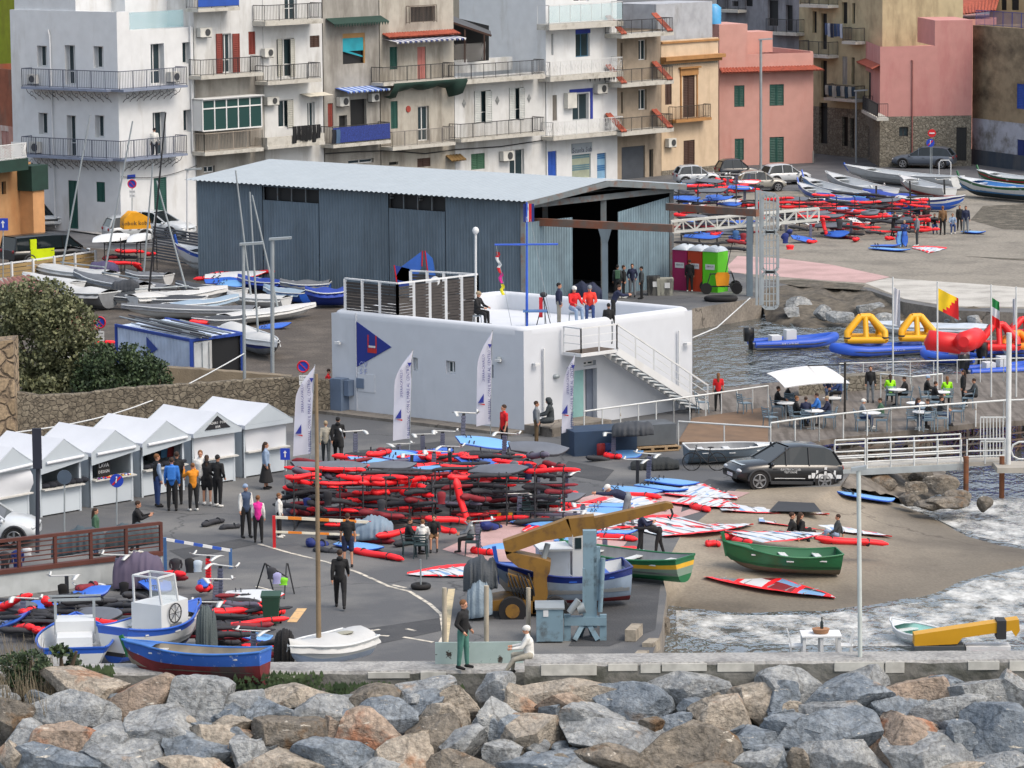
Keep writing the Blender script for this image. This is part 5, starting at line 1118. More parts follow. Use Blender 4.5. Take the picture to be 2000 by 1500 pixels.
for z in (-.35,-.62,-.9): mb.bar(e[0]+Vector((0,.05,z)),e[1]+Vector((0,.05,z)),.06)
for i in range(14):
 a = e[0].lerp(e[1],i/14); b_ = e[0].lerp(e[1],(i+1)/14); mb.bar(a+Vector((0,.1,-1.2)),b_+Vector((0,.1,-.1)),.04)
for i in range(26): p = e[0].lerp(e[1],.5+.5*i/26); mb.bar(p+Vector((0,.2,-1.3)),p+Vector((0,.2,-.1)),.04,upv=(0,1,0))
mb.build("scaffold_frame",PIP,pier)
def prail(pts,root,name="railing",h=1.0,step=1.05,mids=(),t=.06,z=.1,m_=None):
 Q = [g(x,y,z) for x,y in pts]; mb = MB()
 for a,b_ in zip(Q[:-1],Q[1:]):
  for hh in (h,)+tuple(mids): mb.tube([a+Vector((0,0,hh)),b_+Vector((0,0,hh))],t/2 if hh < h else t/2+.008,6)
  k = max(1,round((b_-a).length/step))
  for i in range(k+1): p = a.lerp(b_,i/k); mb.tube([p,p+Vector((0,0,h))],t/2,6)
 return mb.build(name,m_ or PW,root)
prail([(1141,852),(1316,827),(1500,800)],pier,z=.0,step=1.0,h=1.0); prail([(1505,876),(1600,862),(1740,846),(1960,830),(2060,826)],pier,step=1.2)
prail([(1325,870),(1505,882)],pier,z=.0,h=.95,step=1.6)
prail([(1720,776),(1780,782),(1840,776)],pier); prail([(1640,755),(1960,745),(2050,742)],pier,t=.04)
mb = MB()
for x,y0_ in ((1575,865),(1690,850)): pass
q0,q1 = g(1324,868),g(1500,880)
mb.prism([q0,q1,g(1500,800),g(1352,822)],-.1,.12); mb.build("ramp_side",mat((112,90,70),.9,dirt=(90,74,60)),pier)
mb = MB(); mb.prism([g(1640,770),g(1740,764),g(1740,758),g(1640,764)],.1,.75); mb.prism([g(1560,778),g(1640,770),g(1640,764),g(1560,772)],.1,.7); mb.build("stone_parapet",STN,pier)
# white square parasol
um = empty("parasol",g(1583,845,.1),"large square white parasol shading the cafe tables","parasol")
Yu = g(1583,812,.1).y
c = [at(1497,729,Yu-1.2),at(1533,757,Yu-2.0),at(1660,748,Yu+.5),at(1606,713,Yu+3.2)]
pk = at(1578,714,Yu+.2); mb = MB(); rows = []
E = []
for i in range(4):
 a,b_ = c[i],c[(i+1) % 4]
 for k in range(6): t = k/6; p = a.lerp(b_,t); E.append(p+Vector((0,0,.08*sin(pi*t))))
mb.loft([[pk.lerp(p,s_)+Vector((0,0,-.06*sin(pi*s_))) for p in E] for s_ in (.02,.3,.6,1)]); mb.loft([[pk.lerp(p,s_)+Vector((0,0,-.03-.06*sin(pi*s_))) for p in E][::-1] for s_ in (.02,.5,1)]); mb.build("canopy",mat((196,198,200),.7,var=.02),um)
mb = MB(); f = g(1650,818,.1); mb.tube([f,Vector((f.x,f.y,at(1650,708,f.y).z))],.05,8); mb.bar(Vector((f.x,f.y,at(1650,712,f.y).z)),pk,.05); mb.build("pole",mat((40,38,36),.6),um)
# gangway
gw = empty("gangway",g(1750,935),"white railed gangway leading to a floating pontoon","gangway")
za = .0; ga,gb = g(1630,918,.15),g(1882,905,.15)
mb = MB(); dv = Vector((.1,1.1,0)); mb.obox((ga+gb)/2+dv/2,(gb-ga)/2,dv/2,(0,0,.07)); mb.build("deck",PALE,gw)
mb = MB(); mb.obox((ga+gb)/2+Vector((0,-.03,-.12)),(gb-ga)/2,(0,.03,0),(0,0,.12)); mb.build("side_beam",mat((150,158,162),.6,dirt=(120,90,70),dcut=(.6,.7)),gw)
for off in (Vector((0,0,0)),dv):
 mb = MB()
 for s0,s1 in ((0,.235),(.25,.98)):
  a,b_ = ga.lerp(gb,s0)+off,ga.lerp(gb,s1)+off
  for hh in (.25,.5,.95): mb.tube([a+Vector((0,0,hh)),b_+Vector((0,0,hh))],.032,6)
  k = 1 if s1 < .3 else 4
  for i in range(k+1): p = a.lerp(b_,i/k); mb.tube([p,p+Vector((0,0,.95))],.032,6)
 mb.build("railing",PW,gw)
po = empty("pontoon",g(1925,910),"short pontoon landing with rusty piles and a white barred gate","pontoon")
pa,pb_ = g(1886,907,.15),g(1962,905,.15); mb = MB(); mb.obox((pa+pb_)/2+dv/2,(pb_-pa)/2,dv/2,(0,0,.08)); mb.obox(g(2000,912,.1),(1.1,0,0),(0,.8,0),(0,0,.1)); mb.build("deck",mat((150,146,138),.9),po)
mb = MB()
for x,y in ((1887,958),(1957,958)): p = g(x,912,.1); mb.tube([Vector((p.x,p.y,-2.5)),Vector((p.x,p.y,.5))],.1,8)
mb.build("pile",mat((120,74,46),.8,dirt=(60,50,44),dscale=(1,1,2)),po)
mb = MB(); 
for hh in (.3,.5,.95): mb.tube([pa+Vector((.1,0,hh)),pb_+Vector((0,0,hh))],.03,6)
for t in (.03,.5,1): p = pa.lerp(pb_,t); mb.tube([p,p+Vector((0,0,.95))],.03,6)
mb.build("railing",PW,po)
mb = MB(); Yt = g(1915,905,.1).y+.6; 
for y0_,y1_ in ((815,858),(862,905)):
 for k in range(9): x = 1915+k*6.3; mb.bar(at(x,y1_,Yt),at(x,y0_,Yt),.035,upv=(0,1,0))
 for y in (y0_,y1_): mb.bar(at(1915,y,Yt),at(1966,y,Yt),.05)
mb.build("gate",PW,po)
mb = MB(); p = at(1990,880,Yt); mb.tube([p+Vector((-.45+.0,0,.0))] + [p+Vector((-.2*0-.25*cos(a)-.15,0,.32*sin(a))) for a in [pi/2-pi*k/8*-1 for k in range(9)]][:0] + [p+Vector((.8,0,.33)),p+Vector((0,0,.33)),p+Vector((-.22,0,.22)),p+Vector((-.3,0,0)),p+Vector((-.22,0,-.22)),p+Vector((0,0,-.33)),p+Vector((.8,0,-.33))][0:],.04,8) if 0 else mb.tube([p+Vector((.8,0,.33)),p+Vector((0,0,.33)),p+Vector((-.22,0,.22)),p+Vector((-.3,0,0)),p+Vector((-.22,0,-.22)),p+Vector((0,0,-.33)),p+Vector((.8,0,-.33))],.04,8); mb.build("ladder_rail",PW,po)
# small quay apron behind the seawall is part of the ground; end wall of the quay with timber fenders
for (x,y,w_,lb) in ((1238,1235,0,"weathered grey timber baulk lying on the quay edge"),(1272,1262,0,"weathered timber fender block against the quay face"),(1250,1288,0,"small timber offcut beside the harbour wall")):
 p = g(x,y,.18 if x != 1272 else -.05); mb = MB(); Lb = .55 if x < 1272 else .4; mb.obox(p,(.12,Lb*.9,0),(.16,-.03,0),(0,0,.17)); tag(mb.build("timber_block",mat((150,142,128),.9,var=.25,scale=6,dirt=(90,84,76),dscale=(2,2,2)),loc=p),lb,"timber")
# == BOATS AND VEHICLES
def frame2(A,B,upv=Vector((0,0,1))):
 X = (B-A).normalized(); Y = upv.cross(X).normalized(); Z = X.cross(Y)
 M_ = Matrix((X,Y,Z)).transposed().to_4x4(); M_.translation = (A+B)/2; return M_
def place2(proto,A,B,L0,label=None,group=None,sy=1.,sz=1.,roll=0.):
 c = place(proto,(0,0,0),label=label,group=group); M_ = frame2(A,B) @ Matrix.Rotation(roll,4,'X')
 loc,q,_ = M_.decompose(); c.rotation_mode = 'XYZ'; c.location = loc; c.rotation_euler = q.to_euler(); c.scale = ((B-A).length/L0,sy,sz); return c
bW = mat((198,202,204),.4,var=.04,dirt=(160,160,156),dscale=(1,1,2),dcut=(.6,.8)); bB = mat((38,86,180),.4,var=.08); bN = mat((24,46,120),.4,var=.08); bG = mat((22,96,58),.45,var=.1); bR = mat((150,32,36),.5,var=.15)
bLB = mat((92,150,210),.4,var=.05); bY = mat((206,160,40),.5); bDK = mat((44,46,50),.7); bGR = mat((120,124,128),.6,dirt=(80,82,86)); bBR = mat((110,80,54),.8)
TARPG = mat((96,100,106),.8,var=.15,scale=3,bump=.4,bscale=4); TARPW = mat((180,182,182),.7,var=.06,bump=.4,bscale=4); TARPD = mat((56,60,66),.8,var=.2,bump=.5,bscale=4); TARPB = mat((34,62,150),.7,var=.15,bump=.5,bscale=4); TARPS = mat((130,150,168),.8,var=.08,bump=.4,bscale=4)
def hullfn(L,B,H,sheer,tr,keel=.0):
 def sec(t):      # t 0 stern .. 1 bow
  b = B/2*(1-max(0,(t-.45)/.55)**2.2)*(tr+(1-tr)*min(1,t/.4)**.7) if t < 1 else .02
  s = H*(1+sheer*(2*t-.85)**2); k = H*(keel+.75*max(0,(t-.72)/.28)**2.2)
  return max(b,.02),s,k
 return sec
def boat(label,A,B,beam,H,bands,inner=None,cover=None,name="rowing_boat",cat="boat",group=None,sheer=.25,tr=.72,thw=3,lift=.12,extras=None,gun=None,heel=0.,deck=None,keelm=None):
 """A stern, B bow (ground points). bands: [(upto_fraction, mat)] from keel to sheer"""
 L = (B-A).length; sec = hullfn(L,beam,H,sheer,tr); root = empty(name,(0,0,0),label,cat,group)
 NS,NC = 16,8; rows = []
 for i in range(NS+1):
  t = i/NS; b,s,k = sec(t); x = (t-.5)*L; r = []
  for j in range(-NC,NC+1):
   q = abs(j)/NC; yy = b*(q**.55)*(1 if j > 0 else -1) if j else 0; zz = k+(s-k)*(q**1.7); r.append(Vector((x+(.06*L*(q-1) if i == NS else 0)*0+(q*.05*L if t > .9 else 0),yy,zz)))
  rows.append(r)
 mats = [m_ for _,m_ in bands]
 def mi(i,j):
  q = abs((j+.5)-NC)/NC; zf = q**1.7
  for n_,(f,_) in enumerate(bands):
   if zf <= f: return n_
  return len(bands)-1
 mb = MB(); mb.loft(rows,mi,closed=False); r = rows[0]; [mb.add([r[NC+j],r[NC+j+1],r[NC-j-1],r[NC-j]],[(0,1,2,3)] if j else [(0,1,2)],mi(0,NC+j)) for j in range(NC)]; mb.build("hull",mats,root,world=False)
 g_ = MB()
 for s_ in (-1,1): g_.tube([Vector(((i/NS-.5)*L+(.05*L if i/NS > .9 else 0),s_*sec(i/NS)[0],sec(i/NS)[1]+.01)) for i in range(NS+1)],.035,6)
 g_.bar((-L/2,-sec(0)[0],sec(0)[1]),(-L/2,sec(0)[0],sec(0)[1]),.05); g_.build("gunwale",gun or bW,root,world=False)
 if cover:
  rr = []
  for i in range(NS+1):
   t = i/NS; b,s,k = sec(t); x = (t-.5)*L+(.05*L if t > .9 else 0); pk = .28*H*(1+.35*sin(t*11+L)); rr.append([Vector((x,q*(b+.05),s+(pk*(1-abs(q)**1.3) if abs(q) < 1 else -.22*H*(1+.3*sin(i*2.1))))) if abs(q) < 1.01 else Vector((x,(b+.07)*(1 if q > 0 else -1),s-.3*H)) for q in (-1.1,-1,-.66,-.33,0,.33,.66,1,1.1)])
  mb = MB(); mb.loft(rr,closed=False); mb.build("cover",cover,root,world=False)
 else:
  zi = H*.42; rr = []
  for i in range(NS+1):
   t = i/NS; b,s,k = sec(t); x = (t-.5)*L*.97+(.04*L if t > .9 else 0); bi = max(.01,b-.05); zk = max(zi,k+.05); rr.append([Vector((x,-bi,s)),Vector((x,-bi*.82,zk)),Vector((x,0,zk-.02)),Vector((x,bi*.82,zk)),Vector((x,bi,s))])
  mb = MB(); mb.loft(rr[::-1],closed=False); mb.build("interior",inner or bW,root,world=False)
  for k in range(thw): t = .18+.6*k/max(1,thw-1); b,s,_ = sec(t); mb = MB(); mb.box(((t-.5)*L-.12,-b+.04,s-.16),((t-.5)*L+.12,b-.04,s-.12)); mb.build("thwart",deck or bW,root,world=False)
  mb = MB(); b0 = sec(.82)[0]; mb.add([(.3*L,-sec(.8)[0],sec(.8)[1]),(.3*L,sec(.8)[0],sec(.8)[1]),(.53*L,0,sec(1)[1]),(.3*L,0,sec(.8)[1]+.04)],[(0,3,2),(3,1,2)]); mb.build("foredeck",deck or gun or bW,root,world=False)
 global HEAD; HEAD = heading(A,B)
 if extras: extras(root,L,sec)
 d = B-A; root.location = (A+B)/2+Vector((0,0,lift)); root.rotation_euler = (heel,-atan2(d.z,hypot(d.x,d.y)),heading(A,B)); return root
def stempost(m_,h=.35):
 def f(root,L,sec): mb = MB(); mb.bar((L*.5,0,sec(1)[2]-.05),(L*.56,0,sec(1)[1]+h),.08,.12); mb.build("stem_post",m_,root,world=False)
 return f
def mast(h,m_=None,boom=True,x=.12,tilt=-.04):
 def f(root,L,sec):
  mb = MB(); mb.tube([(L*x,0,.3),(L*x+tilt*h*cos(HEAD),-tilt*h*sin(HEAD),h)],[.055,.04],8); mb.build("mast",m_ or GALV,root,world=False)
  if boom: mb = MB(); mb.tube([(L*x,0,.95),(-L*.45,.1,1.0)],.04,6); mb.build("boom",m_ or GALV,root,world=False)
 return f
def G2(x,y,z=0): return gp(x,y)+Vector((0,0,z)) if z == 0 else g(x,y,z)
EARTHR = "in the boat park"
# fishing boats by the near wall
def cabin_a(root,L,sec):
 s = sec(.5)[1]; mb = MB(); mb.prism([(-.1*L,-.55),(.24*L,-.5),(.3*L,0),(.24*L,.5),(-.1*L,.55)],s-.2,s+.6); mb.build("cabin",bW,root,world=False)
 mb = MB(); mb.tube([(-.1*L-.02,-.25,s+.35),(-.1*L-.06,-.25,s+.35)],.01) if 0 else None
 c = Vector((.05*L,-.6,s+.3)); mb.tube([c+Vector((.28*cos(a),0,.28*sin(a))) for a in [i*pi/8 for i in range(17)]],.02,6,cap=False)
 for i in range(8): a = i*pi/4; mb.bar(c,c+Vector((.28*cos(a),0,.28*sin(a))),.014)
 mb.build("steering_wheel",bDK,root,world=False)
 mb = MB(); z = s+.6
 for y in (-.5,.5):
  for x in (-.08*L,.12*L): mb.bar((x,y,z),(x-.1,y*.9,z+.8),.05,upv=(0,1,0))
  mb.bar((-.08*L-.1,y*.9,z+.8),(.12*L-.1,y*.9,z+.8),.05)
 for x in (-.08*L-.1,.12*L-.1): mb.bar((x,-.45,z+.8),(x,.45,z+.8),.05)
 f = mb.build("windscreen_frame",bW,root,world=False); mb = MB(); mb.quad((.12*L,-.48,z),(.12*L,.48,z),(.12*L-.1,.44,z+.78),(.12*L-.1,-.44,z+.78)); mb.quad((-.08*L,-.49,z),(.12*L,-.49,z),(.12*L-.1,-.45,z+.78),(-.08*L-.1,-.45,z+.78)); mb.build("pane",clear_mat((200,210,214),.35),f,world=False)
 mb = MB(); mb.box((.0*L,-.62,s-.12),(.12*L,-.57,s+.0)); mb.build("name_plate",bGR,root,world=False)
boat("white cabin fishing boat with blue gunwale and a black steering wheel on its side",g(222,1312),g(384,1266),1.9,.85,[(.22,bB),(.28,bDK),(.8,bW),(1,bB)],name="fishing_boat",extras=cabin_a,lift=.25,gun=bB,tr=.6,sheer=.3)
def console(root,L,sec):
 s = sec(.5)[1]; mb = MB(); mb.box((-.2*L,-.5,s-.5),(.02*L,.5,s+.15)); mb.build("engine_box",bW,root,world=False); mb = MB(); mb.box((.0*L,-.55,s-.2),(.22*L,.55,s+.45)); mb.build("cabin",bW,root,world=False)
 mb = MB()
 for y in (-.55,.55): mb.bar((.1*L,y,s),(.1*L,y,s+1.0),.08,upv=(0,1,0))
 mb.bar((.1*L,-.75,s+1.0),(.1*L,.75,s+1.0),.07,.07); mb.bar((.14*L,-.75,s+1.08),(.14*L,.75,s+1.08),.05); mb.build("frame",GALV,root,world=False)
boat("open white boat with bright blue rim seen end on behind the wall",g(146,1336),g(150,1274),2.2,.7,[(.3,bN),(.75,bW),(1,bB)],name="fishing_boat",extras=console,lift=.2,gun=bB,inner=bW,thw=0,tr=.8)
# half wreck on the boulders
wr = boat("old blue and red wooden boat lying on top of the seawall boulders",g(518,1346,.5),g(252,1332,.5),1.5,.85,[(.18,mat((96,40,44),.9,var=.3)),(.6,mat((104,34,38),.8,var=.3,scale=3,dirt=(70,60,60),dcut=(.5,.6))),(1,mat((42,92,176),.8,dirt=(170,180,190),dscale=(4,4,4),dcut=(.6,.66)))],inner=mat((130,124,112),.9,var=.3),thw=2,lift=.12,gun=mat((60,110,180),.8,var=.3),sheer=.18,extras=stempost(bG,.12),heel=.06)
# dinghy with tall wooden mast
def dmast(root,L,sec):
 mb = MB(); mb.tube([(.12*L,0,.5),(.1*L,.0,8.3)],[.075,.05],8); mb.build("mast",mat((120,104,82),.8,var=.25),root,world=False)
 mb = MB(); mb.ell((-.22*L,.05,sec(.3)[1]+.16),(.36,.22,.03),14,4); mb.build("cockpit_cover",mat((140,140,128),.8),root,world=False)
boat("white covered sailing dinghy with a tall bare wooden mast behind the wall",g(706,1300),g(572,1330),1.75,.62,[(.5,mat((150,166,188),.5)),(1,bW)],cover=TARPW,name="sailing_dinghy",extras=dmast,lift=.3,sheer=.12,tr=.85)
def wheelh(root,L,sec):
 s = sec(.5)[1]; mb = MB(); mb.prism([(-.02*L,-.62),(.2*L,-.55),(.2*L,.55),(-.02*L,.62)],s-.1,[s+.75]*4); mb.build("cabin",mat((176,184,192),.6,dirt=(120,104,80),dscale=(3,3,.5),dcut=(.6,.7)),root,world=False)
 mb = MB(); mb.prism([(-.04*L,-.7),(.22*L,-.62),(.22*L,.62),(-.04*L,.7)],s+.752,s+.82); mb.build("cabin_roof",bW,root,world=False)
 mb = MB(); mb.prism([(-.16*L,-.35),(-.05*L,-.35),(-.05*L,.35),(-.16*L,.35)],s-.1,s+1.3); mb.build("wheelhouse",bW,root,world=False)
 mb = MB(); [mb.box((-.12*L,y-.01 if y > 0 else y-.02,s+.75),(-.07*L,y+.02 if y > 0 else y+.01,s+1.1)) for y in (-.35,.35)]; mb.build("window",GLS,root,world=False)
 mb = MB(); mb.bar((L*.5,0,sec(1)[2]-.05),(L*.55,0,sec(1)[1]+.5),.08,.12); mb.build("stem_post",bB,root,world=False)
boat("pale blue and white wooden cabin boat with red keel propped behind the crane",g(1226,1180),g(978,1190),2.2,.95,[(.2,mat((120,44,48),.6)),(.24,bDK),(.8,mat((150,168,188),.6,dirt=(120,136,156))),(1,bN)],name="fishing_boat",extras=wheelh,lift=.15,gun=bN,deck=bB,tr=.7,sheer=.3)
boat("green white and yellow wooden boat loaded with bags behind the pale blue boat",g(1338,1142),g(1106,1116),1.7,.68,[(.3,bG),(.62,mat((110,130,116),.6)),(.8,bY),(1,bG)],inner=bGR,lift=.08,gun=bG,extras=stempost(bG))
boat("green wooden rowing boat with white stripe resting on the slipway",gp(1636,1124),gp(1418,1112),1.8,.62,[(.34,mat((92,84,70),.8)),(.72,bG),(.88,bW),(1,bG)],inner=mat((30,90,60),.7),lift=.04,gun=bG,extras=stempost(bG,.3),sheer=.35)
# boats in the park and along the town side
def gb_(x,y): return g(x,y)
BD = [ ((330,560),(250,556),1.5,.5,[(1,bW)],TARPG,"short grey covered dinghy behind the black masted one",mast(6.5,boom=False,tilt=.1)),((470,590),(350,578),1.5,.5,[(1,bW)],TARPD,"charcoal covered dinghy below the blue boards",None),((560,606),(450,600),1.5,.5,[(1,bW)],TARPW,"white covered dinghy between the lamp posts",mast(7.0,boom=False,tilt=-.1)),((600,596),(520,586),1.4,.5,[(1,bB)],TARPS,"blue hulled dinghy under a grey blue cover",None),((480,645),(380,648),1.5,.5,[(1,bW)],TARPD,"dark covered dinghy right behind the container",None),((330,585),(262,574),1.4,.5,[(1,bGR)],TARPG,"grey covered hull in the middle of the boat park",None),((560,528),(470,518),1.5,.6,[(.6,bW),(1,bB)],None,"blue rimmed open boat by the boat shed's left half",stempost(bB,.2)),((150,575),(50,560),1.5,.5,[(1,bW)],TARPW,"pale covered dinghy nearest the rusty roof",None),((560,575),(470,566),1.4,.5,[(1,bN)],TARPB,"dark blue covered boat beside the taller lamp post",None),
# stern, bow, beam, height, hull bands, cover/inner, label, extras
((520,545),(352,528),2.0,1.0,[(.35,bW),(.75,bW),(1,bB)],None,"blue and white wooden fishing boat pointing left by the boat shed",stempost(bB,.5)),
((500,515),(400,502),1.7,.6,[(1,bW)],None,"white open dinghy hull beside the boat shed wall",None),
((650,545),(538,520),1.7,.8,[(.6,bW),(1,bGR)],None,"weathered grey and white rowing boat against the boat shed",stempost(bGR,.1)),
((655,562),(558,552),1.6,.6,[(.5,bR),(1,bB)],None,"small blue boat with red lower hull near the boat shed",stempost(bB,.2)),
((770,552),(662,538),1.5,.6,[(1,bW)],None,"slim white boat lying near the boat shed wall",None),
((645,580),(552,580),1.6,.6,[(1,bB)],TARPG,"boat under grey and blue tarpaulin",None),
((675,600),(600,600),1.8,.7,[(1,bN)],TARPB,"boat wrapped in a dark blue tarpaulin beside the club house",None),
((215,562),(62,542),1.7,.6,[(1,bW)],TARPW,"dinghy under a pale cover with a tall silver mast, beside the rusty roof",mast(9.0,tilt=.2)),
((282,586),(152,560),1.6,.6,[(1,bW)],TARPG,"dinghy with raked silver mast and a grey cover",mast(9.0,tilt=.2)),
((215,606),(125,596),1.9,.75,[(1,bGR)],TARPW,"inflatable dinghy under a light cover on a road trailer",None),
((400,606),(222,604),1.7,.5,[(1,bW)],TARPD,"dinghy with a charcoal cover and a tall black mast",mast(10.0,mat((30,30,34),.4),tilt=.11)),
((258,608),(436,592),1.7,.6,[(1,bW)],TARPW,"white covered sailing dinghy pointing right with two raked masts",mast(6.4,tilt=-.24)),
((500,628),(250,622),1.6,.5,[(1,bW)],TARPG,"long grey covered dinghy in the row behind the container",None),
((440,640),(608,618),1.5,.45,[(1,bW)],TARPW,"flat pale covered dinghy with its bow towards the club house",mast(6.2,boom=False,tilt=-.2)),
((452,672),(540,706),1.7,.7,[(.5,bGR),(.75,bN),(1,bW)],TARPW,"white and navy sailing dinghy beside the lamp post",mast(7.5,boom=False)),
((330,620),(460,606),1.5,.5,[(1,bW)],TARPS,"blue grey covered dinghy squeezed between two white ones",None),
((1870,372),(1660,352),2.0,.7,[(1,bW)],None,"white motor boat with navy cushions at the top of the beach",stempost(bB,.1)),
((1740,398),(1618,366),1.8,.7,[(1,bW)],None,"white open boat drawn up behind the red bags",None),
((1680,400),(1572,372),1.5,.6,[(1,bLB)],None,"sky blue rowing boat on the beach behind the racks",stempost(bB,.4)),
((1650,410),(1562,384),1.5,.6,[(.5,bW),(1,bB)],None,"white and blue rowing boat nearest the racks",stempost(bB,.3)),
((1700,416),(1600,404),1.6,.6,[(1,bN)],TARPB,"boat under a bright blue cover among the racks",None),
((1790,408),(1690,396),1.6,.6,[(1,bW)],TARPB,"white boat with crumpled blue tarpaulin in the middle of the beach row",None),
((1855,396),(1760,372),1.6,.7,[(.5,bR),(1,bW)],None,"white boat with red bottom near the road end",None),
((1752,412),(1878,414),1.5,.7,[(.7,bB),(.85,bW),(1,bN)],None,"small blue boat with white stripe at the right of the racks",None),
((2040,398),(1878,382),2.1,.85,[(.5,mat((40,50,54),.7)),(.85,bW),(1,bG)],mat((70,130,190),.6),"green and white wooden boat at the right end of the beach",stempost(bG,.35)),
((2050,376),(1915,362),1.7,.7,[(.6,bG),(.8,bR),(1,bG)],bW,"dark green boat with red stripe behind the larger green one",stempost(bG,.3)),
]
for (s_,b_,bm,h,bands,cv,lb,ex) in BD:
 cov = cv if cv in (TARPG,TARPW,TARPD,TARPB,TARPS) else None; A,B = g(*s_),g(*b_)
 if s_[1] > 1200: A = g(s_[0],s_[1],WZ); B = g(b_[0],b_[1],WZ)
 boat(lb,A,B,bm,h,bands,inner=cv if cv and not cov else None,cover=cov,extras=ex,name="sailing_dinghy" if cov else "rowing_boat",lift=.1 if s_[1] < 1200 else -.15,tr=.8 if cov else .65,sheer=.12 if cov else .3)
# inflatable motor boats
RBM = mat((26,76,178),.45,var=.03)
def rib(label,A,B,beam,txt=None,motor=True,con=True):
 L = (B-A).length; root = empty("inflatable_boat",(A+B)/2+Vector((0,0,.05)),label,"boat","blue inflatable boats in the harbour",heading(A,B)); r = .24; b = beam/2-r
 pts = [(-L/2,-b,r),(L*.2,-b,r),(L*.36,-b*.8,r+.06),(L*.46,-b*.4,r+.14),(L*.5,0,r+.18),(L*.46,b*.4,r+.14),(L*.36,b*.8,r+.06),(L*.2,b,r),(-L/2,b,r)]
 mb = MB(); mb.tube(pts,[r*.6]+[r]*7+[r*.6],12); tb = mb.build("tube",RBM,root,world=False)
 mb = MB(); mb.tube([(x,y*(1+.26/max(b,.1)) if abs(y) > .1 else y,z-.02) for x,y,z in pts[:4]],.03,6); mb.tube([(x,y*(1+.26/max(b,.1)),z-.02) for x,y,z in pts[5:]],.03,6); mb.build("rubbing_strake",bDK,tb,world=False)
 mb = MB(); mb.prism([(-L*.48,-b),(L*.2,-b),(L*.42,0),(L*.2,b),(-L*.48,b)],.0,.2); mb.build("floor",bGR,root,world=False)
 if con: mb = MB(); mb.box((-.1*L,-.3,.2),(.02*L,.3,.85)); mb.box((-.28*L,-.35,.2),(-.16*L,.35,.6)); mb.build("console",bW,root,world=False); mb = MB(); mb.quad((.02*L,-.3,.85),(.02*L,.3,.85),(-.03*L,.26,1.15),(-.03*L,-.26,1.15)); mb.build("windscreen",clear_mat(),root,world=False)
 if motor: mb = MB(); mb.loft([[Vector((-L*.5-.12+dx,y*w_,z)) for dx,y in ((-.25,-.2),(.2,-.2),(.2,.2),(-.25,.2))] for z,w_ in ((.35,.5),(.6,1),(.9,1),(1.02,.6))],smooth=True,cap=True); mb.box((-L*.5-.15,-.05,-.5),(-L*.5+.05,.05,.4)); mb.build("outboard_motor",mat((18,19,22),.3),root,world=False)
 if txt:
  sgn = -1 if cos(root.rotation_euler.z) > 0 else 1; M_ = Matrix(((-sgn,0,0),(0,0,sgn),(0,1,0))).to_4x4(); M_.translation = (-.1*L,sgn*(b+r+.005),r); mb = MB(); mb.text(txt,.16,M_); mb.build("lettering",WHT,tb,world=False)
 return root
rib("blue inflatable boat with white console nearest the quay",g(1468,682,WZ),g(1630,676,WZ),1.8,"SSR LAZURE")
rib("blue inflatable boat carrying two yellow inflatable frames",g(1812,688,WZ),g(1628,698,WZ),2.0,"SSR 5.6.11",motor=False,con=False)
rib("blue inflatable boat loaded with the long red cylinder buoys",g(1912,712,WZ),g(1806,706,WZ),1.8,None)
rib("blue inflatable boat with a white panel at the right edge",g(1888,736,WZ),g(2040,730,WZ),1.8,None)
rib("blue inflatable boat behind the red and orange buoys",g(1900,700,WZ),g(2040,694,WZ),1.8,None,con=False)
boat("white low motor boat moored behind the inflatable boats",g(1930,655,WZ),g(1700,648,WZ),2.0,.5,[(1,bW)],cover=mat((176,186,196),.6),name="motor_boat",lift=-.1,sheer=.1)
YIN = mat((218,160,12),.45,var=.04); RIN = mat((206,22,26),.45,var=.05); OIN = mat((226,130,20),.5)
def tetra(label,cx,yb,yt,wpx,z,m_,lean=0):
 Y = g(cx,yb,z).y; c = at(cx,yb,Y); h = at(cx,yt,Y).z-c.z; w_ = wpx/(FP/Y); root = empty("inflatable_buoy",c,label,"inflatable buoy"); mb = MB(); T = [Vector((0+dx,dy,h*.95)) for dx,dy in ((-w_*.14,0),(w_*.14,.1))]
 Bs = [Vector((-w_/2,-.5,.2)),Vector((w_/2,-.5,.2)),Vector((w_/2*.8,.9,.2)),Vector((-w_/2*.8,.9,.2))]
 r = .17
 for i in range(4): mb.tube([Bs[i],Bs[(i+1) % 4]],r,10)
 mb.tube([T[0],T[1]],r,10)
 for b_,t in ((Bs[0],T[0]),(Bs[3],T[0]),(Bs[1],T[1]),(Bs[2],T[1])): mb.tube([b_,b_.lerp(t,.35)+Vector(((b_.x-t.x)*.35,(b_.y-t.y)*.2,0)),t],r,10)
 mb.tube([Vector((0,-.5,.2)),Vector((0,0,h*.93))],r*.8,10); mb.build("tube",m_,root,world=False); mb = MB()
 for b_ in Bs[:2]: mb.tube([b_+Vector((0,0,.1)),b_+Vector((0,0,.16))],r*1.1,10)
 mb.build("valve",bDK,root,world=False); return root
tetra("large yellow inflatable frame on the blue boat, left of the two",1690,670,616,74,-.6,YIN); tetra("smaller yellow inflatable frame on the stern of the blue boat",1790,666,616,62,-.6,YIN)
tetra("red inflatable frame buoy behind the white pole",1950,684,632,70,-.6,RIN); tetra("orange inflatable frame buoy at the right edge",1985,682,650,50,-.6,OIN); tetra("red inflatable frame buoy farthest right at the edge",2003,662,622,60,-.6,RIN)
Yc = g(1860,690,-.4).y; mb = MB(); mb.tube([at(1808,662,Yc),at(1812,664,Yc),at(1876,672,Yc),at(1880,672,Yc)],[.2,.48,.48,.3],16); tag(mb.build("cylinder_buoy",RIN,loc=at(1845,668,Yc)),"long dark red inflatable cylinder lying across a blue boat","inflatable buoy")
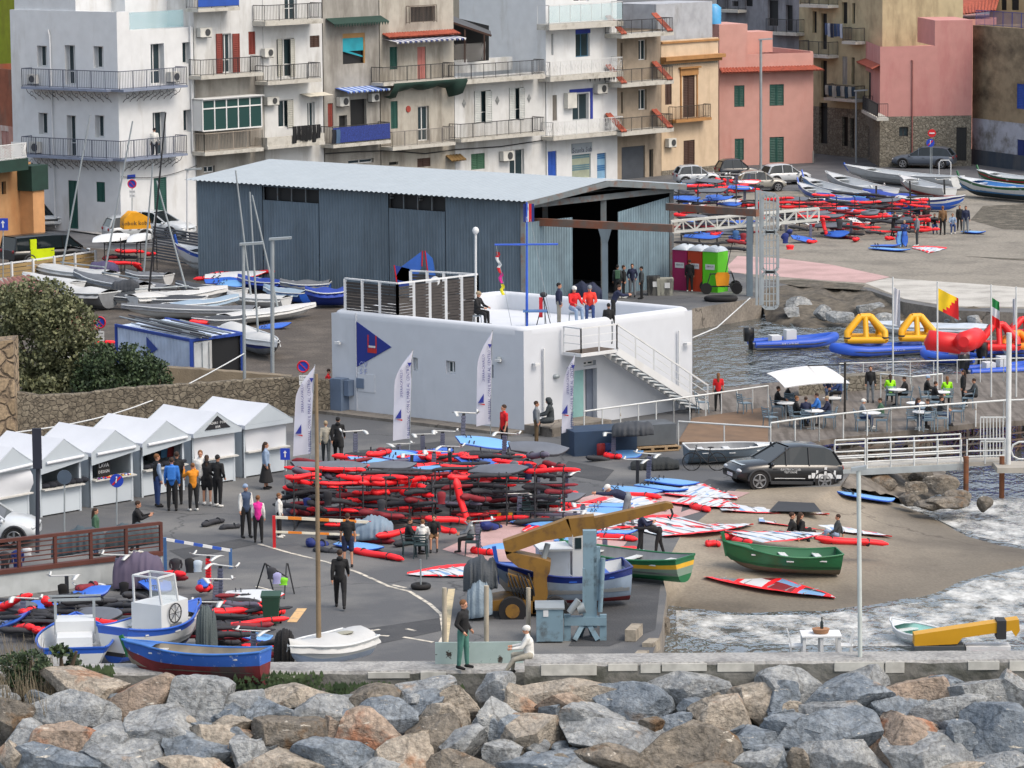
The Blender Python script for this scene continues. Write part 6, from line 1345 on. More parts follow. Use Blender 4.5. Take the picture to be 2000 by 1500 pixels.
mb = MB(); mb.tube([at(1882,668,Yc-1),at(1884,668,Yc-.8),at(1906,660,Yc+1.4),at(1908,660,Yc+1.6)],[.25,.5,.5,.3],18); tag(mb.build("cylinder_buoy",RIN,loc=at(1890,665,Yc)),"shorter red inflatable cylinder with its round end facing the camera","inflatable buoy")
# vehicles
TYR = mat((22,22,24),.8,var=0); RIM = mat((132,134,138),.35,metal=.5,var=0); GLC = glass_mat((26,34,38),.06); LMP = mat((190,196,200),.15,var=0); TLR = mat((130,16,18),.3,var=0)
def car(label,A,B,W,H,col,kind='suv',plate=True,name="parked_car",black=None):
 """A rear, B front, on the ground"""
 L = (B-A).length; root = empty(name,(0,0,0),label,"van" if kind == 'van' else "car"); Mc = mat(col,.28,var=.02,coat=.4) ; hw = W/2
 prof = {'suv': ((-.5,.44,.86),(-.485,.6,.95),(-.42,.63,.99),(-.3,.64,1),(.12,.63,1),(.24,.62,.98),(.4,.57,.94),(.47,.5,.88),(.5,.38,.76)),'van': ((-.5,.55,.95),(-.48,.58,1),(0,.56,1),(.25,.54,1),(.4,.48,.95),(.5,.34,.8))}[kind]
 rows = []
 for f,zt_,wf in prof:
  x = f*L; z1 = zt_*H; zb = .16*H if abs(f) < .46 else .24*H; h_ = hw*wf
  rows.append([Vector((x,y*h_,zb+(z1-zb)*q)) for y,q in ((-.86,0),(-.98,.25),(-1,.6),(-.95,.88),(-.8,1),(0,1.03),(.8,1),(.95,.88),(1,.6),(.98,.25),(.86,0))])
 mb = MB(); mb.loft(rows,cap=True); bd = mb.build("body",Mc,root,world=False)
 mb = MB(); cab = {'suv': ((-.475,.62,.84),(-.4,.9,.74),(-.32,.97,.72),(-.1,1.0,.72),(.02,.97,.72),(.22,.63,.82)),'van': ((-.49,.58,.9),(-.46,.98,.84),(0,1,.84),(.2,.97,.82),(.38,.52,.86))}[kind]
 rr = []
 for f,z,wf in cab: rr.append([Vector((f*L,-hw*.93,.57*H)),Vector((f*L,-hw*wf if z > .7 else -hw*.9,z*H-.03)),Vector((f*L,hw*wf if z > .7 else hw*.9,z*H-.03)),Vector((f*L,hw*.93,.57*H))])
 mb.loft(rr,closed=False,smooth=False); mb.build("windows",GLC,root,world=False)
 mb = MB(); top = [(f,z,wf) for f,z,wf in cab if z > .7]; rr = [[Vector((f*L,y*hw*wf*1.01,z*H-.03+(.05 if abs(y) < .99 else .0))) for y in (-1,-.85,0,.85,1)] for f,z,wf in top]; mb.loft(rr,closed=False); 
 for s_ in (-1,1):
  for i,j in ((0,1),(len(cab)-2,len(cab)-1)): a,b_ = cab[i],cab[j]; mb.bar((a[0]*L,s_*hw*(a[2] if a[1] > .7 else .91),a[1]*H-.02),(b_[0]*L,s_*hw*(b_[2] if b_[1] > .7 else .91),b_[1]*H-.02),.09,.05)
  for f in (-.16,.06) if kind == 'suv' else (-.2,.12): mb.bar((f*L,s_*hw*.935,.57*H),(f*L*.98,s_*hw*.735 if kind == 'suv' else s_*hw*.85,.96*H),.08,.04,upv=(1,0,0))
 mb.build("roof",Mc if not black else mat(black,.3,var=0),root,world=False)
 r = .225*H if kind == 'suv' else .19*H
 for f in (-.31,.31):
  for s_ in (-1,1):
   mb = MB(); mb.tube([(f*L,s_*(hw-.24),r),(f*L,s_*(hw+.0),r)],r,20); t = mb.build("wheel",TYR,root,world=False); mb = MB(); y = s_*(hw+.005)
   for k in range(5): a = k*2*pi/5+.3; mb.bar((f*L,y,r),(f*L+r*.66*cos(a),y,r+r*.66*sin(a)),.07,.03,upv=(0,1,0))
   mb.tube([(f*L+r*.66*cos(a),y,r+r*.66*sin(a)) for a in [i*pi/8 for i in range(17)]],.022,6,cap=False); mb.build("rim",RIM,t,world=False)
   mb = MB(); mb.tube([(f*L+r*1.14*cos(a),s_*(hw*.985),r+r*1.14*sin(a)) for a in [i*pi/10 for i in range(11)]],.045,6,cap=False); mb.build("wheel_arch",bDK,bd,world=False)
 for s_ in (-1,1):
  mb = MB(); mb.ell((.475*L,s_*hw*.66,.43*H),(.09,.2,.07)); mb.build("headlight",LMP,root,world=False); mb = MB(); mb.ell((-.495*L,s_*hw*.72,.52*H),(.06,.14,.1)); mb.build("tail_light",TLR,root,world=False)
  mb = MB(); mb.ell((.2*L,s_*(hw+.05),.6*H),(.07,.11,.08)); mb.build("mirror",Mc,root,world=False)
  mb = MB(); mb.bar((-.3*L+r*1.1,s_*hw*.985,.2*H),(.3*L-r*1.1,s_*hw*.985,.2*H),.03,.12); mb.build("sill",bDK,root,world=False)
  for f in (-.02,.17): mb = MB(); mb.bar((f*L-.1,s_*hw*1.005,.5*H),(f*L+.06,s_*hw*1.005,.5*H),.02,.03); mb.build("door_handle",bDK,root,world=False)
 mb = MB(); mb.box((.5*L-.03,-.26,.27*H),(.5*L+.01,.26,.27*H+.12)); mb.build("number_plate",WHT,root,world=False)
 mb = MB(); mb.box((.49*L-.02,-.5,.33*H),(.5*L,.5,.4*H)); mb.build("grille",bDK,root,world=False)
 d = B-A; root.location = (A+B)/2; root.rotation_euler = (0,-atan2(d.z,hypot(d.x,d.y)),heading(A,B)); return root,L,hw,H
Ya = g(1490,951).y
A = at(1628,955,Ya+1.4); B = at(1424,940,Ya+.1); A.z = -.3; B.z = -.02
suv,L,hw,H = car("black SUV with white bonnet reflections and white lettering on its doors, parked on the slipway",A,B,1.9,1.66,(16,20,26))
M_ = Matrix(((-1,0,0),(0,0,1),(0,1,0))).to_4x4(); M_.translation = (.02*L,hw+.012,.46*H)
mb = MB(); mb.text("ELECTRIC HYBRID\nTEST DRIVE",.1,M_); xs_ = -.15*L
for k,(w_,h_) in enumerate(((.1,.12),(.14,.2),(.08,.3),(.18,.16),(.1,.42),(.22,.2),(.08,.3),(.2,.14))): mb.box((xs_-w_,hw+.006,.3*H),(xs_,hw+.014,.3*H+h_)); xs_ -= w_+.03
mb.box((-.5,hw+.006,.29*H),(.7,hw+.014,.29*H+.02)); mb.build("door_graphics",WHT,suv,world=False)
mb = MB(); mb.quad((.26*L,-hw*.7,.61*H),(.45*L,-hw*.62,.545*H),(.45*L,hw*.62,.545*H),(.26*L,hw*.7,.61*H)); mb.build("bonnet_reflection",mat((150,156,160),.25,var=.02,coat=.5),suv,world=False)  # pale sky reflection on the black bonnet, painted as a separate panel
car("white car cut by the left edge in front of the stalls",g(-130,1062),g(76,1062),1.85,1.55,(190,196,200))
car("dark grey SUV parked nose left against the stone ground floor",g(1865,329),g(1745,327),1.85,1.6,(84,92,104))
car("small silver hatchback parked in front of the pink house",g(1490,362),g(1576,358),1.6,1.45,(176,180,184))
car("light silver estate car parked in front of the cream house",g(1318,362),g(1402,360),1.7,1.4,(170,176,182))
car("beige grey car half hidden by the racks on the beach",g(1440,374),g(1532,372),1.7,1.4,(140,138,130))
car("dark car parked behind the beige grey car",g(1400,352),g(1480,350),1.7,1.5,(40,42,48))
car("white four wheel drive car with roof rails beside the corner house",g(246,460),g(372,466),1.8,1.6,(184,190,194))
car("white pickup parked behind the yellow sail bags",g(206,474),g(292,470),1.8,1.6,(170,176,180))
car("white van parked at the left end of the lane",g(74,440),g(98,452),1.8,1.9,(186,192,196),'van')
vn,L,hw,H = car("black van with a fluorescent yellow rear panel behind the timber fence",g(14,522),g(166,510),1.9,1.75,(24,26,28),'van')
mb = MB(); mb.box((-.3*L,-hw-.01,.2*H),(.0*L,-hw+.0,.58*H)); mb.box((-.3*L,-hw*.98,.58*H),(-.22*L,-hw*.9,.9*H)); mb.build("yellow_panel",mat((190,210,20),.4),vn,world=False)
# == WINDSURF GEAR
REDF = mat((232,26,36),.55,var=.08,bump=.3,bscale=5); KBAG = mat((44,46,52),.8,var=.2,bump=.3,bscale=6); MAR = mat((120,24,36),.7,var=.2); NAV = mat((26,44,110),.7,var=.15); GBAG = mat((92,98,108),.8,var=.12,bump=.3,bscale=4)
PAD = mat((94,98,118),.8,var=.15,scale=8); WNG = mat((200,202,200),.35,var=0); LBD = mat((104,158,212),.4,var=.05); WBD = mat((196,200,204),.4,var=.04); PNKB = mat((226,60,80),.6)
def board_rings(L,W,T,tail=.62,n=14):
 R_ = []
 for i in range(n+1):
  t = i/n; b = W/2*(tail+(1-tail)*min(1,t/.45)**.8)*(1-max(0,(t-.6)/.4)**2.6) if t < 1 else .02; th = T*(1-.55*abs(2*t-1)**3); z = .10*max(0,(t-.7)/.3)**2; x = (t-.5)*L
  R_.append([Vector((x,b*cos(a),z+th/2*sin(a)*(1 if sin(a) > 0 else .9))) for a in [k*pi/6 for k in range(12)]])
 return R_
def mk_board(name,label,deck,rail_,L=2.3,W=.85,T=.14,bag=False,straps=True):
 root = empty(name,(0,0,0),label,"board bag" if bag else "board"); root['_free'] = 1; mb = MB(); R_ = board_rings(L,W,T)
 mb.loft(R_,(lambda i,j: 0 if 1 <= j <= 4 else 1),cap=True); mb.build("hull",[deck,rail_],root,world=False)
 if straps:
  for x in (-.75,-.55):
   for s_ in (-1,1): mb = MB(); mb.tube([(x,s_*.12,T/2),(x-.04,s_*.2,T/2+.07),(x-.08,s_*.28,T/2)],.02,5); mb.build("foot_strap",KBAG,root,world=False)
 if bag: mb = MB(); mb.tube([p[0]+Vector((0,.0,0)) for p in R_[1:-1]],.012,4); mb.build("zip",bDK,root,world=False)
 return reg(root)
P_B = mk_board("windsurf_board","light blue windsurf board",LBD,mat((30,78,176),.4)); P_W = mk_board("windsurf_board","white and red windsurf board",WBD,REDF); P_N = mk_board("windsurf_board","deep blue windsurf board",mat((44,96,190),.4),NAV)
P_D = mk_board("board_bag","dark grey padded board bag",GBAG,KBAG,2.45,.95,.22,bag=True,straps=False)
def mk_bag(name,label,m_,L=2.2,r=.14,seed=1,cat="sail bag"):
 root = empty(name,(0,0,0),label,cat); root['_free'] = 1; R = random.Random(seed); mb = MB(); n_ = 12; rows = []
 for i in range(n_+1):
  t = i/n_; rr = r*(1+R.uniform(-.07,.07))*(min(1,t/.06+.35) if t < .06 else min(1,(1-t)/.06+.35) if t > .94 else 1)*(1-.25*t); rows.append([Vector(((t-.5)*L,rr*1.15*cos(a)*(1+.08*R.uniform(-1,1)),rr*.85*sin(a)+.02*sin(t*8+seed))) for a in [k*pi/5 for k in range(10)]])
 mb.loft(rows,cap=True); mb.build("cover",m_,root,world=False)
 for t in (-.28,.22): mb = MB(); mb.tube([(t*L-.02,0,0),(t*L+.02,0,0)],r*1.03,10); mb.build("strap",bDK,root,world=False)
 return reg(root)
P_R = [mk_bag("sail_bag","bright red rolled sail bag",REDF,seed=k) for k in (1,2,3)]; P_K = [mk_bag("equipment_bag","black equipment bag",KBAG,seed=k,r=.125) for k in (4,5)]; P_M = [mk_bag("equipment_bag","dark maroon equipment bag",MAR,seed=6)]; P_NB = [mk_bag("equipment_bag","navy blue equipment bag",NAV,L=1.0,r=.2,seed=7,cat="bag")]
P_Z = [mk_bag("equipment_bag","grey purple equipment bag",mat((84,82,98),.8,var=.15),seed=8,r=.15)]
def mk_foil(label,pad,h=.95):
 root = empty("hydrofoil",(0,0,0),label,"hydrofoil"); root['_free'] = 1; mb = MB()
 mb.obox((0,0,h/2),(.06,0,0),(0,.012,0),(0,0,h/2)); mb.build("foil_mast",bDK,root,world=False)
 if pad:
  mb = MB(); k = 9
  for i in range(k): z0_,z1_ = h*(.04+.9*i/k),h*(.04+.9*(i+1)/k-.012); mb.loft([[Vector((x*s_,y*s_,z)) for x,y in ((-.085,-.035),(.085,-.035),(.085,.035),(-.085,.035))] for z,s_ in ((z0_,.9),(z0_+.02,1),(z1_-.02,1),(z1_,.9))],cap=True,smooth=False)
  mb.build("padded_cover",pad,root,world=False)
 mb = MB(); mb.tube([(-.55,0,h+.01),(.35,0,h+.03)],.022,6); mb.build("fuselage",WNG,root,world=False)
 for x,w_,c,nm in ((.33,.45,.09,"front_wing"),(-.53,.22,.05,"rear_wing")):
  mb = MB(); mb.loft([[Vector((x+c*a,y*w_,h+.03-.07*y*y*(1 if c > .06 else -1)+b_)) for a,b_ in ((-1,0),(0,.014),(1*(1-.5*y*y),0),(0,-.01))] for y in (-1,-.8,-.4,0,.4,.8,1)],cap=True); mb.build(nm,WNG,root,world=False)
 return reg(root)
P_F = mk_foil("upturned hydrofoil in grey quilted cover",PAD); P_FD = mk_foil("upturned bare black hydrofoil",None); P_FR = mk_foil("upturned hydrofoil in a red cover",REDF)
def mk_sail(label,cols,seed,L=4.6,W=3.5):
 root = empty("laid_out_sail",(0,0,0),label,"sail"); root['_free'] = 1; R = random.Random(seed); n_,k = 22,7; rows = []
 def wd(t): return W*(1-t)**.75*(.55+.45*min(1,t/.2)) + .12
 for i in range(n_+1):
  t = i/n_; w_ = wd(t); lu = -.12*sin(pi*t)*W; rows.append([Vector(((t-.5)*L+.35*(j/k)*(t < .1),lu+w_*j/k,.03+.05*abs(noise.noise(Vector((t*9,j*.9,seed))))+.05*sin(pi*j/k)*sin(pi*t)+(.05 if j == 0 else 0))) for j in range(k+1)])
 ms = [REDF,WBD]+cols+[bDK]
 def mi(i,j):
  if j == 0: return 0
  if j == k-1: return 0 if cols[0] is not None and i % 4 else 1
  b_ = (i+j//2) % 4
  return len(ms)-1 if b_ == 0 and (i*7+j+seed) % 11 == 0 else (2+((i//3+seed) % len(cols)) if (i+j//3) % 4 == 0 else 1)
 if seed >= 90: mi = lambda i,j: 0 if j in (0,k-1) or i % 5 == 0 else 2+((i//5+(j > 3)) % len(cols))
 mb = MB(); mb.loft(rows,mi,closed=False,smooth=False); mb.build("sail_cloth",ms,root,world=False)
 mb = MB()
 for t in (.18,.34,.5,.66,.8): i = int(t*n_); a,b_ = rows[i][1],rows[i][k]; mb.bar(a+Vector((0,0,.02)),b_+Vector((.15,0,.02)),.03)
 mb.build("battens",GALV,root,world=False); return reg(root)
LGT = mat((170,184,196),.5); P_S = [mk_sail("red and white striped sail",[LGT,mat((120,150,190),.5)],1),mk_sail("white sail with red edges",[LGT,REDF],2),mk_sail("white and pale blue sail lying flat",[mat((110,150,190),.5),LGT],3)]
P_SC = mk_sail("colourful red, blue and yellow sail lying flat",[mat((100,108,116),.5),WBD,mat((120,30,36),.5),mat((110,150,190),.5),bDK,WBD,bY,WBD],90)
for o_ in list(bpy.data.objects):
 if o_.get('_free'): o_['_l'] = o_['label']
PR = {'B': [P_B],'W': [P_W],'n': [P_N],'D': [P_D],'R': P_R,'K': P_K,'M': P_M,'N': P_NB,'Z': P_Z,'S': P_S,'C': [P_SC]}
LEN = {'B': 2.3,'W': 2.3,'n': 2.3,'D': 2.45,'N': 1.0,'S': 4.6,'C': 4.6}
AREA = {'m': "on the middle rack",'s': "on the slipway mats",'l': "in the lower left pile",'w': "beside the green bin",'t': "on the far beach racks",'u': "on the long far rack",'g': "on the yard ground",'v': "on the trailer rack",'c': "in the boat park",'q': "beside the skip"}
GRP = {'m': 'middle rack gear','s': 'slipway gear','l': 'lower left gear','w': 'lower left gear','t': 'far beach gear','u': 'far beach gear','g': 'yard gear','v': 'fence gear','c': 'boat park gear','q': 'ramp gear'}
GI = """B684 897 791 909 985m;B745 887 825 896 965m;B785 921 893 919 1000m;D572 908 716 922 1005m;Z572 917 627 930 1015m;Z634 930 686 934 1015m;R569 938 622 947 1020m;R640 950 677 959 1020m;K560 947 628 957 1022m;K600 958 690 966 1022m;R684 934 796 932 1025m;R700 943 800 941 1030m;R795 936 834 935 1020m;R792 948 830 950 1025m;R836 938 860 932 1010m;R724 961 762 962 1030m;R782 960 846 967 1030m;R716 889 764 882 970m;R821 889 841 895 970m;R810 910 872 909 990m;
B894 859 1000 870 945m;D995 872 1110 881 985m;R892 889 986 893 965m;n894 898 985 906 985m;R973 905 1003 899 990m;W850 914 925 912 985m;R880 913 934 918 1000m;R884 925 920 934 1010m;R930 926 990 928 1005m;R932 935 988 937 1010m;R889 934 914 1026 1035m;K905 946 990 950 1020m;K920 958 985 964 1025m;M900 970 960 976 1030m;K700 972 790 976 1030m;K740 985 850 982 1035m;M790 975 850 982 1035m;K640 975 700 985 1035m;K600 978 640 1000 1035m;R1041 914 1064 913 1000m;Z1030 890 1072 888 1000m;M1060 905 1104 912 1000m;K1010 925 1085 930 1010m;K1020 950 1100 955 1015m;K1030 970 1090 974 1020m;K1000 900 1040 903 990m;R830 1012 920 1018 1060g;R850 1030 892 1040 1062g;R735 1048 818 1032 1060g;M570 1000 612 1004 1025m;K880 985 930 990 1020m;M700 1000 790 1010 1040m;
B1266 941 1366 953 953s;B1246 952 1344 966 966s;B1184 957 1294 970 970s;B1152 992 1236 994 994s;B1146 1003 1226 1006 1006s;B1003 1022 1104 1034 1034s;B1165 1045 1245 1046 1046s;B1086 1058 1160 1062 1062s;R1165 1052 1245 1058 1058s;B925 1082 1002 1068 1072s;R920 1080 968 1086 1086s;R1184 968 1292 976 976s;R1090 972 1130 962 978s;R1095 985 1125 980 985s;B1640 968 1746 984 984s;R1350 992 1386 1002 1002s;R1377 1066 1408 1068 1068s;R1434 1055 1466 1060 1058s;R1592 1052 1735 1062 1060s;R1600 1060 1700 1066 1066s;R1408 1056 1470 1052 1056s;
S1150 985 1300 1000 1000s;S1300 985 1443 996 996s;S1412 1002 1620 1008 1008s;S1482 1024 1742 1052 1052s;S1303 1052 1472 1028 1052s;C1372 1132 1630 1172 1172s;S975 1104 795 1124 1124g;S1180 975 1020 1040 1040s;S1320 1010 1195 1026 1026s;S1130 1010 1000 1062 1062s;S1290 968 1440 978 978s;S1240 1072 1120 1090 1090s;S1500 1064 1610 1044 1060s;
R688 1080 788 1098 1098g;B660 1066 750 1080 1080g;M690 1052 770 1058 1062g;K612 1072 660 1078 1080g;K395 1030 438 1020 1030g;K428 1032 470 1026 1034g;N944 1026 976 1032 1034g;K640 1046 690 1052 1056g;N600 1060 640 1066 1068g;K770 1062 830 1056 1066g;
R0 1186 62 1160 1225l;R42 1196 66 1190 1230l;K60 1192 110 1204 1235l;K30 1208 112 1222 1245l;K0 1228 90 1238 1255l;K100 1172 158 1160 1225l;R86 1168 98 1186 1225l;n145 1162 216 1150 1205l;K120 1176 230 1172 1225l;D150 1196 240 1206 1235l;K180 1214 250 1222 1250l;R30 1226 64 1224 1250l;R70 1232 92 1230 1255l;K200 1186 262 1180 1225l;M150 1152 190 1140 1200l;W190 1230 250 1238 1262l;R110 1240 140 1236 1262l;K240 1160 300 1170 1215l;n0 1222 60 1200 1240l;
M285 1124 368 1130 1150w;R300 1122 362 1120 1150w;n280 1145 330 1142 1160w;R386 1150 414 1148 1165w;n386 1140 412 1138 1165w;W438 1162 556 1166 1195w;K440 1172 518 1176 1200w;R432 1180 512 1184 1205w;R412 1194 516 1192 1215w;R516 1192 556 1196 1215w;K414 1204 516 1208 1225w;K420 1220 508 1224 1240w;R416 1234 488 1232 1250w;R405 1246 488 1246 1262w;B470 1240 532 1248 1262w;K410 1256 470 1254 1270w;K430 1268 520 1270 1285w;M470 1276 540 1280 1292w;K360 1210 400 1260 1270w;K500 1262 560 1250 1275w;
B1332 356 1392 364 400t;R1396 350 1418 352 398t;R1410 353 1434 354 398t;R1425 354 1458 357 398t;R1456 357 1470 359 398t;R1403 361 1416 360 400t;R1376 365 1390 362 402t;R1345 368 1360 368 404t;R1360 376 1376 371 404t;R1396 374 1410 374 406t;R1415 375 1425 373 406t;R1422 369 1435 368 404t;R1433 374 1446 372 404t;R1440 368 1450 366 404t;R1458 371 1471 370 402t;n1400 396 1452 400 425t;R1448 401 1463 400 425t;R1314 419 1372 425 450t;D1310 370 1345 378 405t;K1380 385 1450 384 410t;K1320 388 1370 396 412t;K1460 360 1492 364 400t;R1388 458 1408 456 478t;K1340 440 1400 448 460t;K1400 440 1470 446 465t;M1420 470 1470 476 485t;K1410 484 1470 488 492t;M1440 432 1480 436 460t;N1530 466 1545 450 480t;R1445 470 1458 474 482t;n1546 463 1592 471 474t;R1578 472 1594 472 475t;R1482 395 1490 430 470t;B1330 428 1400 434 460t;K1330 455 1400 462 470t;
R1521 388 1561 390 428u;R1521 395 1536 396 430u;R1521 404 1577 403 432u;R1545 398 1600 401 430u;R1570 398 1642 400 430u;R1590 404 1650 406 432u;R1640 403 1702 401 432u;R1660 395 1712 396 430u;R1675 400 1752 396 432u;R1735 397 1772 402 434u;R1750 393 1816 390 432u;R1770 397 1812 396 434u;R1618 416 1672 421 440u;R1640 424 1670 420 442u;R1676 408 1702 413 438u;B1630 410 1672 412 438u;R1715 419 1746 420 440u;n1720 422 1752 416 440u;R1780 413 1796 411 436u;R1799 411 1816 408 436u;R1768 416 1779 415 438u;R1606 425 1614 460 465u;M1624 463 1674 469 470u;R1668 468 1676 466 472u;K1640 440 1690 446 465u;K1700 430 1760 436 458u;K1690 452 1730 456 468u;M1620 445 1650 448 462u;K1760 425 1800 430 450u;K1560 430 1610 436 462u;K1540 442 1590 450 468u;n1614 456 1660 458 466u;K1660 428 1700 430 455u;K1740 448 1790 452 466u;K1520 425 1560 420 455u;R1730 464 1746 466 470u;R1752 462 1766 464 468u;M1745 446 1775 446 462u;W1660 430 1700 432 455u;
R225 490 282 492 520v;R208 512 276 516 535v;R285 496 303 496 525v;M200 505 240 500 530v;R262 514 276 528 534v;K205 500 270 502 530v;R378 545 460 536 562c;W400 540 520 534 562c;B425 552 488 556 568c;n400 550 505 545 565c;R410 536 545 530 556c;n505 640 570 634 642c;R370 628 440 632 650c;R150 672 228 668 690c;
B1184 890 1256 886 892q;R1180 894 1214 898 898q;K1145 892 1204 902 900q;B690 1250 700 1246 1250w"""
cnt = {}
for it in GI.replace("\n","").split(";"):
 k = it[0]; x0,y0,x1,y1,b = it[1:-1].split(); ar = it[-1]; x0,y0,x1,y1,b = map(float,(x0,y0,x1,y1,b))
 if k == 'B' and ar == 'w' and x0 > 600: continue
 pl = PR[k]; i = cnt.get(k,0); cnt[k] = i+1; pr = pl[i % len(pl)]
 flat = abs(max(y0,y1)-b) < 2
 if flat: A,B = gp(x0,y0),gp(x1,y1); d = .1 if k not in 'SC' else .02; A.z += d; B.z += d
 else:
  jit = (i*37 % 11-5)*.06; Yb = g((x0+x1)/2,b).y; A,B = at(x0,y0,Yb+jit*2),at(x1,y1,Yb-jit*2+.3*(i % 2))
 L0 = LEN.get(k,2.2); Lr = (B-A).length; sy = 1.0 if L0 < 1.5 or Lr > 1.2 or k not in 'BnWD' else .7
 o = place2(pr,A,B,L0,pr['_l']+" "+AREA[ar],GRP[ar],sy=sy,sz=1,roll=((.36 if x1 > x0 else -.36) if k in 'BnWD' and not flat else (.07 if x1 > x0 else -.07) if k in 'BnW' else 0)+(0 if k in 'SC' else .05*((i*13) % 5-2)))
RR = random.Random(77)      # the rest of the tightly packed gear on the racks
for ar,xa,xb,b0_,b1_,zs,n_,ks in (('m',585,840,1000,1036,(.15,.3,.6,.75,1.1,1.25,1.6,1.75),80,'KRKKMKRRZKRD'),('m',880,1100,985,1028,(.15,.3,.6,.75,1.1,1.25,1.6,1.75),60,'KKRMKRRDKKZ'),('m',700,990,945,968,(.5,.65,1.0,1.2,1.3),30,'KRKMRKn'),('u',1520,1812,434,466,(.2,.4,.7,.9,1.2,1.5,1.7),110,'KKMKRKRKDRR'),('t',1325,1475,402,428,(.3,.6,.9,1.2,1.5,1.7),50,'KRRKRDKnW'),('t',1325,1472,455,484,(.2,.5,.7,1.0,1.3),34,'KKMKDnK'),('l',0,290,1195,1262,(.15,.3,.5),30,'KKDKKMRn'),('w',405,545,1190,1285,(.12,.3,.45),20,'KKZKMRK')):
 for q in range(n_):
  k = ks[q % len(ks)]; x = RR.uniform(xa,xb); b = RR.uniform(b0_,b1_); z = RR.choice(zs); p = g(x,b)+Vector((0,0,z+.1*RR.random())); ln_ = RR.uniform(1.0,2.3) if k != 'N' else .8; th_ = RR.uniform(-.35,.35); d = Vector((cos(th_),sin(th_),RR.uniform(-.08,.08)))*ln_/2
  place2(PR[k][q % len(PR[k])],p-d,p+d,LEN.get(k,2.2),PR[k][q % len(PR[k])]['_l']+" "+AREA[ar],GRP[ar],sy=RR.uniform(.6,1.0),sz=RR.uniform(.55,.95),roll=.3 if k in 'BnWD' else 0)
FO = """F903 806 870 900m;F694 842 895 940m;F864 842 890 935m;F826 848 885 930m;F779 867 895 940m;F846 881 932 985m;F985 846 897 960m;D803 888 932 975m;D880 872 925 965m;F1050 918 978 1005m;F1105 920 972 1000m;F1013 964 1017 1017m;F935 1018 1076 1076g;F1266 886 940 942s;D1245 898 944 946s;F1198 846 892 894q;F1125 998 1040 1046s;F1138 984 1020 1030s;F1182 1055 1080 1085s;F420 1131 1184 1186w;F430 1104 1172 1174w;F408 1176 1238 1240w;F495 1232 1286 1290w;R407 1085 1150 1152w;D132 1124 1186 1190l;F178 1142 1186 1192l;F230 1084 1146 1150l;F45 1168 1230 1235l;F1420 345 380 410t;F1439 340 372 405t;F1463 338 366 402t;F1454 366 400 420t;D1363 347 380 405t;D1381 352 378 405t;D1410 338 365 400t;F1583 436 470 472u;F1536 438 460 470u;F1700 400 440 442u;F1733 385 415 432u;F1662 430 458 460u;D1786 388 412 430u;D1712 362 400 430u;D1600 388 415 432u;D1845 350 380 400u;D1778 352 385 410u;F1750 420 450 455u"""
for it in FO.replace("\n","").split(";"):
 k = it[0]; x,yt,yb_,b = it[1:-1].split(); ar = it[-1]; x,yt,yb_,b = map(float,(x,yt,yb_,b)); pr = {'F': P_F,'D': P_FD,'R': P_FR}[k]
 Yb = (gp(x,b) if ar == 's' else g(x,b)).y; p = at(x,yb_,Yb); h = at(x,yt,Yb).z-p.z; R = random.Random(int(x))
 place(pr,p,R.uniform(-.5,.5)+(pi if R.random() < .5 else 0),(1,1,max(.5,h/.97)),label=pr['_l']+" "+AREA[ar],group=GRP[ar]).rotation_euler[1] = R.uniform(-.06,.06)
# racks made of tube
def rack(x0,x1,b,levels,depth,label,n_=5):
 w = Wall((x0,b),(x1,b)); root = empty("storage_rack",w.P(w.L/2,0),label,"rack"); mb = MB()
 for i in range(n_+1):
  u = w.L*i/n_
  for o in (0,-depth): mb.tube([w.P(u,0,o),w.P(u,levels[-1]+.35,o)],.03,6)
  for z in levels: mb.tube([w.P(u,z,.12),w.P(u,z,-depth-.1)],.022,6)
  mb.bar(w.P(u,.0,.2),w.P(u,.0,-depth-.2),.05)
 for o in (0,-depth):
  for z in (levels[0],levels[-1]): mb.tube([w.P(0,z-.05,o),w.P(w.L,z-.05,o)],.025,6)
 mb.build("frame",bDK,root); return w,root
rack(575,845,1035,(.5,1.0,1.5),1.6,"long black tube rack holding red sail bags in the middle of the yard",6); rack(880,1100,1025,(.5,1.0,1.5),1.6,"black tube rack with hanging harnesses at the right of the yard",4); rack(720,990,965,(.6,1.2),1.2,"rear black tube rack carrying pale blue boards",5)
rack(1325,1475,425,(.6,1.2,1.7),1.4,"left tube rack on the far beach",4); rack(1525,1815,450,(.6,1.2,1.6),1.4,"long tube rack of red bags on the far beach",8); rack(1330,1470,478,(.5,1.0),1.4,"low tube rack behind the portable toilets",4)
rack(205,300,532,(.7,1.2,1.6),1.2,"tube rack on a trailer carrying two white boats",3)
for x0,x1,nm in ((183,262,"white upturned dinghy hull on the trailer rack, left one"),(250,301,"white upturned dinghy hull on the trailer rack, right one")):
 Yk = g(240,530).y; A,B = at(x0,474,Yk-.3),at(x1,470,Yk+.5); mb = MB(); n_ = 10; d = (B-A); mb.loft([[A+d*(i/n_)+Vector((0,y*1.0*(sin(pi*min(1,.25+i/n_*.9)))**.5,.1+.38*(1-abs(y)**2.5)*(1-.5*abs(2*i/n_-1)**3))) for y in (-1,-.8,-.4,0,.4,.8,1)] for i in range(n_+1)],closed=False); tag(mb.build("upturned_dinghy",bW,loc=(A+B)/2),nm,"boat")
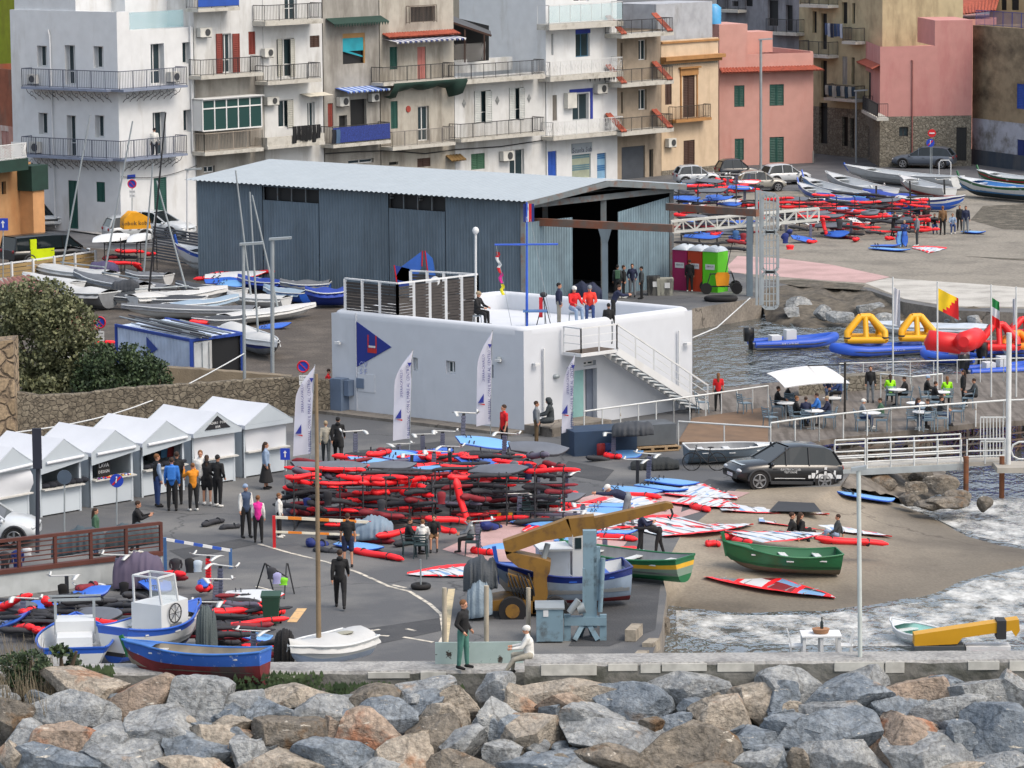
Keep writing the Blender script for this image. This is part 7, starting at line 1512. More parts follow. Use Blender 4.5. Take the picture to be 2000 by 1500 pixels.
# hanging wetsuits and harnesses
def suit(label,x,yt,yb_,b,m_,w_=.42,legs=True,group=None,name="hanging_wetsuit"):
 Yb = g(x,b).y-.25; T = at(x,yt,Yb); z0 = at(x,yb_,Yb).z; h = T.z-z0; root = None; mb = MB()
 def tube_(pts,rs): mb.loft([[Vector((p[0]+r*cos(a),p[1]+r*.45*sin(a),p[2])) for a in [k*pi/4 for k in range(8)]] for p,r in zip(pts,rs)],cap=True)
 t = T; s_ = w_/.42
 mb.loft([[Vector((t.x+r*cos(a),t.y+r*.4*sin(a),z)) for a in [k*pi/5 for k in range(10)]] for z,r in ((t.z,.08*s_),(t.z-.06*h,.2*s_),(t.z-.25*h,.19*s_),(t.z-.45*h,.15*s_),(t.z-.55*h,.18*s_))],cap=True)
 if legs:
  for sx in (-1,1): tube_([(t.x+sx*.09*s_,t.y,t.z-.5*h),(t.x+sx*.1*s_,t.y,t.z-.75*h),(t.x+sx*.12*s_,t.y,z0)],(.1*s_,.07*s_,.05*s_)); tube_([(t.x+sx*.19*s_,t.y,t.z-.08*h),(t.x+sx*.25*s_,t.y,t.z-.3*h),(t.x+sx*.22*s_,t.y,t.z-.5*h)],(.06*s_,.05*s_,.04*s_))
 return tag(mb.build(name,m_,loc=T),label,"wetsuit" if name == "hanging_wetsuit" else "clothing",group)
SU = [("black wetsuit hung on the brown railing at the far left",9,1077,1124,1150,KBAG),("navy wetsuit hung on the brown railing",34,1074,1124,1148,NAV),("white top hung on the brown railing beside the navy wetsuit",53,1070,1096,1145,WBD),("black trousers hung on the blue and white barrier",343,1090,1130,1140,KBAG),("black wetsuit hung beside the trousers on the barrier",370,1090,1142,1150,mat((22,22,26),.8)),("white towel hung between the foils and the barrier",386,1094,1135,1150,LGT),("bulky black wetsuit slumped over a post in the lower left pile",122,1140,1190,1200,mat((16,16,18),.9)),("black coat draped over gear beside the white cabin boat",242,1136,1182,1200,mat((18,18,22),.9)),
 ("grey and black harness hanging on the right rack",1004,900,955,1005,GBAG),("navy wetsuit hanging on the right rack",1032,905,962,1008,mat((24,34,70),.8)),("black harness hanging on the right rack",1080,915,960,1005,KBAG),("red wetsuit hanging at the middle of the yard racks",862,960,1004,1038,MAR),("dark wetsuit hanging under the middle rack",745,975,1015,1040,KBAG),("black wetsuit hanging at the left of the middle rack",640,960,1010,1040,mat((24,24,30),.8)),("blue jacket hanging under the left of the middle rack",600,972,1000,1030,NAV),("black jacket on the tripod frame",530,1108,1150,1165,KBAG),("lilac towel on the tripod frame",540,1118,1158,1165,mat((150,150,190),.9)),("lime green vest on the tripod frame",553,1128,1154,1163,mat((120,200,40),.7)),
 ("dark jacket hanging on the long far rack",1640,428,462,468,KBAG),("blue jacket hanging on the far beach rack",1437,450,478,484,mat((50,90,140),.8)),("red and black jacket hanging on the far beach rack",1452,455,480,484,MAR),("navy blue gear bundle standing by the gantry foot",1534,455,492,492,NAV)]
for a in SU: suit(*a,legs=a[3] in (1124,1130),w_=.32 if a[2] > 800 else .4,group="clothes and wetsuits hung out")
suit("red sports bag slumped on the sand by the gantry",1543,478,495,495,REDF,w_=.5,legs=False,name="sports_bag")
# drums, bin, toolbox, tarps, misc solids
def solid(label,cat,name,fn,mats,loc=None): mb = MB(); fn(mb); o = mb.build(name,mats,loc=loc if loc is not None else Vector(mb.v[0])); return tag(o,label,cat)
def tarp(label,x0,y0,x1,y1,b,h,dep,m_,cat="tarpaulin",seed=1,name="covered_bundle"):
 Yb = g((x0+x1)/2,b).y; A,B = at(x0,y0,Yb),at(x1,y1,Yb); n_ = 40; rows = []
 for i in range(n_+1):
  t = i/n_; c = A.lerp(B,t); hh = h*(.55+.45*sin(pi*min(1,max(0,t*1.02)))**.4)*(1+.18*noise.noise(Vector((t*5,seed,0)))); dd = dep/2*(.7+.3*sin(pi*t))*(1+.14*sin(t*31+seed)*noise.noise(Vector((t*6,seed,2)))*2); rows.append([c+Vector((0,y*dd*(1+.12*noise.noise(Vector((t*7,y*3,seed)))),z*hh+.12*h*(abs(noise.noise(Vector((t*11,y*2.5,seed))))-.3)*z)) for y,z in ((-1,0),(-1.12,.12),(-1.0,.3),(-1.02,.5),(-.85,.75),(-.6,.92),(-.3,1),(0,1.05),(.4,.98),(.85,.7),(1.05,.3),(1,0))])
 mb = MB(); mb.loft(rows,closed=False); mb.add(rows[0],[list(range(12))]); mb.add(rows[-1],[list(range(12))][::-1]); return tag(mb.build(name,m_,loc=A),label,cat)
tarp("green grey tarpaulin bundle on the brown railing, left of two",102,1086,205,1068,1125,.75,.9,mat((62,76,84),.8,bump=.5,bscale=5),seed=1); tarp("green grey tarpaulin bundle at the right end of the brown railing",205,1070,312,1058,1118,.7,.9,mat((62,74,80),.8,bump=.5,bscale=5),seed=2)
tarp("purple grey rounded crate cover behind the barrier",222,1146,320,1142,1150,1.05,1.0,mat((86,78,98),.85,var=.1),seed=3); tarp("pale blue plastic sheet over a frame in front of the middle rack",684,1052,768,1046,1056,.7,1.2,mat((112,130,146),.8,bump=.4,bscale=4),seed=4); tarp("grey tarpaulin crumpled over the skip by the terrace ramp",1195,850,1276,846,892,.5,1.2,TARPD,seed=5); tarp("black sheet heap on the ground beside the skip",1232,916,1326,912,914,.4,1.2,mat((38,42,44),.9,bump=.6),seed=6)
tarp("dark grey tarpaulin hanging from the white cabin boat",384,1290,425,1292,1295,1.6,.8,mat((72,82,84),.85,bump=.5),seed=7); tarp("dark cover over the front of the yellow mobile crane",905,1150,972,1144,1200,.95,1.3,mat((60,66,72),.7,bump=.4),seed=8); tarp("pale plastic sheet hanging over the crane's front end",912,1205,962,1196,1208,1.0,.9,mat((120,136,148),.6,bump=.4),seed=9)
tarp("black gear bag heap beside the lamp of the small dinghy",536,1290,576,1288,1296,.9,1.0,mat((20,20,22),.9,bump=.5),seed=10); tarp("dark purple tarpaulin under the trailer rack",176,534,232,536,540,.7,1.4,mat((66,60,92),.8),seed=12); tarp("charcoal sail cover propped between the dinghies",218,572,272,566,600,.6,.5,TARPD,seed=13)
tarp("dark blue equipment pile inside the open boat shed",1118,580,1176,584,588,.8,1.4,mat((34,42,66),.9,bump=.5),seed=14)
for k,(x,y,c) in enumerate(((1172,888,(150,22,24)),(1186,887,(24,44,96)))):
 solid(["red plastic drum beside the skip","blue plastic drum beside the red drum"][k],"drum","plastic_drum",lambda mb: mb.tube([g(x,y),g(x,y)+Vector((0,0,.04)),g(x,y)+Vector((0,0,.42)),g(x,y)+Vector((0,0,.46))],[.2,.22,.22,.18],14),mat(c,.5))
sk = Wall((1122,892),(1325,880)); mb = MB(); sk.box(mb,0,sk.L*.6,0,.95,-1.6,0,0); tag(mb.build("blue_skip",mat((34,56,82),.7,dirt=(50,60,66)),loc=sk.P(1,0)),"dark blue steel skip below the terrace ramp","skip"); mb = MB(); sk.box(mb,sk.L*.6+.01,sk.L*.99,.25,1.05,-1.4,-.1); tag(mb.build("grey_tank",mat((84,90,96),.8,dirt=(60,62,64)),loc=sk.P(3,0)),"weathered grey tank standing on a timber pallet","tank"); mb = MB(); [sk.box(mb,sk.L*.6,sk.L,z,z+.05,-1.5,.1) for z in (0.02,.17)]; [sk.box(mb,sk.L*(.6+.13*k),sk.L*(.6+.13*k)+.12,.07,.17,-1.5,.1) for k in range(4)]; tag(mb.build("pallet",mat((150,128,100),.9,var=.2),loc=sk.P(3,0)),"timber pallet under the grey tank","pallet")
bc = boat("upturned looking pale blue boat hull stored under the ramp railing",g(1340,905),g(1512,900),1.7,.6,[(1,mat((96,112,126),.8,dirt=(130,140,146)))],inner=bGR,name="stored_boat",lift=.02,sheer=.05,tr=.9)
# == PEOPLE
def V(*a): return Vector(a)
def pd(a,ab=0,s_=1): return V(sin(a)*cos(ab),s_*sin(ab),-cos(a)*cos(ab))
POSE = {  # lean, thighs l/r, knees l/r, arm pitch l/r, elbow l/r, arm abduct, head pitch
'st': (0,(.03,-.03),(0,.02),(.05,.0),(.25,.2),.16,.1),'po': (.02,(.06,-.05),(.03,.05),(-.25,-.2),(1.0,.95),.3,.15),'wk': (.06,(.42,-.3),(.1,.35),(-.35,.4),(.3,.45),.14,.1),
'ph': (0,(.03,-.04),(0,0),(.9,.9),(1.9,1.9),.35,.2),'si': (.1,(1.5,1.4),(1.45,1.35),(.5,.45),(.8,.9),.2,.25),'sg': (-.12,(2.0,1.85),(1.9,1.6),(.5,-.5),(.5,.25),.2,.3),'be': (1.25,(.25,-.1),(.15,.2),(1.5,1.3),(.2,.3),.15,.3),
'ln': (.45,(.1,-.1),(.1,.1),(.95,1.0),(.7,.7),.2,.0),'wa': (.1,(1.35,1.55),(.75,1.5),(.6,.55),(.85,.9),.12,.2),'ht': (.08,(.05,-.1),(.05,.2),(.7,.6),(1.2,1.3),.15,.35)}
def skel(p):
 ln,th,kn,ar,el,ab,hd = POSE[p]; P = {}; d = V(sin(ln),0,cos(ln)); o = V(0,0,0); P['pel'] = o; P['ch'] = o+d*.36; P['nk'] = o+d*.52; hp = ln*.55+hd*.5; e = V(sin(hp),0,cos(hp)); P['hd'] = P['nk']+e*.15; P['he'] = e
 P['hf'] = V(cos(hp),0,-sin(hp))
 for i,s_ in ((0,1),(1,-1)):
  h = V(0,s_*.095,-.02); k = h+pd(th[i],.05,s_)*.44; a = k+pd(th[i]-kn[i],.02,s_)*.43; f = pd(th[i]-kn[i]+pi/2*.98)
  if f.z < -.3 or p in ('sg','si','wa'): f = V(cos(.1),0,-.1)
  sh = P['nk']-d*.05+V(0,s_*.175,0); eb = sh+pd(ar[i],ab,s_)*.29; w_ = eb+pd(ar[i]+el[i],ab*.3-(.35 if p in ('ph','ht','po','si') else 0),s_)*.25; hn = pd(ar[i]+el[i],0,s_)
  P[i] = (h,k,a,f,sh,eb,w_,hn,s_)
 return P
def caps(mb,a,b,r0,r1,n=10):
 a,b = Vector(a),Vector(b); d = b-a
 if d.length < 1e-4: return mb.ell(a,r0,n,6)
 u = d.normalized(); pts = [a-u*r0*.9,a-u*r0*.6,a,b,b+u*r1*.6,b+u*r1*.9]; return mb.tube(pts,[r0*.42,r0*.8,r0,r1,r1*.8,r1*.42],n)
def remesh(mb,vox,nm):
 o = mb.build("tmp",[],None,world=False); m = o.modifiers.new("r",'REMESH'); m.mode = 'VOXEL'; m.voxel_size = vox; s = o.modifiers.new("s",'SMOOTH'); s.factor = .5; s.iterations = 2
 dg = bpy.context.evaluated_depsgraph_get(); me = bpy.data.meshes.new_from_object(o.evaluated_get(dg)); me.name = nm; bpy.data.objects.remove(o)
 me.polygons.foreach_set("use_smooth",[True]*len(me.polygons)); me.materials.clear(); me.materials.append(SKIN); return me
SKIN = mat((186,136,110),.6,var=.05,name="skin"); _PM = {}
def pmesh(p,part):
 k = (p,part)
 if k in _PM: return _PM[k]
 P = skel(p); mb = MB(); vox = .02; hd,he,hf = P['hd'],P['he'],P['hf']; side = V(0,1,0); RH = Matrix((hf,side,he)).transposed()
 if part == 'body':
  vox = .0115; caps(mb,P['pel'],P['ch'],.11,.125); caps(mb,V(0,.07,0),V(0,-.07,0),.095,.095); caps(mb,P['nk']-he*.06,P['hd'],.052,.05)
  sm = P['nk']-(P['nk']-P['pel']).normalized()*.06; caps(mb,sm+V(0,.13,0),sm-V(0,.13,0),.07,.07); mb.ell(hd+he*.03,(.096,.076,.105),14,10,R=RH); mb.ell(hd+hf*.03-he*.045,(.06,.052,.06),10,8,R=RH)
  caps(mb,hd+hf*.09+he*.01,hd+hf*.108-he*.02,.012,.016,6); caps(mb,hd+hf*.085+he*.04+side*.03,hd+hf*.085+he*.04-side*.03,.014,.014,6); caps(mb,hd+hf*.086-he*.055+side*.018,hd+hf*.086-he*.055-side*.018,.011,.011,6)
  for s_ in (1,-1): mb.ell(hd+side*.077*s_+he*.005-hf*.01,(.02,.012,.03),6,5,R=RH)
  for i in (0,1):
   h,kk,a,f,sh,eb,w_,hn,s_ = P[i]; caps(mb,h,kk,.083,.055); caps(mb,kk,a,.054,.036); caps(mb,a+V(0,0,-.04)-f*.03,a+V(0,0,-.05)+f*.15,.035,.03); caps(mb,sh,eb,.05,.04); caps(mb,eb,w_,.04,.026)
   pm = w_+hn*.045; mb.tube([w_,w_+hn*.03,w_+hn*.085],[.024,.034,.034],8); q = hn.cross(V(0,s_,0)); q = q.normalized() if q.length > .1 else V(1,0,0); cur = V(0,-s_*.35,0)+hn
   for j,L_ in enumerate((.062,.072,.068,.052)): o_ = (j-1.5)*.019; b0 = w_+hn*.085+q*o_; b1 = b0+hn*L_*.5; b2 = b1+(hn*.6+V(0,-s_*.7,0))*L_*.55; caps(mb,b0,b1,.0105,.0098,6); caps(mb,b1,b2,.0098,.008,6)
   b0 = w_+hn*.03+q*.03; caps(mb,b0,b0+(hn*.5+q*.6-V(0,s_*.3,0)).normalized()*.05,.0125,.010,6)
 elif part in ('j','t','c','h','v'):
  ch = P['ch']; caps(mb,P['pel']+V(0,0,-.02),ch,.135,.15,12); caps(mb,V(0,.06,.0),V(0,-.06,0),.115,.115); caps(mb,ch+V(0,.06,0),ch-V(0,.06,0),.125,.125); sm = P['nk']-(P['nk']-P['pel']).normalized()*.07; caps(mb,sm+V(0,.13,0),sm-V(0,.13,0),.085,.085); caps(mb,P['nk']-he*.05,P['nk']+he*.035,.075,.062)
  for i in (0,1):
   h,kk,a,f,sh,eb,w_,hn,s_ = P[i]
   if part != 'v': caps(mb,sh,eb if part != 't' else sh.lerp(eb,.75),.068,.06)
   if part in ('j','c','h'): caps(mb,eb,w_,.06,.042)
   if part == 'c': caps(mb,h,h.lerp(kk,.62),.115,.115); caps(mb,V(0,0,-.02),(P[0][0]+P[1][0])/2+(P[0][1]-P[0][0])*.5,.11,.12)
  if part in ('h','c'): mb.ell(P['nk']-hf*.075+he*.03,(.07,.1,.07),10,7,R=RH)
 elif part in ('T','S'):
  caps(mb,V(0,.07,.0),V(0,-.07,0),.115,.115); caps(mb,V(0,0,.06),V(0,0,-.02),.115,.12)
  for i in (0,1):
   h,kk,a,f,sh,eb,w_,hn,s_ = P[i]; caps(mb,h,kk if part == 'T' else h.lerp(kk,.85),.105,.075 if part == 'T' else .09)
   if part == 'T': caps(mb,kk,a.lerp(kk,.06),.074,.055)
 elif part == 'K': vox = .025; mb.loft([[V(.14*r*cos(t),.17*r*sin(t),z) for t in [i*pi/8 for i in range(16)]] for z,r in ((.08,.85),(-.1,1.05),(-.4,1.5),(-.72,2.0))],cap=True)
 elif part == 'shoe':
  for i in (0,1): h,kk,a,f,*_ = P[i]; caps(mb,a+V(0,0,-.04)-f*.04,a+V(0,0,-.05)+f*.16,.048,.042); caps(mb,a,a+V(0,0,-.05),.045,.045)
 elif part in ('hair','long','cap','hood','beanie'):
  mb.ell(hd+he*.052-hf*.016,(.104,.088,.098) if part in ('hair','long') else (.11,.092,.1),14,9,R=RH)
  if part != 'hair' and part != 'long': mb.ell(hd+he*.06,(.108,.09,.09),12,8,R=RH)
  if part == 'long': caps(mb,hd-hf*.07,P['nk']-hf*.11-V(0,0,.12),.075,.05)
  if part == 'cap': caps(mb,hd+hf*.08+he*.055+side*.03,hd+hf*.13+he*.045,.03,.025)
  if part == 'hood': mb.ell(hd-he*.01-hf*.03,(.115,.108,.13),12,9,R=RH)
 elif part == 'pack': vox = .025; c = P['ch']-V(.2,0,.02); mb.loft([[V(c.x+x,y,c.z+z) for x,y in ((-.09,-.13),(.08,-.14),(.08,.14),(-.09,.13))] for z in (-.26,.2)],cap=True)
 elif part == 'eyes':
  for s_ in (1,-1): mb.ell(hd+hf*.092+he*.018+side*.03*s_,(.008,.014,.008),6,4,R=RH)
  me = mb.mesh('eyes',bDK); _PM[k] = me; return me
 _PM[k] = remesh(mb,vox,part); return _PM[k]
CC = {'k': (20,21,24),'n': (26,34,62),'r': (196,24,30),'R': (214,56,44),'w': (206,206,202),'g': (112,118,124),'G': (60,92,72),'b': (46,110,190),'B': (40,62,110),'o': (206,130,28),'p': (210,40,140),'c': (150,146,134),'t': (92,76,54),'e': (70,118,108),'y': (160,240,30),'l': (130,150,176),'d': (52,58,62),'j': (54,70,96),'m': (110,82,54),'h': (52,36,26),'f': (108,72,42),'F': (150,134,110)}
def dyed(me,c,nm,par,loc=(0,0,0)):
 o = bpy.data.objects.new(nm,me); COL.objects.link(o); o.parent = par
 if c is not None: o.material_slots[0].link = 'OBJECT'; o.material_slots[0].material = mat(CC[c] if isinstance(c,str) else c,.85,var=.12,scale=6,bump=.35,bscale=9)
 return o
def person(x,yb,yt,pose,face,top,legs,hair,label,z=None,extra=''):
 base = gp(x,yb) if z is None else g(x,yb,z); P = skel(pose)
 low = min(P[0][2].z,P[1][2].z)-.095; hz = -low
 if pose == 'sg': hz = .13
 Ht = P['hd'].z+.14+hz; sc = min(1.1,max(.86,((at(x,yt,base.y).z-base.z)/Ht)))
 o = bpy.data.objects.new("person",pmesh(pose,'body')); COL.objects.link(o); tag(o,label,"person"); o.location = base+Vector((0,0,hz*sc)); fa = {'l': pi,'r': 0,'c': -pi/2,'a': pi/2}.get(face[0]) if isinstance(face,str) else face
 if isinstance(face,str) and len(face) > 1: fa += {'+': .5,'-': -.5}[face[1]]
 o.rotation_euler = (0,0,fa); o.scale = (sc,sc,sc)
 dyed(pmesh(pose,top[0]),top[1],{'j': 'jacket','t': 'shirt','c': 'coat','h': 'hoodie','v': 'vest'}[top[0]],o)
 if len(top) > 2: dyed(pmesh(pose,'j'),top[2],'sleeves',o).scale = (.97,.97,.97)
 dyed(pmesh(pose,legs[0]),legs[1],{'T': 'trousers','S': 'shorts','K': 'skirt'}[legs[0]],o)
 if len(legs) < 3: dyed(pmesh(pose,'shoe'),'w' if (int(x) % 3 == 0) else 'k','shoes',o)
 hk = {'s': 'hair','L': 'long','c': 'cap','H': 'hood','b': 'beanie'}[hair[0]]; dyed(pmesh(pose,hk),hair[1],hk if hk != 'long' else 'hair',o); dyed(pmesh(pose,'eyes'),None,'eyes',o)
 if extra: dyed(pmesh(pose,'pack'),extra,'backpack',o)
 return o
ZST = zl
PPL = """905 1306 1171 po r- jk Te sf|man in a black sweater and green trousers standing on the harbour wall|w
1030 1316 1220 wa l jw Tc bw|seated person in a cream coat and pale beanie on the harbour wall|W
665 1189 1073 wk a hk Tk sh|person in a black printed hoodie walking away across the yard
680 1108 1002 st a tk Sn sh|barefoot person in a dark tee and shorts by the striped barrier
520 955 863 st r jl Kk Lh|woman in a grey top and long black skirt by the last stall
637 905 822 wk a jc Td sF|person in a cream quilted jacket walking away with a companion
661 905 814 wk a ck Tk sk|man in a long black coat walking beside the cream jacket
985 886 790 st l+ tr Tk sh|man in a red tee shirt standing behind the boards
1048 868 783 st r jg Tt sh|man in a light grey hoodie and brown trousers by the club house corner
1076 852 774 si l cd Td Hd|person in a dark hooded raincoat sitting on the bench
308 990 886 st r+ vkl TB sf|young man in a black vest with blue sleeves at the stall counter
337 998 893 st a jb Tk sh|person in a blue jacket with a bright blue backpack at the stall|pb
347 985 882 st a jk Tk sh|dark dressed person leaning towards the stall counter
378 998 904 ph a+ jo Tk sf|person in an orange jacket holding both hands up to the face
393 985 879 st c hw Tg sf|person in a white hoodie facing the camera behind the orange jacket
405 986 889 ht a ck Sk Lh|person in a black padded coat and bare legs by the stalls
426 990 888 po a- jk Tk sk|person in a black sweatshirt with white shoes by the closed stall
481 1050 945 st c+ vjw Tk bl|bearded man in a grey and orange gilet with white sleeves
505 1060 967 st a vpw Tk sf|woman in a pink gilet with white sleeves seen from behind
546 1050 966 st r jw Tk sf|person in a white and black wetsuit behind the striped barrier
188 1085 992 st r jG Tj Lh|long haired woman in a green jacket behind the brown railing
267 1082 978 ht r jk Tk sh|man in a black sweatshirt holding white cloth behind the railing
797 1082 1018 si r jk Tk sh|person in a black jacket sitting on a camping chair
826 1086 1028 si a hw Td sf|person in a white hoodie sitting with the back to the camera
848 1075 1008 si c jk Sm sh|person in a black jacket with bare legs sitting facing the camera
920 1080 1010 si l hg Tk sh|person in a grey hoodie sitting in a folding chair facing left
1226 1030 943 be l jn Tg cw|man in a white cap and navy jacket bending over boards
1252 1085 1020 ht r jn Tk sf|auburn haired person in navy standing by the green boat
1288 1085 1036 be l jk Tk sh|person in black bending over gear in the green boat
1550 1054 1000 sg r jk Tk sh|person in black sitting on the slipway, back of a pair
1566 1053 1000 sg r+ jk Tk Lh|person in a dark jacket sitting on the slipway in front of the pair
1634 1050 1004 sg l jd Tl sh|person in a dark jacket and pale trousers sitting on a sail
1403 803 728 st a tr Tk Lf|woman in a red jacket on the terrace ramp|d
1517 812 770 si r jk Tk sh|person in a dark green top seated at the left terrace table|d
1553 832 778 si r jk Tk sf|fair haired diner in black at the terrace table|d
1574 834 786 si a jn Tj sh|diner in navy seated with the back to the railing|d
1598 826 773 si l jb Tk sh|diner in a bright blue jacket under the parasol|d
1618 832 780 si l jn Tj sF|grey haired diner in navy near the parasol pole|d
1618 784 752 si c jn Tj sh|diner in navy at the table behind the parasol|d
1683 838 779 si r jg TB cw|diner in a white cap and grey jacket by the railing|d
1722 836 786 si l jG Tg sh|diner in dark green facing the man in the white cap|d
1739 788 743 si a jy Tk Lh|person in a fluorescent yellow vest with the back to the camera|d
1769 792 740 si l jk Tk sh|diner in black with yellow trim beside the fluorescent vest|d
1809 790 748 si r jk Tk bl|diner in a lilac hat at the rear terrace table|d
1824 802 756 si r jk Tk sh|diner in black with an orange scarf at the rear table|d
1850 792 743 si a jy Tk Lf|diner with a fluorescent yellow waist seen from behind|d
1881 794 742 st l jk Tk Lh|woman in black standing at the end of the rear tables|d
1835 832 790 si r jd Tj sh|diner in grey at the table near the gate|d
932 645 577 si r- jk Tk cF|person in black with a beige cap holding a white helmet on the roof|s
1092 637 552 st r jn Tc sk|man in a navy coat and beige trousers standing on the roof terrace|r
1120 640 557 si c+ jr Tl cw|man in a red jacket and cap sitting on a stool on the roof|s
1152 638 557 si c jR TB cg|man in a bright red puffer jacket sitting on a stool on the roof|s
1198 630 556 ln r jn Tk sh|man in a navy jacket leaning on the roof parapet|r
1189 672 592 st a jk Tg sk|person in black with grey trousers on the stair landing|L
1206 583 517 st a jd Tk sk|person with a green backpack outside the boat shed|pG
1218 582 518 st r jk Tk sh|person in black beside the green backpack
1235 580 515 po c jn Tg sh|person in navy with light sleeves outside the boat shed
1253 584 520 st l jd Tk sk|person in dark grey facing the group outside the boat shed
1347 570 507 st a jk Tk sh|person in black walking towards the portable toilets
1791 481 418 st l jg Td sh|person in a grey hoodie standing on the sand by the blue boards
1766 482 430 ht c jB TB sF|person in a grey hood standing behind the upright blue board
1886 457 402 st c jn Tg Lh|woman in navy and pale trousers at the right of the beach group
1841 459 402 st a jm Tk sf|person in a brown jacket standing with the back to the camera
1860 456 420 si c jl TB sf|person in a pale blue jacket sitting on the beach
1825 456 420 si c jk TB Lh|person in black and jeans sitting on the beach
1874 450 412 st c jk Tk sk|person in black half hidden in the beach group
640 800 760 si r jr Tt sh|cyclist in a red gilet on a bicycle by the club house|k
302 303 240 st a jw Tk sk|person in white on the lower balcony of the corner house|b
236 905 880 st c jk Tk Lh|long haired stall keeper in black inside the jewellery stall|v
1537 806 762 si r jk Tj sh|diner in black just behind the left table|d
1640 790 748 si l jB Tk sf|diner in blue denim near the rear parapet|d
1700 786 748 st c jk Tg sh|waiter in black standing by the rear parapet|d
1790 836 786 si r jn Tk Lh|diner with long dark hair at the middle railing table|d
1905 796 752 si l jd Tk sh|diner in dark grey at the far right rear table|d
1815 838 792 si l jk TB sh|diner in black and jeans at the middle railing table|d
1808 452 412 st c jk Tk sh|person in black standing before the far racks
1790 448 410 st a jn Tg Lf|fair haired person in navy facing the far racks
1745 462 424 ht r jk Tk sh|person in black sorting gear at the far racks"""
for ln_ in PPL.split("\n"):
 q = ln_.split("|"); a = q[0].split(); x,yb_,yt = map(float,a[:3]); pose,face,top,legs,hair = a[3:]; fl = q[2] if len(q) > 2 else ''
 if fl == 'x': continue
 z = {'w': ZL+.03,'d': .1,'r': zf,'s': zf,'L': ZST,'W': ZL}.get(fl[:1]) if fl and fl[0] != 'p' else None
 o = person(x,yb_,yt,pose,face,top,legs,hair,q[1],z=z,extra=fl[1] if fl[:1] == 'p' else '')
 if fl == 's': o.location.z += .18
 if fl == 'W': o.location = g(1034,1284,ZR)+Vector((0,0,.12)); o.location.y = (yfr+ybr)/2
 if fl == 'b': w_ = CORNER[1]; u,z1_ = w_.uv(302,303,.5); o.location = w_.P(u,w_.uv(302,309,1.0)[1]+.93,.5)
 if fl == 'v': w_ = Wall((178,992),(261,978)); o.location = w_.P(w_.uv(233,930,-1)[0],.95,-1.1)
 if fl == 'k': o.location.z += .5
# == STREET, QUAY AND CAFE FURNITURE
def pole(name,label,x,yb,yt,r,m_,cat,z=0.,r2=None,x2=None,head=None):
 b = g(x,yb,z); t = at(x if x2 is None else x2,yt,b.y); root = empty(name,b,label,cat); mb = MB(); mb.tube([b,t],[r,r2 or r],8); mb.build("pole",m_,root)
 if head: head(root,t)
 return root,b,t
def lamp_head(root,t): mb = MB(); mb.obox(t+Vector((.35,0,.05)),(.5,0,.03),(0,.14,0),(0,0,.05)); mb.build("lamp_head",GALV,root)
def bulb(root,t): mb = MB(); mb.ell(t+Vector((0,0,.12)),(.14,.14,.16)); mb.build("lamp_globe",WHT,root)
pole("street_lamp","grey street lamp in front of the boat park, left of the club house",532,738,468,.09,GALV,"street lamp",head=lamp_head); pole("street_lamp","slim street lamp standing behind the stone wall left of the taller lamp",478,790,478,.07,GALV,"street lamp",head=lamp_head,x2=475)
pole("street_lamp","street lamp in front of the salmon pink house",1486,330,78,.1,GALV,"street lamp",head=lamp_head); pole("street_lamp","street lamp in front of the white scrolled balcony house",1090,350,98,.1,GALV,"street lamp",head=lamp_head)
pole("street_lamp","street lamp in the alley beside the pink corner house",1672,318,178,.07,GALV,"street lamp",head=lamp_head); pole("roof_lamp","white pole with round lamp rising from the club house roof screen",929,640,456,.045,WHT,"lamp",z=zf,head=bulb)
pole("street_lamp","low white lamp beside the corner house and white car",366,470,332,.07,WHT,"street lamp",head=lamp_head); pole("flood_post","tall thick white pole standing on the pontoon at the right",1969,912,650,.1,PW,"pole",z=.1,x2=1971)
pole("flood_post","white floodlight post on the harbour wall with small twin lamps",1680,1284,915,.06,mat((176,184,182),.5),"pole",z=ZR,x2=1677,head=lambda r_,t: MB().obox(t,(.2,0,.03),(0,.08,0),(0,0,.05)).build("lamp_head",GALV,r_))
pole("timber_post","weathered timber post left of the standing man on the wall",868,1296,1148,.07,mat((160,152,136),.9,var=.2),"post",z=ZL-.4); pole("timber_post","weathered timber post right of the standing man",950,1296,1144,.07,mat((160,152,136),.9,var=.2),"post",z=ZL-.4); pole("timber_post","weathered timber post behind the seated woman",1032,1240,1148,.07,mat((160,152,136),.9,var=.2),"post")
SGB = mat((24,60,170),.5,var=0); SGR = mat((190,24,34),.5,var=0)
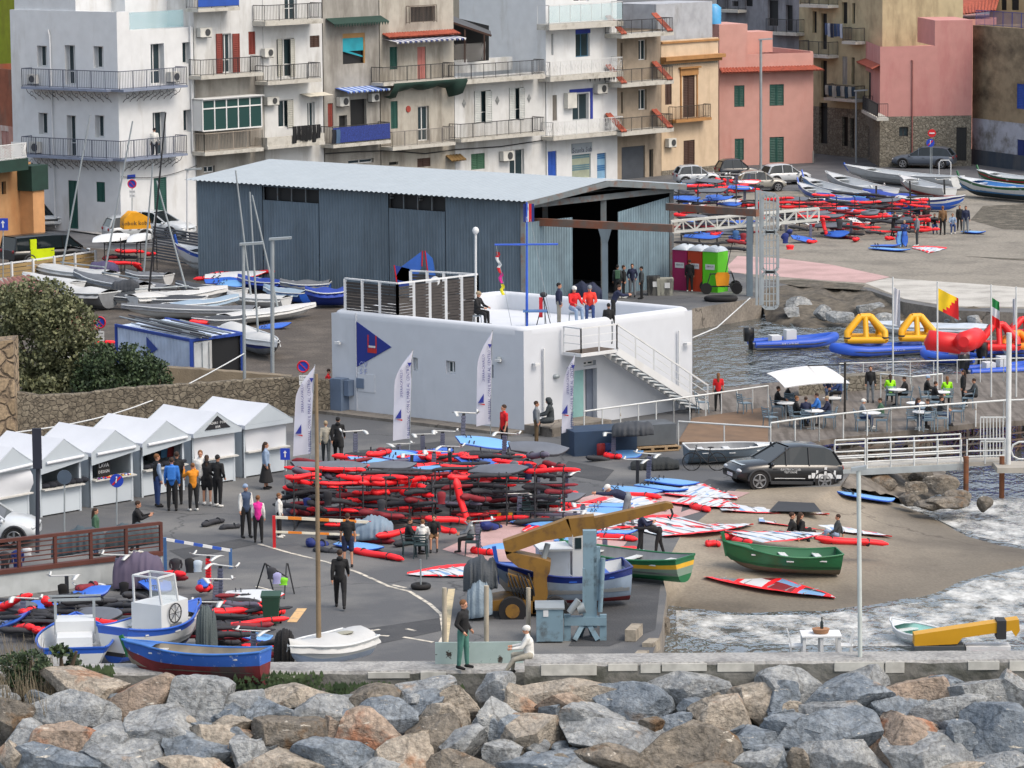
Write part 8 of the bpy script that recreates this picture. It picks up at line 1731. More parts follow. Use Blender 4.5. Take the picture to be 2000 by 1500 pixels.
def sign(label,x,yb,yt,r_px,kind,z=0.):
 b = g(x,yb,z); root = empty("street_sign",b,label,"road sign"); r = r_px/(FP/b.y); c = at(x,yt+r_px,b.y); mb = MB(); mb.tube([b,c],.03,6); mb.build("post",GALV,root); f = Vector((0,-1,0)); M4 = Matrix(((1,0,0),(0,0,-1),(0,1,0))).to_4x4()
 mb = MB(); c2 = c+f*.05
 if kind == 'sq': mb.obox(c2,(r,0,0),(0,.015,0),(0,0,r*1.2)); p = mb.build("plate",SGB,root); mb = MB(); q = c2+f*.02; mb.obox(q+Vector((0,0,-.15*r)),(.12*r,0,0),(0,.004,0),(0,0,.5*r)); mb.quad(q+Vector((-.4*r,0,.25*r)),q+Vector((.4*r,0,.25*r)),q+Vector((0,0,.8*r))); mb.build("arrow",WHT,p)
 else:
  mb.tube([c+f*.03,c+f*.05],r,20); p = mb.build("disc",{'np': SGB,'ban': SGB,'ne': SGR,'gr': mat((70,84,100),.5)}[kind],root)
  if kind == 'np' or kind == 'ban':
   if kind == 'np': mb = MB(); mb.tube([c2+f*.01+Vector((.88*r*cos(a),0,.88*r*sin(a))) for a in [i*pi/10 for i in range(21)]],.13*r,6,cap=False); mb.build("rim",SGR,p)
   mb = MB(); s_ = 1 if kind == 'np' else -1; mb.bar(c2+f*.015+Vector((-.6*r*s_,0,.6*r)),c2+f*.015+Vector((.6*r*s_,0,-.6*r)),.12*r if kind == 'np' else .25*r,.02,upv=(0,1,0)); mb.build("slash",SGR if kind == 'ban' else WHT if 0 else SGR,p)
  if kind == 'ban': mb = MB(); mb.ell(c2+f*.03+Vector((0,0,.5*r)),(.12*r,.01,.14*r)); mb.bar(c2+f*.03+Vector((0,0,.35*r)),c2+f*.03+Vector((-.1*r,0,-.3*r)),.16*r,.02,upv=(0,1,0)); mb.build("pictogram",WHT,p)
  if kind == 'ne': mb = MB(); mb.obox(c2+f*.02,(.65*r,0,0),(0,.01,0),(0,0,.14*r)); mb.build("bar",WHT,p)
 if kind == 'np':
  for k in (1.75,2.6): mb = MB(); q = c+f*.04+Vector((0,0,-k*r)); mb.obox(q,(.65*r,0,0),(0,.01,0),(0,0,.36*r)); pl = mb.build("plate",WHT,root); M4.translation = q+f*.015; mb = MB(); mb.text("0-24" if k > 2 else "TOW",.45*r,M4); mb.build("lettering",bDK,pl)
sign("round no parking sign with two plates in front of the rusty house",68,470,372,9,'np'); sign("round no parking sign on the corner house front",258,470,350,9,'np'); sign("no parking sign with two white plates above the olive bush",195,770,617,12.5,'np'); sign("no parking sign partly hidden by the first banner",592,815,703,12.5,'np'); sign("blue square arrow sign by the last stall",557,1010,877,9.5,'sq'); sign("blue square arrow sign at the left edge",6,560,428,10,'sq'); sign("round blue sign with a red slash in front of the stalls",228,1062,925,13.5,'ban'); sign("grey back of a round sign in front of the second stall",126,1060,917,14.5,'gr'); sign("red no entry sign in front of the dark grey SUV",1820,342,252,8,'ne'); sign("blue round arrow sign below the no entry sign",1817,344,271,8,'ban')
b = g(73,1080); mb = MB(); mb.tube([b,at(74,912,b.y)],.07,8); sp = mb.build("post",mat((40,44,56),.6),empty("info_post",b,"tall dark post with a narrow vertical panel before the stalls","sign")); mb = MB(); mb.obox(at(73,875,b.y)+Vector((0,-.1,0)),(.15,0,0),(0,.05,0),(0,0,.68)); mb.build("panel",mat((34,38,52),.6),sp.parent)
u,z = CORNER[1].uv(256,345); mb = MB(); CORNER[1].box(mb,u-.35,u+.35,z-.12,z+.12,.01,.04); tag(mb.build("street_name_plate",SGB,loc=CORNER[1].P(u,z,0)),"small blue street plate on the corner house","sign")
# feather banners
def banner(label,xb,yb,xt,yt,wpx,txt=True,yaw=.0):
 b = g(xb,yb); s_ = 1/(FP/b.y); T = at(xt,yt,b.y); Hh = (T.z-b.z); w_ = wpx*s_; root = empty("feather_banner",b,label,"banner","white feather banners round the club house"); mb = MB(); q = [Vector((b.x+(T.x-b.x)*t**1.6,b.y,b.z+Hh*t)) for t in [i/10 for i in range(11)]]; mb.tube([b,b+Vector((0,0,.5))]+q[2:],.022,6); mb.build("pole",GALV,root)
 mb = MB(); rows = []; z0_ = .22
 for i in range(17):
  t = z0_+(1-z0_)*i/16; R_ = Vector((b.x+(T.x-b.x)*t**1.6,b.y-.03,b.z+Hh*t)); ww = w_*(1 if t < .72 else max(.02,1-((t-.72)/.28)**1.7)); rows.append([R_+Vector((-ww*k/4*cos(yaw),.05*sin(k+i*.6),-.02*k)) for k in range(5)])
 mb.loft(rows,closed=False); mb.build("cloth",mat((198,200,214),.6,var=.03),root); f = root
 M4 = Matrix.Rotation(pi/2,4,'X') @ Matrix.Rotation(pi/2,4,'Z'); mid = rows[6][2]
 if txt:
  for tx,dx,sz,dz in (("UN FESTIVAL CON IL MARE AL CENTRO",-.22,.19,.2),("SFERRACAVALLO",-.62,.17,.9)):
   mb = MB(); M4.translation = Vector((b.x+(T.x-b.x)*.45,b.y-.12,b.z+Hh*.5+dz))+Vector((dx*w_+.05,0,0)); mb.text(tx,sz*.82,M4); mb.build("lettering",mat((40,44,120),.6,var=0),f)
 c = Vector((b.x-.62*w_,b.y-.12,b.z+Hh*.4)); mb = MB(); mb.add([c+Vector((-.13,0,0)),c+Vector((.1,0,0)),c+Vector((.1,0,.36))],[(0,1,2)],0); mb.add([c+Vector((-.1,0,-.04)),c+Vector((.14,0,-.04)),c+Vector((.14,0,-.1))],[(0,2,1)],1); c = Vector((T.x-.2*w_,b.y-.12,b.z+Hh*.87)); mb.add([c+Vector((-.08,0,.07)),c+Vector((.08,0,.07)),c+Vector((0,0,-.1))],[(0,2,1)],0); mb.build("sail_logo",[mat((40,50,140),.6,var=0),SGR],f)
banner("white feather banner beside the last stall, nearest the stalls",606,935,615,712,34); banner("white feather banner in front of the club house windows",800,905,806,682,33); banner("white feather banner behind the red shirted man",958,880,962,644,28); banner("narrow white feather banner by the hooded person",1116,885,1123,690,20,True)
# flags
def flag(label,x,yb,yt,cols,x1,y0_,y1_,z=0.,drop=.3,stripes='v'):
 def hd(root,t):
  fy = t.y; mb = MB(); n_ = 12; rows = []; A0,A1 = at(x,y0_,fy),at(x,y1_,fy); B_ = at(x1,(y0_+y1_)/2+(y1_-y0_)*drop,fy)
  for i in range(n_+1):
   s_ = i/n_; d = (B_-(A0+A1)/2)*s_; rows.append([(A0.lerp(A1,k/6))+d+Vector((0,.12*sin(s_*9+k*.3)*s_,0)) for k in range(7)])
  mb.loft(rows,lambda i,j: min(len(cols)-1,int((i+.5)/n_*len(cols)) if stripes == 'v' else int((j+.5)/6*len(cols)) if stripes == 'h' else (0 if i < 11-j*1.6 else 1)),closed=False); mb.build("flag",cols,root)
 return pole("flagpole",label,x,yb,yt,.035,PW,"flag",z=z,head=hd)
WF = mat((196,198,206),.7); flag("white flag hanging limp on the leftmost terrace flagpole",1744,768,541,[WF],1758,560,632,.1,.1); flag("yellow and red flag flying from a terrace flagpole",1831,782,550,[mat((226,190,20),.6),RIN],1872,562,604,.1,.5,'d'); flag("green white and red flag on a terrace flagpole",1936,775,556,[mat((20,120,60),.6),WF,RIN],1952,580,632,.1,.2,'h'); flag("white flag on the rightmost terrace flagpole",1985,775,560,[WF],1978,580,632,.1,.1)
mz = g(1029,640,zf); root = empty("signal_mast",mz,"blue signal mast with crossbar and coloured flags on the club house roof","mast"); mb = MB(); t = at(1029,395,mz.y); mb.tube([mz,t],[.06,.035],8); l_,r_ = at(966,478,mz.y),at(1090,477,mz.y); mb.tube([l_,r_],.04,8); mb.build("spar",mat((44,88,190),.5),root)
for k,(yy,cs) in enumerate(((492,[SGR,WHT]),(512,[WHT,SGR]),(532,[mat((200,30,130),.6)]),(555,[mat((220,210,30),.6)]))): mb = MB(); a = at(969+k*3,yy,mz.y); mb.loft([[a+Vector((.1*i/3*1+.05*sin(j*2),.05*sin(j+i),-.45*j/4)) for i in range(5)] for j in range(5)],lambda i,j: (i//2) % len(cs),closed=False); mb.build("signal_flag",cs,root)
mb = MB(); a = at(1022,398,mz.y); mb.loft([[a+Vector((.45*i/4,.04*sin(j+i),-.75*j/4)) for i in range(5)] for j in range(5)],lambda i,j: (j//1) % 3,closed=False); mb.build("signal_flag",[NAV,WHT,SGR],root); mb = MB(); mb.tube([at(969,480,mz.y),at(1000,640,mz.y)],.01,4); mb.tube([t,at(1075,620,mz.y)],.01,4); mb.build("stay",GALV,root)
# portable toilets
for k,(xa,ya,xb,yb_,c,lb) in enumerate(((1313,566,1342,568,(150,30,84),"magenta portable toilet, leftmost of three"),(1343,568,1371,570,(176,60,30),"orange red portable toilet between the magenta and green ones"),(1372,570,1402,572,(92,196,30),"bright green portable toilet with one side visible"))):
 w = Wall((xa,ya),(xb,yb_)); root = empty("portable_toilet",w.P(w.L/2,0),lb,"portable toilet","portable toilets by the boat shed"); m_ = mat(c,.55,var=.04); mb = MB(); w.box(mb,0.01,w.L-.01,0,2.15,-1.05,0); mb.build("cabin",m_,root); mb = MB(); rows = []
 for i in range(9): t = i/8; rows.append([w.P(t*w.L,2.15+.28*sin(pi*t)**.6*s_,o) for o,s_ in ((.04,.0),(.0,.8),(-.5,1.1),(-1.05,.8),(-1.1,0))])
 mb.loft(rows,closed=False); mb.build("roof",mat((180,190,200),.5),root); mb = MB(); w.box(mb,w.L*.2,w.L*.8,1.2,1.48,.003,.02); lb_ = mb.build("label_plate",WHT,root); mb = MB(); mb.text("SEBACH",.12,wm4(w,w.L/2,1.36,.025)); mb.build("lettering",bDK,lb_); mb = MB(); w.box(mb,.06,.1,.1,2.05,.003,.02); w.box(mb,w.L-.1,w.L-.06,.1,2.05,.003,.02); mb.build("door_frame",m_,root); mb = MB(); c_ = w.P(w.L*.72,2.42,-.5); mb.tube([c_,c_+Vector((0,0,.12))],.06,8); mb.build("vent",bDK,root)
# plants
def leaf_mat(c1,c2,nm):
 m = bpy.data.materials.new(nm); m.use_nodes = True; n = m.node_tree.nodes; L = m.node_tree.links; b = n["Principled BSDF"]; b.inputs["Roughness"].default_value = .7; gi = n.new("ShaderNodeTexNoise"); gi.inputs["Scale"].default_value = 2.5; tc = n.new("ShaderNodeTexCoord"); L.new(tc.outputs["Object"],gi.inputs["Vector"]); r = n.new("ShaderNodeValToRGB"); r.color_ramp.elements[0].position = .4; r.color_ramp.elements[1].position = .62; r.color_ramp.elements[0].color = lin(c1); r.color_ramp.elements[1].color = lin(c2); L.new(gi.outputs[0],r.inputs[0]); L.new(r.outputs[0],b.inputs["Base Color"]); return m
LO = [leaf_mat((70,76,48),(112,116,82),"olive_leaf"),leaf_mat((92,96,68),(132,134,104),"olive_leaf_pale")]; LG = [leaf_mat((36,52,34),(58,76,46),"green_leaf"),leaf_mat((48,68,40),(74,92,58),"green_leaf_pale")]; LDRY = [mat((128,118,98),.9),mat((84,78,62),.9)]; BARK = mat((84,72,58),.9)
def tree(label,x,b,cl,n_,ms,name="tree",sz=.16,cat="tree",z=0.):
 """cl: list of crown clumps (px, py, rx_m, rz_m)"""
 o = g(x,b,z); root = empty(name,o,label,cat); R = np.random.RandomState(int(x)+n_); mb = MB(); lim = MB(); k = len(cl)
 for (cx,cy,rx,rz) in cl:
  c = at(cx,cy,o.y+R.uniform(-.5,.5)); lim.tube([o+Vector((0,0,-.1)),o.lerp(c,.5)+Vector((R.uniform(-.2,.2),0,0)),c],[.14,.08,.03],6)
  for i in range(n_//k):
   d = R.normal(size=3); d /= np.linalg.norm(d); r = R.uniform(.35,1.05)**.6; p = Vector((c.x+d[0]*rx*r,c.y+d[1]*rx*.9*r,c.z+d[2]*rz*r)); p.z = max(p.z,.03+z)
   if noise.noise(p*1.6) < -.18: continue
   a = Vector(R.normal(size=3)).normalized()*sz*R.uniform(.6,1.3); q = a.cross(Vector(R.normal(size=3))).normalized()*sz*.38; mb.add([p-a*.5,p+q,p+a*.5,p-q],[(0,1,2,3)],int(R.rand() < .3))
 lim.build("trunk",BARK,root); mb.build("crown",ms,root); return root
tree("big grey green olive bush behind the stone wall at the left",80,790,[(20,610,1.7,1.2),(75,600,1.8,1.3),(120,640,1.6,1.4),(60,680,2.2,1.6),(140,700,1.6,1.3),(30,730,1.8,1.0),(150,740,1.3,.9),(100,745,1.8,.8)],34000,LO,"olive_bush",.17,"bush"); tree("dark green shrub right of the olive bush",240,795,[(205,715,1.3,1.0),(250,720,1.3,1.1),(290,735,1.1,.8),(235,750,1.5,.7),(190,745,1.2,.9)],15000,LG,"shrub",.15,"bush")
tree("potted shrub on the white house roof terrace",985,338,[(978,118,.7,.5),(994,112,.7,.6)],1800,LG,"potted_shrub",.16,"plant"); mb = MB()
tree("green weeds among dry stalks at the left end of the harbour wall",45,1380,[(30,1300,.55,.35),(60,1290,.5,.3),(80,1310,.4,.3),(45,1325,.6,.3)],3000,LG,"weeds",.1,"plant",z=.2); tree("leafy weed growing on the wall beside the wreck",140,1345,[(118,1270,.3,.16),(142,1290,.25,.25),(150,1272,.2,.15)],500,LG,"weeds",.14,"plant",z=.6)
R = np.random.RandomState(3); mb = MB()
for i in range(700): x = R.uniform(-20,118); p = g(x,R.uniform(1330,1420),.15); h = R.uniform(.5,1.5)*(1 if x < 80 else .6); d = Vector((R.uniform(-.35,.35),R.uniform(-.2,.2),h)); mb.tube([p,p+d*.5+Vector((.05,0,0)),p+d],[.012,.01,.004],3,int(R.rand() < .4),cap=False)
tag(mb.build("dry_stalks",LDRY,loc=g(40,1380,.1)),"tangle of dry grey stalks at the lower left corner","dry grass",kind="stuff")
for k,(x,y,w_) in enumerate(((545,1325,1.2),(700,1345,.9),(180,1312,.6),(870,1352,.5),(760,1350,.6),(1018,1356,.4))): c = at(x,y,yf-.35); mb = MB(); [mb.add([c+q-Vector((.05,0,0)),c+q+Vector((0,0,.12)),c+q+Vector((.05,0,0))],[(0,1,2)]) for q in [Vector((R.uniform(-w_,w_),R.uniform(-.35,.1),R.uniform(-.3,.12))) for _ in range(420)]]; tag(mb.build("moss",LG[1],loc=c),"green weed growing between the wall foot and boulders","weed",kind="stuff")
# cafe furniture
CHM = mat((104,124,138),.45)
def chair(name,label,m_,wht=0):
 root = empty(name,(0,0,0),label,"chair"); root['_free'] = 1; mb = MB(); mb.box((-.2,-.22,.43),(.22,.22,.46)); mb.build("seat",m_,root,world=False)
 for x,y in ((-.2,-.2),(-.2,.2),(.2,-.2),(.2,.2)): mb = MB(); mb.bar((x*1.1,y*1.1,0),(x,y,.43),.03,upv=(0,1,0)); mb.build("leg",m_,root,world=False)
 mb = MB(); [mb.bar((-.22,y,.43),(-.3,y,.88),.03,upv=(0,1,0)) for y in (-.2,.2)]; [mb.bar((-.24-.02*k,-.2,.55+.09*k),(-.24-.02*k,.2,.55+.09*k),.02,.05) for k in range(4)]; mb.build("backrest",m_,root,world=False); mb = MB(); [mb.bar((-.24,y,.65),(.16,y,.65),.03) for y in (-.24,.24)]; mb.build("armrest",m_,root,world=False); return reg(root)
PCH = chair("cafe_chair","blue grey slatted cafe chair on the terrace",CHM); PFC = chair("folding_chair","dark green folding camp chair in the yard",mat((34,56,60),.7))
tb = empty("cafe_table",(0,0,0),"small white cafe table on the terrace","table"); tb['_free'] = 1; MB().tube([(0,0,.72),(0,0,.75)],.38,16).build("table_top",WHT,tb,world=False); mb = MB(); mb.tube([(0,0,0),(0,0,.72)],.03,6); [mb.bar((0,0,.05),(.28*cos(a),.28*sin(a),.02),.03) for a in (0,pi/2,pi,-pi/2)]; mb.build("pedestal",GALV,tb,world=False); PTB = reg(tb)
for x,y,r in ((1518,815,0),(1556,834,.3),(1575,838,1.5),(1602,830,3),(1620,836,2.9),(1683,842,.1),(1722,842,3),(1740,792,1.5),(1769,796,3),(1809,796,0),(1826,806,0),(1850,796,1.6),(1838,838,.2),(1782,838,1.4),(1812,842,1.7),(1800,818,.4),(1870,824,2.8),(1890,798,3),(1505,836,.6),(1545,806,1.2),(1640,782,2.4),(1455,808,.5),(1372,806,.2)): place(PCH,g(x,y,.1),r,label=PCH['label'],group="cafe chairs on the terrace")
for x,y in ((1702,842),(1788,822),(1590,838),(1535,822),(1752,795),(1838,800),(1800,840),(1625,812)): place(PTB,g(x,y,.1),0,label=PTB['label'],group="cafe tables on the terrace")
for x,y,r in ((1030,1018,-1.2),(1058,1006,-1.4),(1082,1008,-1.7),(822,1090,1.5),(922,1084,3.1),(800,1086,.1)): place(PFC,gp(x,y),r,label=PFC['label'],group="folding chairs in the yard")
for x,y,lb in ((1120,640,"tall grey stool under the person in the red jacket"),(1152,638,"tall grey stool under the person in the red puffer"),(932,645,"low stool under the person with the helmet")):
 p = g(x,y,zf); root = empty("stool",p,lb,"stool"); MB().box((p.x-.18,p.y-.18,zf+.58),(p.x+.18,p.y+.18,zf+.62)).build("seat",GALV,root); [MB().bar(p+Vector((dx,dy,0)),p+Vector((dx*.8,dy*.8,.58)),.03,upv=(0,1,0)).build("leg",GALV,root) for dx,dy in ((-.2,-.2),(.2,-.2),(-.2,.2),(.2,.2))]
YT = YW+1.2; root = empty("garden_table",at(1603,1285,YT),"white plastic table with a bread basket and bottle behind the harbour wall","table"); mb = MB(); c = at(1603,1238,YT); mb.obox(c,(.55,0,0),(0,.45,0),(0,0,.02)); mb.build("table_top",WHT,root); [MB().bar(c+Vector((x,y,0)),c+Vector((x,y,-.75)),.09,.05,upv=(0,1,0)).build("leg",WHT,root) for x in (-.48,0,.48) for y in (-.38,.38)]
MB().tube([c+Vector((0,0,.03)),c+Vector((0,0,.15))],[.2,.25],14).build("basket",mat((150,110,80),.9)); bk = bpy.data.objects["basket"]; tag(bk,"wicker basket on the white table behind the wall","basket"); tag(MB().tube([c+Vector((.03,0,.1)),c+Vector((.03,0,.32)),c+Vector((.03,0,.38)),c+Vector((.03,0,.48))],[.045,.045,.018,.018],8).build("bottle",mat((30,40,40),.2)),"dark wine bottle standing in the basket","bottle")
for k,s_ in enumerate((-1,1)):
 root = empty("garden_chair",c+Vector((s_*.72,0,-.75)),"white plastic chair at the %s end of the white table" % ("left","right")[k],"chair"); MB().obox(c+Vector((s_*.68,0,-.32)),(.2,0,0),(0,.22,0),(0,0,.02)).build("seat",WHT,root); mb = MB(); [mb.bar(c+Vector((s_*.82,y,-.32)),c+Vector((s_*.92,y,.12)),.03,upv=(0,1,0)) for y in (-.2,-.07,.07,.2)]; mb.build("backrest",WHT,root); [MB().bar(c+Vector((s_*x,y,-.75)),c+Vector((s_*x,y,-.32)),.04,upv=(0,1,0)).build("leg",WHT,root) for x in (.54,.84) for y in (-.2,.2)]
# cranes
YC = mat((126,92,32),.6,var=.12,dirt=(92,66,34),dscale=(2,2,2),dcut=(.5,.66)); Yk = g(1000,1205).y; A_ = lambda x,y,d=0.: at(x,y,Yk+d)
root = empty("mobile_crane",g(1000,1205),"old ochre mobile crane with its folded boom reaching over the yard","crane"); mb = MB(); o2 = Vector((0,.5,0))
def plate(mb,pts,th=.45): n_ = len(pts); F = [A_(*p) for p in pts]; Bk = [p+Vector((0,th,0)) for p in F]; mb.add(F+Bk,[list(range(n_)),list(range(2*n_-1,n_-1,-1))]+[(i,i+n_,(i+1) % n_+n_,(i+1) % n_) for i in range(n_)])
plate(mb,[(982,1058),(1092,1020),(1110,1012),(1118,1048),(1066,1056),(1010,1076),(988,1084)]); plate(mb,[(1105,1014),(1160,1008),(1166,1040),(1120,1049)],.5); plate(mb,[(1160,1012),(1300,982),(1312,984),(1316,992),(1165,1036)],.36); mb.build("boom",YC,root)
mb = MB(); plate(mb,[(986,1076),(1058,1092),(1076,1098),(1074,1118),(1068,1128),(1070,1160),(1066,1188),(1040,1200),(1042,1116),(1012,1108),(990,1090)],.7); mb.build("column",YC,root); mb = MB(); mb.tube([A_(1062,1090,.3),A_(1070,1062,.3)],.09,8); mb.build("lift_cylinder",GALV,root)
mb = MB(); mb.tube([A_(1308,986,.2),A_(1314,1004,.2),A_(1309,1014,.2),A_(1304,1008,.2)],.04,6); mb.build("hook",bDK,root); mb = MB(); plate(mb,[(992,1120),(1042,1136),(1042,1150),(992,1146)],.8); plate(mb,[(955,1176),(1000,1168),(1050,1176),(1060,1200),(955,1192)],1.4); mb.build("chassis",YC,root)
for x,d in ((1001,-.25),(1001,1.4),(1085,-.1),(1085,1.5)): c = A_(x,1192,d); mb = MB(); mb.tube([c+Vector((0,-.15,0)),c+Vector((0,.15,0))],.42,20); wh = mb.build("wheel",TYR,root); MB().tube([c+Vector((0,-.17,0)),c+Vector((0,-.14,0))],.22,14).build("rim",YC,wh)
mb = MB(); [mb.tube([A_(990+i*7,1120+3*(i % 3),-.1),A_(1000+i*7,1150,-.15),A_(1008+i*6,1170,.1)],.03,5) for i in range(7)]; mb.build("hoses",bDK,root)
GB = mat((112,138,152),.6,var=.08,dirt=(80,88,92),dscale=(2,2,2),dcut=(.52,.7)); Yw = g(1100,1256).y; B_ = lambda x,y,d=0.: at(x,y,Yw+d); root = empty("winch_crane",g(1150,1256),"pale blue quay crane base with a cabinet, braced legs and upright mast","crane"); p0,p1 = B_(1048,1250),B_(1100,1190)
mb = MB(); mb.box((p0.x,p0.y,0.05),(p1.x,p0.y+1.1,p1.z)); cb = mb.build("cabinet",GB,root); MB().box((p0.x-.04,p0.y-.04,p1.z),(p1.x+.04,p0.y+1.14,p1.z+.05)).build("lid",GALV,cb); q = B_(1065,1198); MB().box((q.x-.06,p0.y-.02,q.z-.1),(q.x+.09,p0.y-.005,q.z+.1)).build("label_plate",WHT,cb)
mb = MB(); mb.bar(B_(1102,1212,.4),B_(1184,1212,.4),.3,.25); [mb.bar(B_(x,1252,.4),B_(x,1200,.4),.2,.2,upv=(0,1,0)) for x in (1108,1178)]; [mb.bar(B_(a,1250,d),B_(b_,1215,.4),.14,.14,upv=(0,1,0)) for a,b_,d in ((1122,1140,.2),(1168,1148,.2),(1130,1142,1.2),(1160,1150,1.2))]; mb.build("leg_frame",GB,root); mb = MB(); mb.obox(B_(1152,1130,.5),(.2,0,0),(0,.15,0),(0,0,1.45)); mb.obox(B_(1166,1120,.45),(.1,0,0),(0,.1,0),(0,0,.8)); mb.bar(B_(1140,1200,.3),B_(1140,1110,.3),.07,upv=(0,1,0)); mb.tube([B_(1172,1195,.3),B_(1178,1090,.3)],.07,8); mb.build("mast",GB,root); mb = MB(); mb.tube([B_(1112,1196,.2),B_(1130,1172,.2)],.1,8); mb.tube([B_(1128,1190,.3),B_(1142,1186,.3)],.16,10); mb.build("winch_drum",GALV,root)
root = empty("crane_boom",at(1880,1285,YT+1),"bright yellow crane boom lying beyond the harbour wall at the right","crane boom"); D_ = lambda x,y,d=0.: at(x,y,YT+1+d); yb2 = mat((196,146,24),.5,var=.06); mb = MB(); F = [D_(*p) for p in ((1786,1240),(1975,1212),(1990,1210),(1992,1232),(1984,1244),(1976,1232),(1880,1246),(1870,1258),(1786,1262))]; Bk = [p+Vector((0,.5,0)) for p in F]; mb.add(F+Bk,[list(range(9)),list(range(17,8,-1))]+[(i,i+9,(i+1) % 9+9,(i+1) % 9) for i in range(9)]); mb.build("boom",yb2,root); MB().obox(D_(1954,1227,.25),(.13,0,0),(0,.28,0),(0,0,.26)).build("clamp",bDK,root); MB().obox(D_(1832,1275,.3),(.7,0,0),(0,.4,0),(0,0,.26)).build("base",mat((70,76,80),.8),root)
mb = MB(); cc = at(1928,1290,YT+1.3); mb.obox(cc,(.62,0,0),(0,.3,0),(0,0,.45)); o = tag(mb.build("kiosk_box",WHT,loc=cc),"small white box with red trim beside the yellow boom","box"); MB().obox(cc+Vector((0,-.31,.28)),(.5,0,0),(0,.01,0),(0,0,.05)).build("trim",SGR,o)
boat("small white boat with pale green inside moored beyond the yellow boom",g(1850,1268,WZ),g(1745,1240,WZ),1.4,.45,[(1,bW)],inner=mat((150,196,188),.6),lift=-.1)
# fences, railings, barriers
BRR = mat((84,44,36),.7,dirt=(60,40,36)); rl = Wall((-30,1170),(318,1128)); root = empty("brown_railing",rl.P(rl.L/2,.35),"dark brown steel railing on a low white block wall","railing"); mb = MB(); rl.box(mb,0,rl.L,0,.72,-.25,0); mb.build("block_wall",mat((168,174,176),.85,dirt=(130,134,134)),root); mb = MB(); rl.box(mb,0,rl.L,.722,.86,-.2,.06)
[rl.box(mb,0,rl.L,z,z+.035,-.1,-.07) for z in (1.0,1.15,1.3,1.45,1.6)]; rl.box(mb,0,rl.L,1.72,1.82,-.14,-.02); [rl.box(mb,rl.L*k/5-.05,rl.L*k/5+.05,.86,1.8,-.13,-.03) for k in range(6)]; mb.build("rails",BRR,root)
tf = Wall((-20,560),(186,530)); root = empty("timber_fence",tf.P(tf.L/2,0),"tan board fence with white posts behind the boat park","fence"); mb = MB(); [tf.box(mb,0,tf.L,.2+.22*k,.38+.22*k,-.05,0) for k in range(4)]; mb.build("boards",mat((146,124,84),.85,var=.15),root); [tf.box(mb_ := MB(),tf.L*k/5-.06,tf.L*k/5+.06,0,1.2,.003,.1).build("post",WHT,root) for k in range(6)]; tf.box(mb_ := MB(),0,tf.L,1.08,1.16,-.08,.0).build("top_rail",WHT,root)
gf = Wall((300,508),(392,524)); mb = MB(); [gf.box(mb,0,gf.L,z,z+.1,-.03,0) for z in [.1+.16*k for k in range(12)]]; tag(mb.build("slatted_gate",mat((78,82,88),.8),loc=gf.a),"dark slatted fence beside the boat shed's left end","fence")
def striped(mb,a,b_,n_,w_=.09): [mb.bar(a.lerp(b_,i/n_),a.lerp(b_,(i+1)/n_),w_,w_,mi=i % 2) for i in range(n_)]
for (lb,P4,cs) in (("red white and yellow striped barrier trestle in the yard",((532,1012,1068),(535,1010,1070),(722,1020,1060)),[mat((200,196,180),.7),mat((206,120,30),.7)]),("blue and white striped barrier pole by the brown railing",((322,1053,1120),(322,1053,1120),(450,1075,1110)),[WHT,mat((40,80,170),.6)])):
 root = empty("barrier",g(P4[0][0],P4[0][2]),lb,"barrier"); a,b_ = up(P4[1][0],P4[1][1],P4[1][2]),up(P4[2][0],P4[2][1],P4[2][2]); mb = MB(); striped(mb,a,b_,7); striped(mb,a-Vector((0,0,.5)),b_-Vector((0,0,.45)),7,.07) if cs[0] != WHT else 0; mb.build("striped_bar",cs,root); [MB().bar(Vector((p.x,p.y,0)),p+Vector((0,0,.05)),.1,.1,upv=(0,1,0)).build("post",SGR if cs[0] != WHT else mat((60,100,150),.6),root) for p in (a,b_)]
root = empty("drying_frame",g(540,1165),"black tripod frame with clothes hung over its bar","frame"); mb = MB(); [mb.tube([g(x,y),up(xt,1100,1160)],.025,6) for x,y,xt in ((500,1155,517),(535,1158,519),(555,1170,560),(575,1160,562))]; mb.tube([up(517,1100,1160),up(562,1128,1160)],.025,6); mb.build("poles",bDK,root)
# small things
b = g(530,1220); root = empty("wheelie_bin",b,"dark green wheeled refuse bin beside the red bags","bin"); GBN = mat((30,66,50),.6); MB().loft([[b+Vector((x*s_,y*s_,z)) for x,y in ((-.26,-.3),(.26,-.3),(.26,.3),(-.26,.3))] for z,s_ in ((.08,.8),(.9,1.05))],smooth=False,cap=True).build("body",GBN,root); MB().obox(b+Vector((0,.02,.93)),(.3,0,0),(0,.34,.02),(0,0,.03)).build("lid",GBN,root); [MB().tube([b+Vector((s_*.3,.2,.1)),b+Vector((s_*.24,.2,.1))],.1,12).build("wheel",TYR,root) for s_ in (-1,1)]
b = g(986,1018); root = empty("toolbox",b,"black toolbox with yellow corners near the hanging harnesses","toolbox"); MB().box((b.x-.32,b.y-.18,0),(b.x+.32,b.y+.18,.4)).build("case",bDK,root); [MB().box((b.x+x-.07,b.y-.19,.2),(b.x+x+.07,b.y+.19,.38)).build("corner",bY,root) for x in (-.2,.2)]
b = g(822,1150); mb = MB(); mb.tube([b+Vector((.24*cos(a),.24*sin(a),.09)) for a in [i*pi/8 for i in range(17)]],.09,8,cap=False); ty = tag(mb.build("tyre_base",TYR,loc=b),"old tyre holding an upright steel stake in the yard","tyre"); MB().tube([b,b+Vector((0,0,.95))],.03,6).build("stake",GALV,ty)
